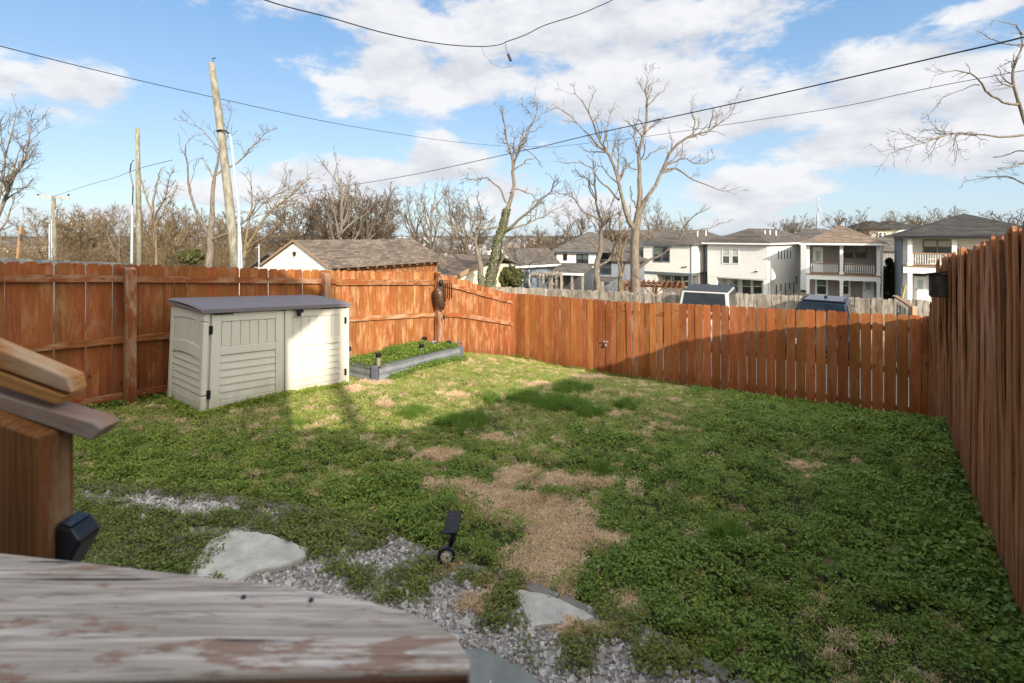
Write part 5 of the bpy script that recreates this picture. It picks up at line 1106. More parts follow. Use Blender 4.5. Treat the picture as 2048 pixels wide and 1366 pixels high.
# ---------------------------------------------------------------- bare trees
def barkmat(name, a, b_, c):
    m, t, b = new_mat(name); co = N(t, 'ShaderNodeNewGeometry').outputs['Position']
    f = MR(t, noise(t, mapped(t, co, (9, 9, 2.5)), 1, 6, .65), .35, .65); g = MR(t, noise(t, co, .35, 4), .35, .65)
    col = MIX(t, f, a, b_); L(t, MIX(t, MA(t, 'MULTIPLY', g, .6), col, c), b.inputs['Base Color']); b.inputs['Roughness'].default_value = .9; b.inputs['Specular IOR Level'].default_value = .1
    bump(t, b, f, .6, .03); return m
BARK = barkmat('bark_grey_brown', (.085, .07, .055), (.27, .23, .19), (.17, .14, .11)); BARK_T = barkmat('bark_tan', (.11, .08, .05), (.28, .215, .135), (.20, .15, .09)); BARK_D = barkmat('bark_dark', (.075, .058, .042), (.19, .15, .11), (.13, .10, .07))
TWIG = barkmat('twigs', (.06, .047, .036), (.15, .115, .085), (.10, .078, .058)); TWIG_T = barkmat('twigs_tan', (.10, .072, .042), (.23, .165, .095), (.16, .115, .065))
def tubes(pts, rad, s):
    """pts (N,K,3), rad (N,K) -> verts, quads"""
    n, k, _ = pts.shape
    t = np.gradient(pts, axis=1); t /= np.linalg.norm(t, axis=2, keepdims=True) + 1e-9
    ref = np.array([.31, .42, .17]) + np.zeros_like(t); ref[np.abs((t * ref).sum(-1)) > .5] = (-.5, .3, -.4)
    u = np.cross(t, ref); u /= np.linalg.norm(u, axis=2, keepdims=True) + 1e-9; w = np.cross(t, u)
    a = np.arange(s) * 2 * np.pi / s
    v = pts[:, :, None, :] + rad[:, :, None, None] * (u[:, :, None, :] * np.cos(a)[None, None, :, None] + w[:, :, None, :] * np.sin(a)[None, None, :, None])
    i = np.arange(n)[:, None, None] * k * s; j = np.arange(k - 1)[None, :, None] * s; c = np.arange(s)[None, None, :]; c2 = (c + 1) % s
    q = np.stack([i + j + c, i + j + c2, i + j + s + c2, i + j + s + c], -1).reshape(-1, 4)
    return v.reshape(-1, 3), q
def merge(lst):
    vs, qs, o = [], [], 0
    for v, q in lst: vs.append(v); qs.append(q + o); o += len(v)
    return np.concatenate(vs), np.concatenate(qs)
def sprout(pts, rad, per_m, lenf, angle, g, up=.15, K=5, rmin=.004, curl=.25, tmin=.15, lmax=99, nfix=None, rf=.6):
    """children of every branch in pts; returns (pts, rad)"""
    n, k, _ = pts.shape; ln = np.linalg.norm(np.diff(pts, axis=1), axis=2).sum(1)
    cnt = np.maximum(1, g.poisson(ln * per_m)) if nfix is None else np.full(n, nfix)
    idx = np.repeat(np.arange(n), cnt); m = len(idx); t = g.uniform(tmin, 1, m) ** .62
    f = t * (k - 1); i0 = np.minimum(f.astype(int), k - 2); fr = (f - i0)[:, None]
    p = pts[idx, i0] * (1 - fr) + pts[idx, i0 + 1] * fr; r = rad[idx, i0] * (1 - fr[:, 0]) + rad[idx, i0 + 1] * fr[:, 0]
    tan = pts[idx, i0 + 1] - pts[idx, i0]; tan /= np.linalg.norm(tan, axis=1, keepdims=True) + 1e-9
    rn = g.normal(size=(m, 3)); rn -= (rn * tan).sum(1, keepdims=True) * tan; rn /= np.linalg.norm(rn, axis=1, keepdims=True) + 1e-9
    an = g.normal(angle, .22, m)[:, None]; d = tan * np.cos(an) + rn * np.sin(an); d[:, 2] += up; d /= np.linalg.norm(d, axis=1, keepdims=True)
    L_ = np.minimum(ln[idx] * lenf * g.uniform(.5, 1.15, m) * (1.15 - .6 * t), lmax)
    out = np.zeros((m, K, 3)); out[:, 0] = p; step = (L_ / (K - 1))[:, None]
    for j in range(1, K):
        d = d + g.normal(size=(m, 3)) * curl; d[:, 2] += up * .5; d /= np.linalg.norm(d, axis=1, keepdims=True); out[:, j] = out[:, j - 1] + d * step
    r0 = np.minimum(r * rf, L_ * .022 + rmin); rr_ = r0[:, None] * np.linspace(1, .3, K)[None, :]
    return out, np.maximum(rr_, rmin * .6)
def resample(p, r, k):
    p = np.array(p, float); r = np.array(r, float); s = np.r_[0, np.cumsum(np.linalg.norm(np.diff(p, axis=0), axis=1))]; t = np.linspace(0, s[-1], k)
    return np.stack([np.interp(t, s, p[:, i]) for i in range(3)], -1), np.interp(t, s, r)
def wiggle(p, r, amp, g):
    w = np.zeros_like(p); w[1:-1] = g.normal(size=(len(p) - 2, 3)); w[1:-1] = (w[1:-1] + np.roll(w, 1, 0)[1:-1]) * .5
    return p + w * amp
def traced(px_pts, d0, g, k=14, amp=None, dj=0.0):
    """(px, py, half-width px) points; the limb leans in depth by dj metres over its length"""
    n = len(px_pts); pts = [P(a, b, d0 + dj * i / max(1, n - 1)) for i, (a, b, _) in enumerate(px_pts)]; rad = [c * (.82 if c > 6 else .66) * d0 / FQ for _, _, c in px_pts]
    p, r = resample(pts, rad, k); return wiggle(p, r, amp if amp is not None else d0 * .0026, g), r
def finish_tree(t, trunk, limbs, dens=1.0, seed=1, bark=BARK, twig=TWIG, lev=(1.3, .32), up=.12, rmin=.008, l2=5, l3=3.0, tm=.15):
    g = np.random.default_rng(seed)
    Tp = [tubes(p[None], r[None], 10) for p, r in trunk]; v, q = merge(Tp); fast_mesh('trunk', v, q, bark, t, smooth=True)
    lim = [tubes(p[None], r[None], 7) for p, r in limbs]
    P0 = np.stack([resample(p, r, 14)[0] for p, r in limbs + trunk[:0]]); R0 = np.stack([resample(p, r, 14)[1] for p, r in limbs])
    a1, b1 = sprout(P0, R0, lev[0] * dens * 1.9, lev[1], .75, g, up=up, K=8, rmin=rmin * 1.5, tmin=tm, curl=.20)
    a2, b2 = sprout(a1, b1, 3.0 * dens, .50, .7, g, up=up, K=6, rmin=rmin, curl=.24)
    a3, b3 = sprout(a2, b2, 6.5 * dens, .55, .65, g, up=up * .6, K=4, rmin=rmin * .62, curl=.28, nfix=None)
    v, q = merge(lim + [tubes(a1, b1, 5)]) if lim else tubes(a1, b1, 5); fast_mesh('branch', v, q, bark, t, smooth=True)
    v, q = merge([tubes(a2, b2, 4), tubes(a3, b3, 3)]); props(fast_mesh('twigs', v, q, twig, t), kind='stuff')
    return len(a2), len(a3)
def tree_thing(label, px, d, z=None): return thing('bare_tree', label, 'tree', (*P(px, HOR, d)[:2], z if z is not None else float(out_z(d))), None)
G = np.random.default_rng(3)
D1 = 33
t = tree_thing('tallest bare tree with several thick forked limbs standing in front of the slate-trimmed house', 1270, D1)
T = lambda pts, dj=0, k=14, amp=None, d=D1: traced(pts, d, G, k, amp, dj)
finish_tree(t, [T([(1274, 640, 14), (1272, 581, 12.5), (1269, 520, 11), (1270, 474, 10), (1274, 445, 10), (1277, 425, 9)], 0, 10, .01)],
    [T([(1277, 430, 8), (1281, 390, 6.5), (1279, 350, 6), (1284, 295, 5), (1293, 250, 4), (1296, 209, 3), (1294, 180, 2), (1297, 160, .8)], .8),
     T([(1279, 425, 8), (1298, 388, 5.5), (1322, 343, 4.5), (1336, 309, 4), (1363, 285, 3.5), (1387, 271, 3), (1425, 257, 2.2), (1456, 233, 1.4), (1470, 214, .7)], -1.5),
     T([(1322, 343, 4), (1343, 325, 2.7), (1370, 318, 2.2), (1411, 327, 1.5), (1432, 312, .7)], 2),
     T([(1325, 341, 3.5), (1356, 338, 2.8), (1380, 354, 2.2), (1415, 371, 1.6), (1456, 383, 1.0), (1483, 374, .6)], 1),
     T([(1387, 271, 2), (1386, 233, 1.5), (1382, 210, 1.0), (1394, 185, .6)], .5),
     T([(1272, 462, 8), (1260, 440, 6.5), (1244, 402, 5.5), (1236, 354, 4.8), (1222, 316, 4.2), (1198, 270, 3.2), (1188, 237, 2.5), (1167, 209, 1.7), (1148, 185, .8)], -1),
     T([(1222, 316, 3.4), (1201, 295, 2.6), (1170, 264, 1.9), (1143, 237, 1.4), (1112, 213, .7)], 1.5),
     T([(1211, 282, 2), (1218, 250, 1.6), (1217, 223, 1.2), (1232, 203, .6)], 1), T([(1238, 400, 3.5), (1212, 371, 2.6), (1181, 340, 2), (1157, 326, 1.3), (1112, 322, .6)], -2),
     T([(1277, 536, 4.5), (1311, 515, 3.5), (1349, 488, 3), (1370, 457, 2.2), (1391, 429, 1.4), (1420, 415, .8)], -2.5), T([(1362, 470, 2), (1392, 461, 1.7), (1432, 452, 1.2), (1462, 438, .7)], -.5),
     T([(1272, 415, 3), (1263, 390, 2), (1261, 372, 1.5)], .5), T([(1296, 209, 2), (1315, 190, 1.6), (1328, 178, 1.2), (1340, 162, .6)], .5), T([(1290, 265, 2), (1316, 240, 1.4), (1330, 243, .7)], 1),
     T([(1288, 320, 2.2), (1310, 300, 1.4), (1328, 296, .9), (1340, 310, .5)], -.7), T([(1236, 370, 2), (1246, 345, 1.6), (1250, 330, 1.2), (1262, 343, .6)], .6)],
    dens=.85, seed=21, lev=(1.0, .26), up=.10, rmin=.010)
t = tree_thing('bare tree with a slender trunk and curving right branch just left of the tallest tree', 1196, 35)
T2 = lambda pts, dj=0, k=12: traced(pts, 35, G, k, None, dj)
finish_tree(t, [T2([(1198, 640, 9), (1196, 577, 7.5), (1196, 536, 7), (1201, 474, 5.5), (1199, 433, 4.5)])],
    [T2([(1199, 435, 4), (1191, 385, 3), (1187, 336, 2), (1181, 316, 1)]), T2([(1197, 532, 4), (1222, 515, 3.3), (1232, 481, 2.8), (1256, 460, 2), (1275, 440, 1)]),
     T2([(1200, 440, 3.2), (1172, 430, 2.4), (1143, 385, 1.8), (1112, 382, .8)], -2), T2([(1196, 500, 3), (1170, 470, 2.4), (1150, 440, 1.5), (1130, 420, .7)], 2), T2([(1200, 450, 3), (1222, 410, 2), (1237, 380, 1.2), (1240, 350, .6)], 1),
     T2([(1198, 470, 2.6), (1215, 440, 2), (1240, 425, 1)], -2), T2([(1193, 400, 2.4), (1170, 360, 1.6), (1150, 335, .8)], 1.5)], dens=1.15, seed=22, up=.15, rmin=.010)
t = tree_thing('small multi-stem bare tree between the slender tree and the tallest tree', 1241, 36)
T3 = lambda pts, dj=0, k=10: traced(pts, 36, G, k, None, dj)
finish_tree(t, [T3([(1241, 640, 8), (1241, 580, 7), (1242, 545, 6)])], [T3([(1242, 550, 4), (1234, 510, 3), (1225, 470, 2), (1215, 430, 1)]), T3([(1243, 548, 4), (1247, 500, 3), (1255, 455, 2), (1262, 420, 1)]), T3([(1241, 555, 3), (1238, 500, 2.4), (1240, 450, 1.6), (1236, 410, .8)]), T3([(1244, 550, 3), (1262, 510, 2), (1275, 480, 1)], -2)], dens=1.1, seed=23, bark=BARK_T, twig=TWIG_T, rmin=.010)
D4 = 27
T4 = lambda pts, dj=0, k=12: traced(pts, D4, G, k, None, dj)
t = tree_thing('tall bare tree with ivy climbing its leaning trunk left of centre', 977, D4)
trk = T4([(972, 640, 15), (982, 560, 12.5), (990, 520, 11), (998, 480, 10), (1007, 450, 9), (1014, 418, 7.5)], 0, 12)
finish_tree(t, [trk], [T4([(1010, 440, 7.5), (1019, 390, 5.5), (1028, 345, 4.5), (1037, 300, 3.4), (1052, 267, 2.6), (1070, 234, 1.6), (1076, 195, .7)], .8), T4([(1025, 350, 3.8), (1021, 300, 3), (1010, 264, 2.2), (1007, 240, 1.6), (1007, 216, .7)], -.8),
     T4([(1004, 462, 5), (1037, 444, 4), (1070, 411, 3), (1100, 384, 2), (1118, 355, 1)], -1.8), T4([(1001, 472, 4), (1040, 452, 2.6), (1090, 430, 1.6), (1130, 412, .7)], 1.8), T4([(1012, 405, 3.5), (992, 372, 2.5), (971, 354, 2), (944, 357, 1.4), (920, 360, .7)], 1),
     T4([(1006, 455, 4), (968, 459, 2.6), (940, 440, 2), (910, 405, 1.2), (890, 390, .6)], -1.5), T4([(1020, 385, 2.5), (1040, 380, 2), (1065, 390, 1.4), (1082, 410, .7)], 1.5), T4([(1028, 340, 2.5), (1050, 325, 1.8), (1072, 312, .8)]), T4([(1052, 267, 1.6), (1065, 262, 1.2), (1092, 243, .6)]),
     T4([(984, 560, 4), (1000, 520, 3), (1015, 485, 2.4), (1035, 470, 1.2)], -1)], dens=1.2, seed=24, up=.06, rmin=.009)
IVY = leafmat('ivy_leaves', (.06, .10, .03), (.20, .24, .10), trans=.2, patch=3)
def leaf_cards(centres, size, g, up=.0):
    n = len(centres); a = g.normal(size=(n, 3)); a[:, 2] += up; a /= np.linalg.norm(a, axis=1, keepdims=True); b = g.normal(size=(n, 3)); b = np.cross(a, b); b /= np.linalg.norm(b, axis=1, keepdims=True); c = np.cross(a, b)
    s = (size * g.uniform(.6, 1.3, n))[:, None]; v = np.stack([centres - b * s, centres - c * s * .6, centres + b * s, centres + c * s * .6], 1).reshape(-1, 3)
    return v, np.arange(n * 4).reshape(-1, 4)
def ivy(t, p, r, n, g, s=.05, sp=1.3):
    i = g.uniform(0, len(p) - 1.01, n); i0 = i.astype(int); f = (i - i0)[:, None]; c = p[i0] * (1 - f) + p[i0 + 1] * f; rad = r[i0] * g.uniform(.9, sp, n)
    d = g.normal(size=(n, 3)); d[:, 2] *= .3; d /= np.linalg.norm(d, axis=1, keepdims=True); v, q = leaf_cards(c + d * rad[:, None], s, g); o = fast_mesh('ivy', v, q, IVY, t); props(o, kind='stuff')
ivy(t, trk[0], trk[1], 3300, G, .06, 1.22)
t = tree_thing('smaller forked bare tree with a mossy trunk crossing left of the ivy tree', 962, 27.6)
tk = T4([(970, 640, 9), (963, 560, 7.5), (958, 530, 6.5), (953, 495, 5.5), (950, 477, 5)])
finish_tree(t, [tk], [T4([(950, 480, 4), (930, 468, 3), (899, 453, 2.2), (885, 430, 1.5), (870, 405, .7)]), T4([(951, 480, 4), (958, 462, 3), (972, 448, 2.2), (990, 430, 1.2)], 1), T4([(928, 468, 2.5), (905, 430, 1.8), (895, 400, 1.2), (886, 375, .6)], -1.5), T4([(948, 478, 3), (940, 440, 2), (935, 405, 1.4), (925, 380, .7)], 1.5), T4([(952, 482, 3), (962, 430, 2), (955, 390, 1)], -1)], dens=1.5, seed=25, up=.05, rmin=.009)
ivy(t, tk[0][:7], tk[1][:7], 900, G, .05, 1.2)
# right edge tree
D5 = 17
T5 = lambda pts, dj=0, k=14: traced(pts, D5, G, k, .022, dj)
t = tree_thing('big bare tree reaching in from the right edge with long crooked limbs', 2085, D5, -1)
finish_tree(t, [T5([(2150, 720, 20), (2130, 560, 17), (2110, 420, 14), (2088, 320, 10), (2060, 262, 8)])],
    [T5([(2062, 265, 7), (2048, 242, 5.2), (2036, 207, 4.4), (2027, 162, 3.8), (2029, 130, 3.2), (2041, 105, 2.6), (2046, 84, 1.8), (2040, 60, .8)]), T5([(2036, 209, 4), (2006, 204, 3.2), (1978, 190, 2.8), (1960, 165, 2.5), (1942, 148, 2), (1911, 141, 1.4), (1869, 151, .6)], -.6),
     T5([(2100, 285, 5), (2048, 271, 3.6), (2002, 274, 3), (1974, 269, 2.6), (1911, 265, 2.2), (1883, 271, 1.8), (1851, 285, 1.4), (1819, 292, 1.0), (1770, 311, .5)], -.8), T5([(1883, 271, 1.4), (1866, 258, 1), (1845, 260, .8), (1828, 278, .5)]), T5([(1851, 287, 1.2), (1815, 270, .9), (1790, 262, .6), (1770, 268, .4)], .3),
     T5([(1960, 170, 1.8), (1946, 170, 1.4), (1920, 180, 1.1), (1885, 195, .8), (1855, 232, .4)], .6), T5([(2043, 90, 2.2), (2008, 88, 1.8), (1982, 76, 1.3), (1950, 60, .6)], .4), T5([(2100, 400, 4), (2048, 366, 2.6), (2016, 351, 2), (1967, 355, 1.3), (1928, 363, .6)], .8), T5([(2090, 370, 3), (2046, 324, 2), (2020, 335, 1.4), (1990, 345, .7)], -.5),
     T5([(2029, 165, 2), (2020, 175, 1.6), (2000, 178, 1.2), (1975, 183, .6)], -.5), T5([(2028, 120, 1.6), (2010, 128, 1), (1990, 140, .5)], .5), T5([(2046, 70, 1.8), (2030, 50, 1.4), (2010, 45, .9), (1985, 40, .4)], -.4), T5([(2075, 300, 3), (2040, 300, 1.8), (2010, 312, 1.2), (1985, 315, .6)], .9)],
    dens=1.2, seed=26, up=.03, lev=(1.6, .24), rmin=.0055, tm=.25)
# left edge tree
D6 = 26
T6 = lambda pts, dj=0, k=12: traced(pts, D6, G, k, .04, dj)
t = tree_thing('bare tree cut off by the left edge of the picture', -20, D6)
finish_tree(t, [T6([(-60, 640, 12), (-45, 560, 10), (-25, 480, 8)])], [T6([(-28, 490, 6), (0, 419, 5), (28, 352, 4), (50, 313, 3), (60, 274, 2), (58, 241, .8)]), T6([(-25, 480, 6), (-5, 400, 4), (5, 360, 3), (11, 319, 2.4), (28, 250, 1.4), (32, 225, .7)], 1), T6([(-30, 450, 5), (-30, 350, 3), (-15, 290, 2), (0, 240, 1), (12, 225, .6)], -1), T6([(52, 312, 1.8), (66, 290, 1.2), (78, 280, .6)]), T6([(-25, 490, 4), (10, 450, 2.4), (24, 410, 1.4), (30, 390, .7)])], dens=1.2, seed=27, up=.1, rmin=.010)
# trees round the big pole
D7 = 30
T7 = lambda pts, dj=0, k=12: traced(pts, D7, G, k, .05, dj)
t = tree_thing('crooked bare tree directly left of the large leaning pole', 418, D7)
finish_tree(t, [T7([(415, 620, 10), (417, 530, 8.5), (423, 458, 7), (428, 400, 5.5), (428, 361, 5)])], [T7([(428, 365, 4.5), (434, 319, 3.5), (442, 290, 2.4), (455, 255, 1.4), (464, 225, .7)]), T7([(418, 470, 5), (405, 450, 4.4), (392, 422, 4), (381, 391, 3.2), (378, 361, 2.8), (374, 333, 2.3), (370, 297, 1.6), (382, 276, .7)], -1), T7([(427, 355, 2.6), (415, 335, 1.8), (402, 315, .8)]),
     T7([(432, 350, 3.5), (455, 335, 3), (473, 325, 2.5), (509, 291, 1.8), (534, 263, .8)], 1), T7([(436, 300, 2), (410, 262, 1.5), (385, 250, 1), (366, 240, .5)], 1.4), T7([(420, 480, 4), (450, 470, 3), (478, 450, 2.5), (501, 430, 2), (556, 386, 1.3), (600, 362, .6)], -2)], dens=1.1, seed=28, up=.08, rmin=.011)
t = tree_thing('tan-barked bare tree between the medium pole and the crooked tree', 312, 31)
T8 = lambda pts, dj=0, k=12: traced(pts, 31, G, k, .05, dj)
finish_tree(t, [T8([(313, 620, 6.5), (313, 525, 5.5), (311, 480, 5), (305, 416, 4)])], [T8([(305, 418, 3.4), (312, 375, 2.4), (322, 336, 1)]), T8([(306, 425, 3), (284, 375, 2), (276, 350, 1)]), T8([(310, 450, 3), (335, 410, 2), (356, 370, 1)], 1), T8([(309, 440, 2.5), (325, 400, 1.8), (345, 345, .8)], -1.5)], dens=1.4, seed=29, bark=BARK_T, twig=TWIG_T, rmin=.011)
t = tree_thing('spreading bare tree right of the large pole with limbs sweeping over the garage', 500, 34)
T9 = lambda pts, dj=0, k=12: traced(pts, 34, G, k, .06, dj)
finish_tree(t, [T9([(480, 620, 8), (482, 540, 7), (492, 490, 6)])], [T9([(490, 500, 5), (515, 455, 4), (550, 415, 3), (590, 378, 2), (622, 355, .8)]), T9([(488, 505, 4), (500, 440, 3), (505, 390, 2), (500, 340, .8)], 1), T9([(490, 500, 4), (530, 475, 3), (570, 440, 2), (610, 420, .8)], -2), T9([(487, 500, 3), (470, 460, 2), (455, 420, 1)])], dens=1.1, seed=30, bark=BARK_T, twig=TWIG_T, rmin=.012)

# more distant bare trees: five shapes, each copied
def proto(name, H, spread, seed, bark, twig, nl=7, dens=1.0, bushy=False):
    g = np.random.default_rng(seed); t = bpy.data.objects.new('bare_tree', None); WO[t] = Vector((0, 0, 0)); C.objects.link(t)
    k = 10; z = np.linspace(0, H * (.55 if bushy else .75), k); p = np.stack([np.cumsum(g.normal(0, H * .012, k)), np.cumsum(g.normal(0, H * .012, k)), z], -1); r = np.linspace(H * .021, H * .008, k)
    limbs = []
    for i in range(nl):
        f = g.uniform(.18 if bushy else .3, .98) * (k - 1); i0 = int(min(f, k - 2)); b = p[i0] + (p[i0 + 1] - p[i0]) * (f - i0); a = i * 2.4 + g.uniform(-.4, .4); el = g.uniform(.45, 1.1)
        Ln = H * g.uniform(.34, .52) * spread * (1.15 - .35 * f / (k - 1)); d = np.array([math.cos(a) * math.cos(el), math.sin(a) * math.cos(el), math.sin(el)]); q = [b]
        for j in range(9): d = d + g.normal(0, .12, 3); d[2] += .05; d /= np.linalg.norm(d); q.append(q[-1] + d * Ln / 9)
        limbs.append((np.array(q), np.linspace(r[i0] * .7, H * .0012, 10)))
    finish_tree(t, [(p, r)], limbs, dens=dens * 9 / H, seed=seed, bark=bark, twig=twig, lev=(1.7, .42), up=.10, rmin=.0013 * H + .004)
    return t
protos = [proto('a', 11, 1.0, 51, BARK, TWIG, 11, 1.25), proto('b', 9, 1.15, 52, BARK_T, TWIG_T, 13, 1.35, True), proto('c', 12, .75, 53, BARK, TWIG, 12, 1.2), proto('d', 7, 1.25, 54, BARK_T, TWIG_T, 14, 1.3, True), proto('e', 10, .95, 55, BARK_D, TWIG, 15, 1.45, True)]
TOPS = []
for pr in protos:
    zz = np.concatenate([np.array([v.co.z for v in c_.data.vertices]) for c_ in pr.children]); TOPS.append(float(np.percentile(zz, 99.7)))
open('/tmp/tops','w').write(str((TOPS, [sum(len(c_.data.polygons) for c_ in pr.children) for pr in protos])))
used = set()
def place(k, label, px, ytop, d, sx=1.0, group=None):
    src = protos[k]; x, y, _ = P(px, HOR, d); zb = float(out_z(d)) - .2; ztop = EYE - (ytop - HOR) / FQ * d; s = (ztop - zb) / TOPS[k]
    if k in used:
        o = src.copy(); C.objects.link(o)
        for ch in list(src.children): c = ch.copy(); C.objects.link(c); c.parent = o
    else: o = src; used.add(k)
    o.location = (x, y, zb); o.rotation_euler = (0, 0, (px * 1.7) % 6.28); o.scale = (s * sx, s * sx, s); o['label'] = label; o['category'] = 'tree'
    if group: o['group'] = group; 
    return o
LIST = [(3, 'low brushy tan tree at far left just right of the cut-off tree', 75, 440, 44, 1.1), (1, 'wide brushy tree left of the small crossarm pole', 150, 415, 48, 1.1), (1, 'dense brushy tree right of the small crossarm pole', 170, 408, 55, 1.0), (3, 'tan thicket tree midway between the small pole and the medium pole', 205, 425, 50, 1.15),
 (2, 'slim bare tree just left of the medium pole', 238, 420, 42, .7), (3, 'low thicket tree behind the medium pole', 285, 455, 55, 1.2), (1, 'bare tree right of the tan-barked tree', 345, 405, 45, .9), (4, 'dark twiggy tree behind the crooked tree', 385, 415, 55, .9), (1, 'tan tree behind the base of the large pole', 450, 430, 50, 1.0),
 (3, 'low tan tree between the large pole and the garage gable', 520, 440, 60, 1.2), (4, 'dense brown tree above the left end of the garage roof', 600, 395, 46, 1.0), (4, 'broad dense tree above the garage ridge, second from its left end', 645, 380, 44, 1.05), (2, 'taller bare tree rising above the middle of the garage roof', 683, 305, 40, .65),
 (4, 'dense brown tree right of the tall one above the garage ridge', 735, 368, 45, .95), (0, 'bare tree above the right part of the garage roof', 770, 385, 48, .7), (0, 'thin bare tree over the right end of the garage roof', 833, 372, 42, .75), (2, 'bare tree at the right end of the garage roof with a straight trunk', 862, 365, 40, .7), (0, 'bare tree between the garage and the ivy tree', 905, 375, 52, .8),
 (4, 'far twiggy tree right of the ivy tree', 1075, 450, 90, 1.1), (1, 'far bare tree right of the blue house roof', 1105, 460, 80, 1.0), (4, 'dark bare tree behind the white house with black windows', 1160, 420, 75, .8), (0, 'bare tree rising behind the tallest tree trunk', 1300, 395, 64, .9), (4, 'twiggy tree behind the slender bare tree', 1215, 400, 68, .9),
 (1, 'bare tree behind the slate-trimmed house roof', 1330, 432, 95, 1.0), (4, 'dark bare tree behind the white house vent pipes', 1575, 430, 85, 1.1), (1, 'bare tree left of the white mast', 1612, 436, 92, .9), (4, 'broad bare tree right above the tan roof peak', 1690, 418, 80, 1.15), (4, 'bare tree behind the distant stone house', 1735, 432, 110, 1.0),
 (1, 'wide bare tree left of the charcoal roof peak', 1845, 420, 105, 1.1), (4, 'bare tree directly behind the charcoal roof peak', 1895, 415, 100, 1.1), (1, 'bare tree right of the charcoal roof', 1960, 450, 110, .9), (4, 'dense bare tree at the right edge above the cedar fence', 2040, 404, 70, 1.2),
 (4, 'dense brown tree at the left end of the garage ridge', 575, 400, 52, 1.1), (4, 'thick twiggy tree over the garage ridge, half behind the tall bare one', 665, 372, 50, 1.1), (4, 'thick twiggy tree just right of the tall one over the garage', 712, 375, 52, 1.1), (4, 'brown tree over the right half of the garage ridge', 755, 372, 53, 1.0), (1, 'tan brushy tree between the two left poles', 325, 430, 60, 1.3), (4, 'brown tree between the crooked tree and the garage', 480, 425, 62, 1.3), (4, 'brown twiggy tree behind the forked mossy tree', 930, 400, 60, .8),
 (3, 'low tan tree in front of the far town left of the ivy tree', 895, 488, 75, 1.3), (3, 'low bare tree above the cream garage', 935, 492, 80, 1.3), (4, 'far low tree over the blue house roof', 1060, 470, 110, 1.2)]
for (k, lb_, px, yt, d, sx) in LIST: place(k, lb_, px, yt, d, sx)
# brush and far woods
def brush(name, label, n, pxr, dr, hmax, mat, seed, L_=1.6, rad=.012, lean=.7):
    g = np.random.default_rng(seed); d = g.uniform(*dr, n); px = g.uniform(*pxr, n); x = (px - 1024) / FQ * d; z = out_z(d) - .1
    h = hmax(px, d) * g.uniform(.3, 1, n); b = np.stack([x, d, z], -1); dirv = g.normal(0, lean, (n, 3)); dirv[:, 2] = np.abs(dirv[:, 2]) + .8; dirv /= np.linalg.norm(dirv, axis=1, keepdims=True)
    K = 5; pts = np.zeros((n, K, 3)); pts[:, 0] = b
    for j in range(1, K): dirv = dirv + g.normal(0, .22, (n, 3)); dirv /= np.linalg.norm(dirv, axis=1, keepdims=True); pts[:, j] = pts[:, j - 1] + dirv * (h / (K - 1))[:, None]
    r = np.linspace(rad, rad * .35, K)[None] * g.uniform(.6, 1.4, (n, 1)) * (d / dr[0])[:, None] ** .6
    a, c = sprout(pts, r, 1.2, .5, .6, g, up=.1, K=4, rmin=rad * .5, curl=.3)
    v, q = merge([tubes(pts, r, 3), tubes(a, c, 3)]); o = fast_mesh(name, v, q, mat); props(o, label, kind='stuff')
brush('brush', 'tangle of tan winter brush behind the left fence', 9000, (-80, 560), (34, 70), lambda px, d: 4.2 + d * .03, TWIG_T, 61, rad=.02)
brush('brush', 'brown winter brush and saplings between the garage and the neighbouring houses', 3200, (560, 1320), (45, 95), lambda px, d: 2.2 + d * .02, TWIG, 62, rad=.02)
brush('woods', 'far bare woods across the valley', 16000, (-200, 2200), (150, 900), lambda px, d: 9 + d * .006, TWIG, 63, rad=.12)
brush('brush', 'low leaning brush between the white houses and the grey fence', 700, (900, 1300), (28, 40), lambda px, d: 1.3 + 0 * d, TWIG_T, 64, rad=.007)
# evergreen shrub
def shrub(label, px, py0, py1, wpx, d, mat, n, seed, name='shrub', s=.10):
    g = np.random.default_rng(seed); c = np.array(P(px, (py0 + py1) / 2, d)); rx = wpx / 2 / FQ * d; rz = (py1 - py0) / 2 / FQ * d
    t = thing(name, label, 'shrub', (c[0], c[1], c[2] - rz)); nc = 60; cd = g.normal(size=(nc, 3)); cd /= np.linalg.norm(cd, axis=1, keepdims=True); cd *= g.uniform(.45, .95, (nc, 1)); cr = g.uniform(.16, .34, nc)
    i = g.integers(0, nc, n); o = g.normal(size=(n, 3)); o /= np.linalg.norm(o, axis=1, keepdims=True); p = cd[i] + o * (cr[i] * g.uniform(.6, 1, n) ** .5)[:, None]; p = p * np.array([rx, rx, rz]) + c
    v, q = leaf_cards(p, s, g, .3); ob = fast_mesh('foliage', v, q, mat, t); props(ob, kind='stuff'); m = MB(); m.tube([(c[0], c[1], c[2] - rz - .6), tuple(c)], [.09, .05], 7); m.build('trunk', BARK_D, t)
CONIF = leafmat('olive_evergreen', (.05, .065, .022), (.15, .15, .055), (.22, .12, .05), trans=.1, patch=2.5); DARKG = leafmat('dark_evergreen', (.012, .025, .010), (.045, .065, .025), trans=.1)
shrub('rounded olive evergreen shrub right of the ivy-covered trunk', 1023, 532, 578, 50, 36, CONIF, 9000, 71); shrub('dark evergreen filling the gap between the two porch houses', 1783, 520, 600, 46, 46, DARKG, 7000, 72, s=.13)
shrub('low green shrub in the brush left of the large pole', 383, 498, 528, 50, 34, CONIF, 2500, 73); shrub('olive shrub hanging over the brush between the two left poles', 350, 505, 530, 40, 42, CONIF, 1500, 74)

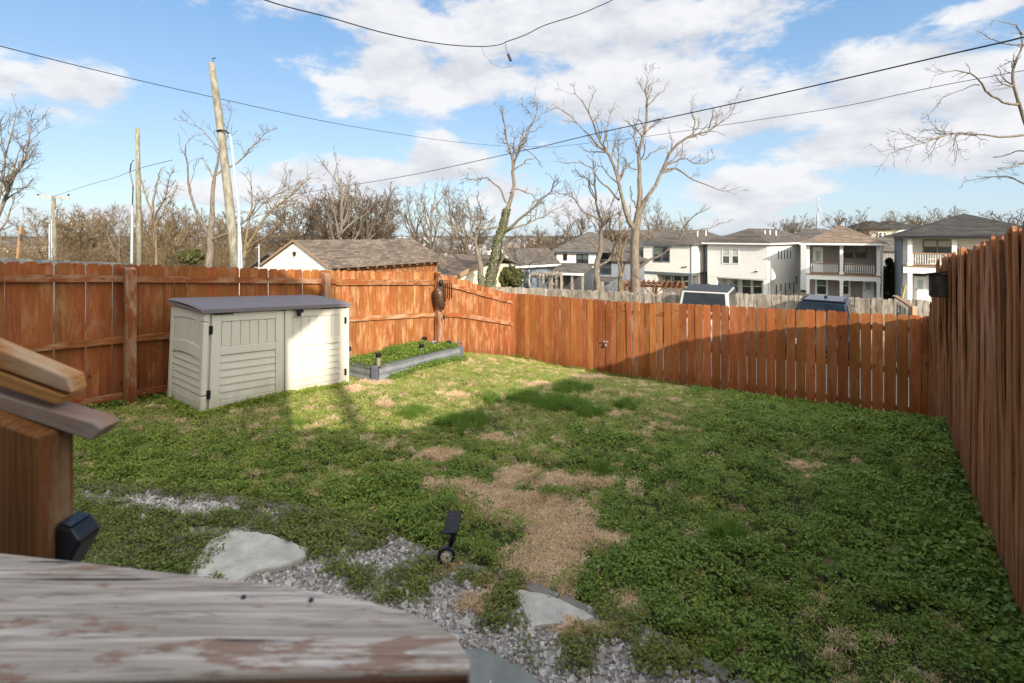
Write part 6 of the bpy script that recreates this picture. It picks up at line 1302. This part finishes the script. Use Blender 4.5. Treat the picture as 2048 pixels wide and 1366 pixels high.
# ---------------------------------------------------------------- yard plants and gravel (instanced clumps)
W_DARK = leafmat('weed_dark', (.10, .18, .027), (.25, .345, .062), trans=.25, patch=1.2); W_MID = leafmat('weed_mid', (.18, .26, .035), (.38, .45, .09), (.30, .34, .10), trans=.3, patch=1.6)
W_LIME = leafmat('lawn_olive', (.27, .31, .075), (.48, .49, .16), (.50, .42, .22), trans=.25, patch=2.2); W_HEN = leafmat('henbit', (.14, .19, .035), (.30, .33, .075), (.20, .11, .17), trans=.3, patch=3)
W_STRAW = leafmat('dead_grass', (.58, .40, .235), (.84, .64, .44), (.34, .22, .12), trans=.15, patch=4, rough=.8); W_TUFT = leafmat('tall_grass', (.085, .19, .02), (.22, .34, .06), (.30, .34, .10), trans=.35, patch=2)
W_BED = leafmat('bed_weed', (.12, .21, .03), (.24, .33, .065), trans=.3, patch=2)
ROCK, t_, b_ = new_mat('gravel_stone'); oi = N(t_, 'ShaderNodeObjectInfo'); co = N(t_, 'ShaderNodeTexCoord').outputs['Object']
rc = N(t_, 'ShaderNodeValToRGB'); rc.color_ramp.elements[0].color = (.40, .355, .325, 1); rc.color_ramp.elements[1].color = (.82, .755, .71, 1); e = rc.color_ramp.elements.new(.5); e.color = (.62, .56, .52, 1); L(t_, oi.outputs['Random'], rc.inputs[0])
L(t_, MIX(t_, 1.0, rc.outputs[0], MIX(t_, noise(t_, co, 2.5, 5), (.8, .8, .8), (1.15, 1.15, 1.15)), 'MULTIPLY'), b_.inputs['Base Color']); b_.inputs['Roughness'].default_value = .85; bump(t_, b_, noise(t_, co, 4, 5), .4, .1)
def clump_weed(n, R, H, s, seed, stalk=False):
    g = np.random.default_rng(seed); a = g.uniform(0, 6.283, n); r = R * np.sqrt(g.uniform(0, 1, n)); z = H * g.uniform(.25, 1, n) * (1 - .5 * (r / R) ** 2)
    c = np.stack([r * np.cos(a), r * np.sin(a), z], -1); nrm = g.normal(0, .55, (n, 3)); nrm[:, 2] = 1; nrm /= np.linalg.norm(nrm, axis=1, keepdims=True)
    b = np.cross(nrm, g.normal(size=(n, 3))); b /= np.linalg.norm(b, axis=1, keepdims=True); d = np.cross(nrm, b); sz = (s * g.uniform(.6, 1.4, n))[:, None]
    v = np.stack([c - b * sz, c - d * sz * .62 + nrm * sz * .18, c + b * sz, c + d * sz * .62 + nrm * sz * .18], 1).reshape(-1, 3); q = np.arange(n * 4).reshape(-1, 4)
    if stalk:
        m = n // 5; base = c[:m] * np.array([.3, .3, 0]); v2, q2 = tubes(np.stack([base, (base + c[:m]) / 2 + g.normal(0, .004, (m, 3)), c[:m]], 1), np.full((m, 3), .0011), 3); v, q = merge([(v, q), (v2, q2)])
    return v, q
def clump_blades(n, R, H, w, seed, lay=.35, curve=.6):
    g = np.random.default_rng(seed); a = g.uniform(0, 6.283, n); r = R * np.sqrt(g.uniform(0, 1, n)); b = np.stack([r * np.cos(a), r * np.sin(a), np.zeros(n)], -1)
    d = g.normal(0, lay, (n, 3)); d[:, 2] = 1; d /= np.linalg.norm(d, axis=1, keepdims=True); h = (H * g.uniform(.5, 1.1, n))[:, None]; o = d.copy(); o[:, 2] = 0; o += g.normal(0, .15, o.shape) * np.array([1, 1, 0])
    p1 = b + d * h * .5; p2 = p1 + (d + o * curve - np.array([0, 0, .25 * curve])) * h * .5; s = np.cross(d, g.normal(size=(n, 3))); s /= np.linalg.norm(s, axis=1, keepdims=True); s *= w
    v = np.stack([b - s, b + s, p1 + s * .8, p1 - s * .8, p2 + s * .15, p2 - s * .15], 1).reshape(-1, 3); i = np.arange(n)[:, None] * 6
    return v, np.concatenate([i + np.array([[0, 1, 2, 3]]), i + np.array([[3, 2, 4, 5]])])
def clump_straw(n, R, w, seed):
    g = np.random.default_rng(seed); c = np.stack([g.uniform(-R, R, n), g.uniform(-R, R, n), g.uniform(.002, .022, n)], -1); a = g.uniform(0, 6.283, n); d = np.stack([np.cos(a), np.sin(a), g.normal(.15, .45, n)], -1); h = g.uniform(.012, .035, n)[:, None]
    s = np.cross(d, [0, 0, 1.0]) * w; k = g.normal(0, .006, (n, 3)); v = np.stack([c - d * h - s, c - d * h + s, c + k + s, c + k - s, c + d * h + s * .4, c + d * h - s * .4], 1).reshape(-1, 3); i = np.arange(n)[:, None] * 6
    return v, np.concatenate([i + np.array([[0, 1, 2, 3]]), i + np.array([[3, 2, 4, 5]])])
def rock(seed):
    g = np.random.default_rng(seed); import bmesh
    bm = bmesh.new(); pts = g.normal(size=(11, 3)); pts /= np.linalg.norm(pts, axis=1, keepdims=True); pts *= np.array([1, .78, .6]) * g.uniform(.8, 1.05, (11, 1))
    for p in pts: bm.verts.new(p)
    bmesh.ops.convex_hull(bm, input=bm.verts); me = bpy.data.meshes.new('rock_shape'); bm.to_mesh(me); bm.free(); me.materials.append(ROCK); return me
def src_coll(name, meshes):
    c = bpy.data.collections.new(name)
    for i, me in enumerate(meshes): o = bpy.data.objects.new(name + '_shape', me); c.objects.link(o)
    return c
def raw(name, vq, mat):
    o = fast_mesh(name, vq[0], vq[1], mat); me = o.data; bpy.data.objects.remove(o); return me
def scatter(name, label, coll, pos, scale, seed, tilt=.25, full=False):
    g = np.random.default_rng(seed); n = len(pos); me = bpy.data.meshes.new(name); me.vertices.add(n); me.vertices.foreach_set('co', pos.astype(np.float32).ravel())
    rot = np.stack([g.normal(0, tilt, n), g.normal(0, tilt, n), g.uniform(0, 6.283, n)], -1)
    if full: rot = g.uniform(0, 6.283, (n, 3))
    a = me.attributes.new('rot', 'FLOAT_VECTOR', 'POINT'); a.data.foreach_set('vector', rot.astype(np.float32).ravel()); a = me.attributes.new('size', 'FLOAT', 'POINT'); a.data.foreach_set('value', scale.astype(np.float32)); a = me.attributes.new('pick', 'INT', 'POINT'); a.data.foreach_set('value', g.integers(0, len(coll.objects), n).astype(np.int32))
    o = bpy.data.objects.new(name, me); C.objects.link(o); ng = bpy.data.node_groups.new(name, 'GeometryNodeTree'); ng.interface.new_socket('Geometry', in_out='INPUT', socket_type='NodeSocketGeometry'); ng.interface.new_socket('Geometry', in_out='OUTPUT', socket_type='NodeSocketGeometry')
    gi = ng.nodes.new('NodeGroupInput'); go = ng.nodes.new('NodeGroupOutput'); ip = ng.nodes.new('GeometryNodeInstanceOnPoints'); ci = ng.nodes.new('GeometryNodeCollectionInfo'); ci.inputs['Collection'].default_value = coll; ci.inputs['Separate Children'].default_value = True; ci.inputs['Reset Children'].default_value = True
    def at(nm, ty): x = ng.nodes.new('GeometryNodeInputNamedAttribute'); x.data_type = ty; x.inputs['Name'].default_value = nm; return x.outputs['Attribute']
    mp_ = ng.nodes.new('GeometryNodeMeshToPoints'); ng.links.new(gi.outputs[0], mp_.inputs[0]); ng.links.new(mp_.outputs[0], ip.inputs['Points']); ng.links.new(ci.outputs[0], ip.inputs['Instance']); ip.inputs['Pick Instance'].default_value = True; ng.links.new(at('pick', 'INT'), ip.inputs['Instance Index'])
    er = ng.nodes.new('FunctionNodeEulerToRotation'); ng.links.new(at('rot', 'FLOAT_VECTOR'), er.inputs[0]); ng.links.new(er.outputs[0], ip.inputs['Rotation']); ng.links.new(at('size', 'FLOAT'), ip.inputs['Scale']); ng.links.new(ip.outputs[0], go.inputs[0])
    md = o.modifiers.new('scatter', 'NODES'); md.node_group = ng; props(o, label, kind='stuff'); return o
# candidate points over the yard, then a choice of plant by place
g = np.random.default_rng(99); NC = 150000
X = g.uniform(-9, 8, NC); Y = g.uniform(1.2, 14, NC); ok = inside(X, Y, YARD) & (np.abs(X / Y) < 1.6); X, Y = X[ok], Y[ok]
Z = yard_z(X, Y); PX = 1024 + X / Y * FQ; PY = HOR + (EYE - Z) / Y * FQ
def vnoise(x, y, s, seed):
    r = np.random.default_rng(seed); T_ = r.random((64, 64)); a, b = x * s, y * s; i, j = np.floor(a).astype(int), np.floor(b).astype(int); f, h = a - i, b - j; f = f * f * (3 - 2 * f); h = h * h * (3 - 2 * h)
    t = lambda m, n: T_[m % 64, n % 64]; return (t(i, j) * (1 - f) + t(i + 1, j) * f) * (1 - h) + (t(i, j + 1) * (1 - f) + t(i + 1, j + 1) * f) * h
def fb(x, y, s, seed): return .5 * vnoise(x, y, s, seed) + .3 * vnoise(x, y, s * 2.1, seed + 1) + .2 * vnoise(x, y, s * 4.3, seed + 2)
def blob(cx, cy, rx, ry): return 1 - np.hypot((PX - cx) / rx, (PY - cy) / ry)
edge = np.interp(PX, [p[0] for p in EC], [p[1] for p in EC]); ingr = (PY > edge) & (PX < 1560); edist = PY - edge
def poly_in(pts): return inside(PX, PY, pts)
shed_fp = inside(X, Y, [tuple((SO + SFd * a + SBk * b)[:2]) for a, b in ((.02, .03), (SW - .02, .03), (SW - .02, SD_), (0.02, SD_))])
bed_fp = inside(X, Y, [tuple(bedp(a, b)[:2]) for a, b in ((-.03, -.03), (BLn + .03, -.03), (BLn + .03, BW + .03), (-.03, BW + .03))])
stone1 = poly_in([(385, 1172), (390, 1140), (410, 1108), (435, 1082), (480, 1066), (540, 1078), (600, 1100), (600, 1112), (555, 1130), (500, 1140), (470, 1175)]); stone2 = poly_in([(1030, 1186), (1046, 1180), (1100, 1190), (1150, 1212), (1185, 1234), (1110, 1244), (1062, 1250), (1052, 1230)]); stone3 = poly_in([(900, 1300), (960, 1292), (1000, 1308), (1045, 1334), (1090, 1366), (1120, 1420), (880, 1440)])
free = ~(shed_fp | bed_fp)
nA = fb(X, Y, 1.1, 5); nB = fb(X, Y, 2.6, 15); nC = fb(X, Y, .55, 25)
dead = np.maximum.reduce([blob(1010, 985, 160, 42), blob(1100, 1040, 130, 75), blob(1120, 1120, 100, 70) , blob(1085, 1165, 60, 35), blob(940, 990, 90, 30), blob(885, 912, 42, 10), blob(1100, 925, 40, 14), blob(700, 958, 26, 16), blob(930, 885, 26, 9), blob(1560, 935, 110, 12) * .7, blob(1205, 1190, 40, 30) * .6, blob(880, 965, 40, 14), blob(1000, 960, 90, 22), blob(1360, 1000, 30, 16) * .6, blob(1420, 1180, 24, 26) * .6])
DP = [(905, 975), (960, 965), (1010, 962), (1060, 985), (1110, 1000), (1160, 1018), (1205, 1036), (1238, 1090), (1205, 1105), (1175, 1120), (1165, 1170), (1125, 1195), (1080, 1175), (1010, 1130), (1040, 1100), (1045, 1070), (1005, 1050), (955, 1022), (910, 998)]
sdp = seg_dist(PX, PY * 1.6, [(a, b * 1.6) for a, b in DP]) * np.where(poly_in(DP), 1, -1) / 60
dead = np.maximum.reduce([sdp + .10, blob(885, 912, 50, 10) - .1, blob(885, 972, 60, 16), blob(1022, 952, 44, 16), blob(1130, 966, 70, 18), blob(1100, 923, 36, 13) - .15, blob(700, 958, 30, 16) - .2, blob(1000, 883, 40, 9) - .1, blob(1570, 934, 150, 12) - .25, blob(1740, 905, 60, 10) - .25, blob(1420, 1175, 26, 30) - .25, blob(640, 970, 30, 10) - .2, blob(1250, 1215, 50, 20) - .1])
dead = dead + (nB - .5) * .6 + (fb(X, Y, 5, 41) - .5) * 2.0 + (g.random(len(X)) - .5) * .22
far = np.clip((900 - PY) / 90, 0, 1) * np.clip((1560 - PX) / 300, .0, 1)      # thin olive turf towards the back left
dead_far = np.maximum.reduce([blob(1000, 795, 50, 6), blob(1080, 770, 50, 6), blob(915, 792, 30, 8), blob(770, 810, 26, 7), blob(1175, 757, 60, 5), blob(750, 768, 50, 8), blob(705, 780, 26, 10)]) + (nB - .5) * .7 + (fb(X, Y, 6, 44) - .5) * .8
tuft = np.maximum.reduce([blob(1142, 780, 44, 12), blob(1045, 798, 50, 14), blob(1120, 812, 75, 20), blob(1180, 828, 50, 14), blob(828, 829, 34, 14), blob(935, 850, 66, 24), blob(1255, 815, 34, 13), blob(985, 800, 22, 12), blob(1195, 945, 44, 18), blob(600, 850, 26, 8), blob(1577, 804, 18, 8), blob(1790, 962, 55, 22), blob(1480, 1090, 60, 40), blob(1710, 1030, 80, 30), blob(1960, 1170, 60, 60), blob(1880, 1060, 40, 22), blob(1400, 930, 30, 12)]) + (nB - .5) * .5
tall = (tuft + (fb(X, Y, 8, 61) - .5) * 1.6 > .30) & (tuft > -.12) & free & ~ingr
deadm = ((dead > .26) & ((PX > 820) & (PX < 1270) | (dead > .42)) | (dead_far > .50)) & free & ~ingr
u = g.random(len(X))
hmul = .55 + .9 * nA
lime = free & ~ingr & ~deadm & ((far > .30 * (nA + .35) + (u - .5) * .7) | (edist > -5))
weed = free & ~ingr & ~deadm & ~lime
weed_in_dead = deadm & (((nB > .56) & (u < .35)) | (u < .02))
def near_keep(d0): return u < np.clip((d0 / np.maximum(Y, 1)) ** 0, 0, 1)
S1 = src_coll('weed', [raw('w', clump_weed(52, .065, .056, .0088, s), W_DARK) for s in (1, 2)] + [raw('w', clump_weed(30, .06, .07, .0125, 3, True), W_DARK)]); S1b = src_coll('weed_mid', [raw('w', clump_weed(42, .065, .046, .0090, s), W_MID) for s in (4, 5, 6)])
S2 = src_coll('lime', [raw('w', clump_weed(30, .06, .022, .0065, s), W_LIME) for s in (7, 8)] + [raw('w', clump_blades(34, .05, .032, .0013, 9, .7), W_LIME)])
S3 = src_coll('straw', [raw('w', clump_straw(120, .06, .0017, s), W_STRAW) for s in (10, 11, 12)] ); S4 = src_coll('tuft', [raw('w', clump_blades(60, .04, .15, .0021, s, .42, .9), W_TUFT) for s in (13, 14, 15)])
S5 = src_coll('henbit', [raw('w', clump_weed(40, .07, .075, .0095, s, True), W_HEN) for s in (16, 17, 18)]); S6 = src_coll('gravel', [rock(s) for s in range(20, 28)]); S7 = src_coll('bedweed', [raw('w', clump_weed(46, .07, .10, .012, s), W_BED) for s in (31, 32)])
MND = .12 * np.clip(fb(X, Y, 1.7, 55) - .42, 0, .3) * 3 * np.clip(fb(X, Y, 5.5, 58) * 1.6, .4, 1.2) * np.clip((PX - 500) / 700 + (PY - 800) / 500, .25, 1) * (Y < 11)
def pts(m, dz=0.0, mnd=0): return np.stack([X[m], Y[m], Z[m] + dz + (MND[m] if mnd else 0)], -1)
dk = np.clip((PX - 900) / 900 + (PY - 850) / 900, 0, 1)                       # chickweed is lusher towards the right and front
mid = weed & (g.random(len(X)) > .12 + .62 * dk); drk = weed & ~mid
thin = g.random(len(X)) < .55
mound = np.clip(.45 + 1.1 * nC * nA * 2, .5, 1.7) * (1 + .18 * dk)
scatter('ground_cover', 'dark green chickweed mat over the right and front of the yard', S1, pts(drk & thin, -.004, 1), (mound * g.uniform(.8, 1.25, len(X)))[drk & thin], 1)
scatter('ground_cover', 'mid green low weeds mixed through the yard', S1b, pts(mid & thin, -.004, 1), (mound * .95 * g.uniform(.75, 1.2, len(X)))[mid & thin], 2)
xm = weed_in_dead | (deadm & (dead < .5) & (u < .16)) | (deadm & (u > .97)) | (lime & (nB > .46) & (u < .45)); scatter('ground_cover', 'scattered green weed clumps in the dry and thin parts of the lawn', S1b, pts(xm), (g.uniform(.4, .9, len(X)))[xm], 3)
lm = lime | (lime & (u < .5)) | (deadm & (dead < .25) & (u < .35)) | (weed & (u < .16)); scatter('lawn_grass', 'short olive and yellowish turf towards the back of the yard', S2, pts(lm, -.002), g.uniform(.8, 1.3, len(X))[lm], 4)
sm = deadm | (lime & (u < .02)) | (weed & (u < .008)); sx_ = g.random(len(X)) < 2; scatter('dead_grass', 'patches of straw-coloured dead grass in the middle of the yard', S3, pts(sm, .002), g.uniform(.8, 1.25, len(X))[sm], 5, .12)
tm_ = (tall & (g.random(len(X)) < .55)) | (weed & (g.random(len(X)) < .035)); scatter('tall_grass', 'bright green tufts of long grass in the yard', S4, pts(tm_), (g.uniform(.3, 1.15, len(X)) ** 1.2)[tm_] * np.clip(.6 + tuft[tm_], .42, 1.1), 6, .1)
hen = ingr & free & ~stone1 & ~stone2 & ~stone3
hd = np.maximum.reduce([blob(300, 1085, 330, 75) * 1.5, blob(640, 1080, 150, 45) * 1.3, blob(500, 1045, 260, 28), blob(820, 1150, 60, 34) * .9, blob(790, 1190, 60, 40) * .7, blob(960, 1165, 45, 14), blob(1020, 1215, 70, 36) * .7, blob(1000, 1250, 60, 22) * .5, blob(1180, 1290, 60, 26) * .8, blob(1340, 1330, 110, 30) * .9, blob(1150, 1330, 40, 26) * .6, blob(1050, 1325, 26, 22) * .6, blob(900, 1075, 80, 30) * .6, blob(150, 1000, 120, 30)])
hd = np.maximum(hd, (fb(X, Y, 3.2, 71) - .62) * 3.0)
hd = hd + (nB - .5) * 1.2 + np.where(edist < 12, .35, 0) + np.where((PX < 700) & (edist < 16), .35, 0) + (fb(X, Y, 8, 66) - .5) * .7
stony = np.maximum.reduce([blob(390, 1012, 150, 20), blob(300, 1010, 160, 16), blob(560, 1030, 70, 14), blob(790, 1110, 90, 40), blob(180, 1000, 60, 14)]) + (nA - .5) * .6
hen_m = hen & (hd > .12) & ~((stony > .15) & (u < .62)) & (g.random(len(X)) < .75)
rim1 = ingr & (np.maximum(blob(405, 1100, 50, 48), blob(610, 1095, 30, 22)) > .2) & (g.random(len(X)) < .4)
scatter('henbit', 'olive flowering weeds sprawling over the gravel and the big flagstone edge', S5, pts(hen_m | rim1, .012), g.uniform(.65, 1.25, len(X))[hen_m | rim1], 7)
gs = ingr & (np.maximum.reduce([blob(960, 1215, 60, 30), blob(1000, 1180, 60, 24), blob(1150, 1265, 70, 22), blob(1220, 1262, 40, 18), blob(900, 1140, 30, 14)]) + (nB - .5) > .25); scatter('dead_grass', 'wisps of dead grass among the gravel', S3, pts(gs, .02), g.uniform(.5, .85, len(X))[gs], 8)
NG = 96000; X2 = g.uniform(-4.5, 3, NG); Y2 = g.uniform(1.6, 5.6, NG); Z2 = yard_z(X2, Y2); PX2 = 1024 + X2 / Y2 * FQ; PY2 = HOR + (EYE - Z2) / Y2 * FQ; e2 = np.interp(PX2, [p[0] for p in EC], [p[1] for p in EC])
m2 = (PY2 > e2 + 3) & (PX2 < 1580) & (PX2 > -300) & (PY2 < 1480); k2 = g.random(NG) < 1.1; m2 &= k2
scatter('gravel', 'pale angular gravel bed along the front of the yard', S6, np.stack([X2, Y2, Z2 + g.uniform(-.004, .022, NG)], -1)[m2], g.lognormal(math.log(.0150), .38, NG)[m2], 9, full=True)
DUST = plain('gravel_dust', (.30, .275, .245), .95, var=.35, scale=30, bmp=.6, bscale=90)
gx_ = np.arange(-4.2, 2.4, .06); gy_ = np.arange(1.9, 5.4, .06); qx, qy = np.meshgrid(gx_, gy_); qz = yard_z(qx, qy); qpx = 1024 + qx / qy * FQ; qpy = HOR + (EYE - qz) / qy * FQ
kk = (qpy > np.interp(qpx, [p[0] for p in EC], [p[1] for p in EC]) + 6) & (qpx < 1580); ii = -np.ones(qx.shape, int); ii[kk] = np.arange(kk.sum())
qq = [(ii[j, i], ii[j, i + 1], ii[j + 1, i + 1], ii[j + 1, i]) for j in range(qx.shape[0] - 1) for i in range(qx.shape[1] - 1) if min(ii[j, i], ii[j, i + 1], ii[j + 1, i + 1], ii[j + 1, i]) >= 0]
ob = fast_mesh('gravel_base', np.stack([qx[kk], qy[kk], qz[kk] + .006], -1), qq, DUST, smooth=True); props(ob, 'stone dust under the pale gravel', kind='structure')
# weeds in the raised bed and along its foot, along the fences and shed
nb2 = 1700; a = g.uniform(.03, BLn - .05, nb2); b = g.uniform(.03, BW - .04, nb2); keepb = fb(a, b, 2.4, 77) > .43; a, b = a[keepb], b[keepb]; base = np.array(b0_)[:2] + np.outer(a, np.array(bd)[:2]) + np.outer(b, np.array(bk)[:2]); zb = .45 - .12 * a / BLn + .22 + .07 * np.exp(-((a - 1.6) / .7) ** 2)
scatter('bed_weeds', 'bright green weeds filling the raised bed', S7, np.c_[base, zb], g.uniform(.3, 1.5, len(a)) * (.5 + fb(a, b, 3, 91)), 10)
nf = 230; a = g.uniform(.3, BLn + .1, nf); base = np.array(b0_)[:2] + np.outer(a, np.array(bd)[:2]) - np.outer(np.abs(g.normal(0, .07, nf)) + .02, np.array(bk)[:2]); keepb = g.random(nf) < np.exp(-((a - 1.2) / .8) ** 2) + .2; base = base[keepb]
scatter('bed_weeds', 'leggy weeds growing up the front of the raised bed', S7, np.c_[base, yard_z(base[:, 0], base[:, 1])], g.uniform(.6, 1.4, len(base)), 11)
nf = 520; a = g.uniform(-.1, SW * .98, nf); off = -np.abs(g.normal(0, .05, nf)) - .02; bs = np.array([list((SO + SFd * float(i) + SBk * float(j))[:2]) for i, j in zip(a, off)])
a2 = g.uniform(0, SD_, 160); bs = np.concatenate([bs, np.array([list((SO + SFd * float(-.06 - abs(g.normal(0, .06))) + SBk * float(j))[:2]) for j in a2])])
scatter('ground_cover', 'taller weeds along the foot of the storage shed', S1b, np.c_[bs, yard_z(bs[:, 0], bs[:, 1])], g.uniform(.7, 1.7, len(bs)), 12)
ft = []; 
for (A_, B_, n_) in ((LF0, LB, 500), (LC, LE, 160), (LE, LR, 700)):
    t1 = g.uniform(0, 1, n_); o_ = np.abs(g.normal(0, .09, n_)) + .04; A2, B2 = np.array(A_), np.array(B_); dv = (B2 - A2) / np.linalg.norm(B2 - A2); nn = np.array([dv[1], -dv[0]]); ft.append(A2 + np.outer(t1, B2 - A2) + np.outer(o_, nn))
ft = np.concatenate(ft); ft = ft[~inside(ft[:, 0], ft[:, 1], [tuple(bedp(a, b)[:2]) for a, b in ((-.1, -.1), (BLn, -.1), (BLn, BW), (-.1, BW))])]
scatter('ground_cover', 'lush weeds along the feet of the cedar fences', S1, np.c_[ft, yard_z(ft[:, 0], ft[:, 1])], g.uniform(.8, 2.0, len(ft)), 13)
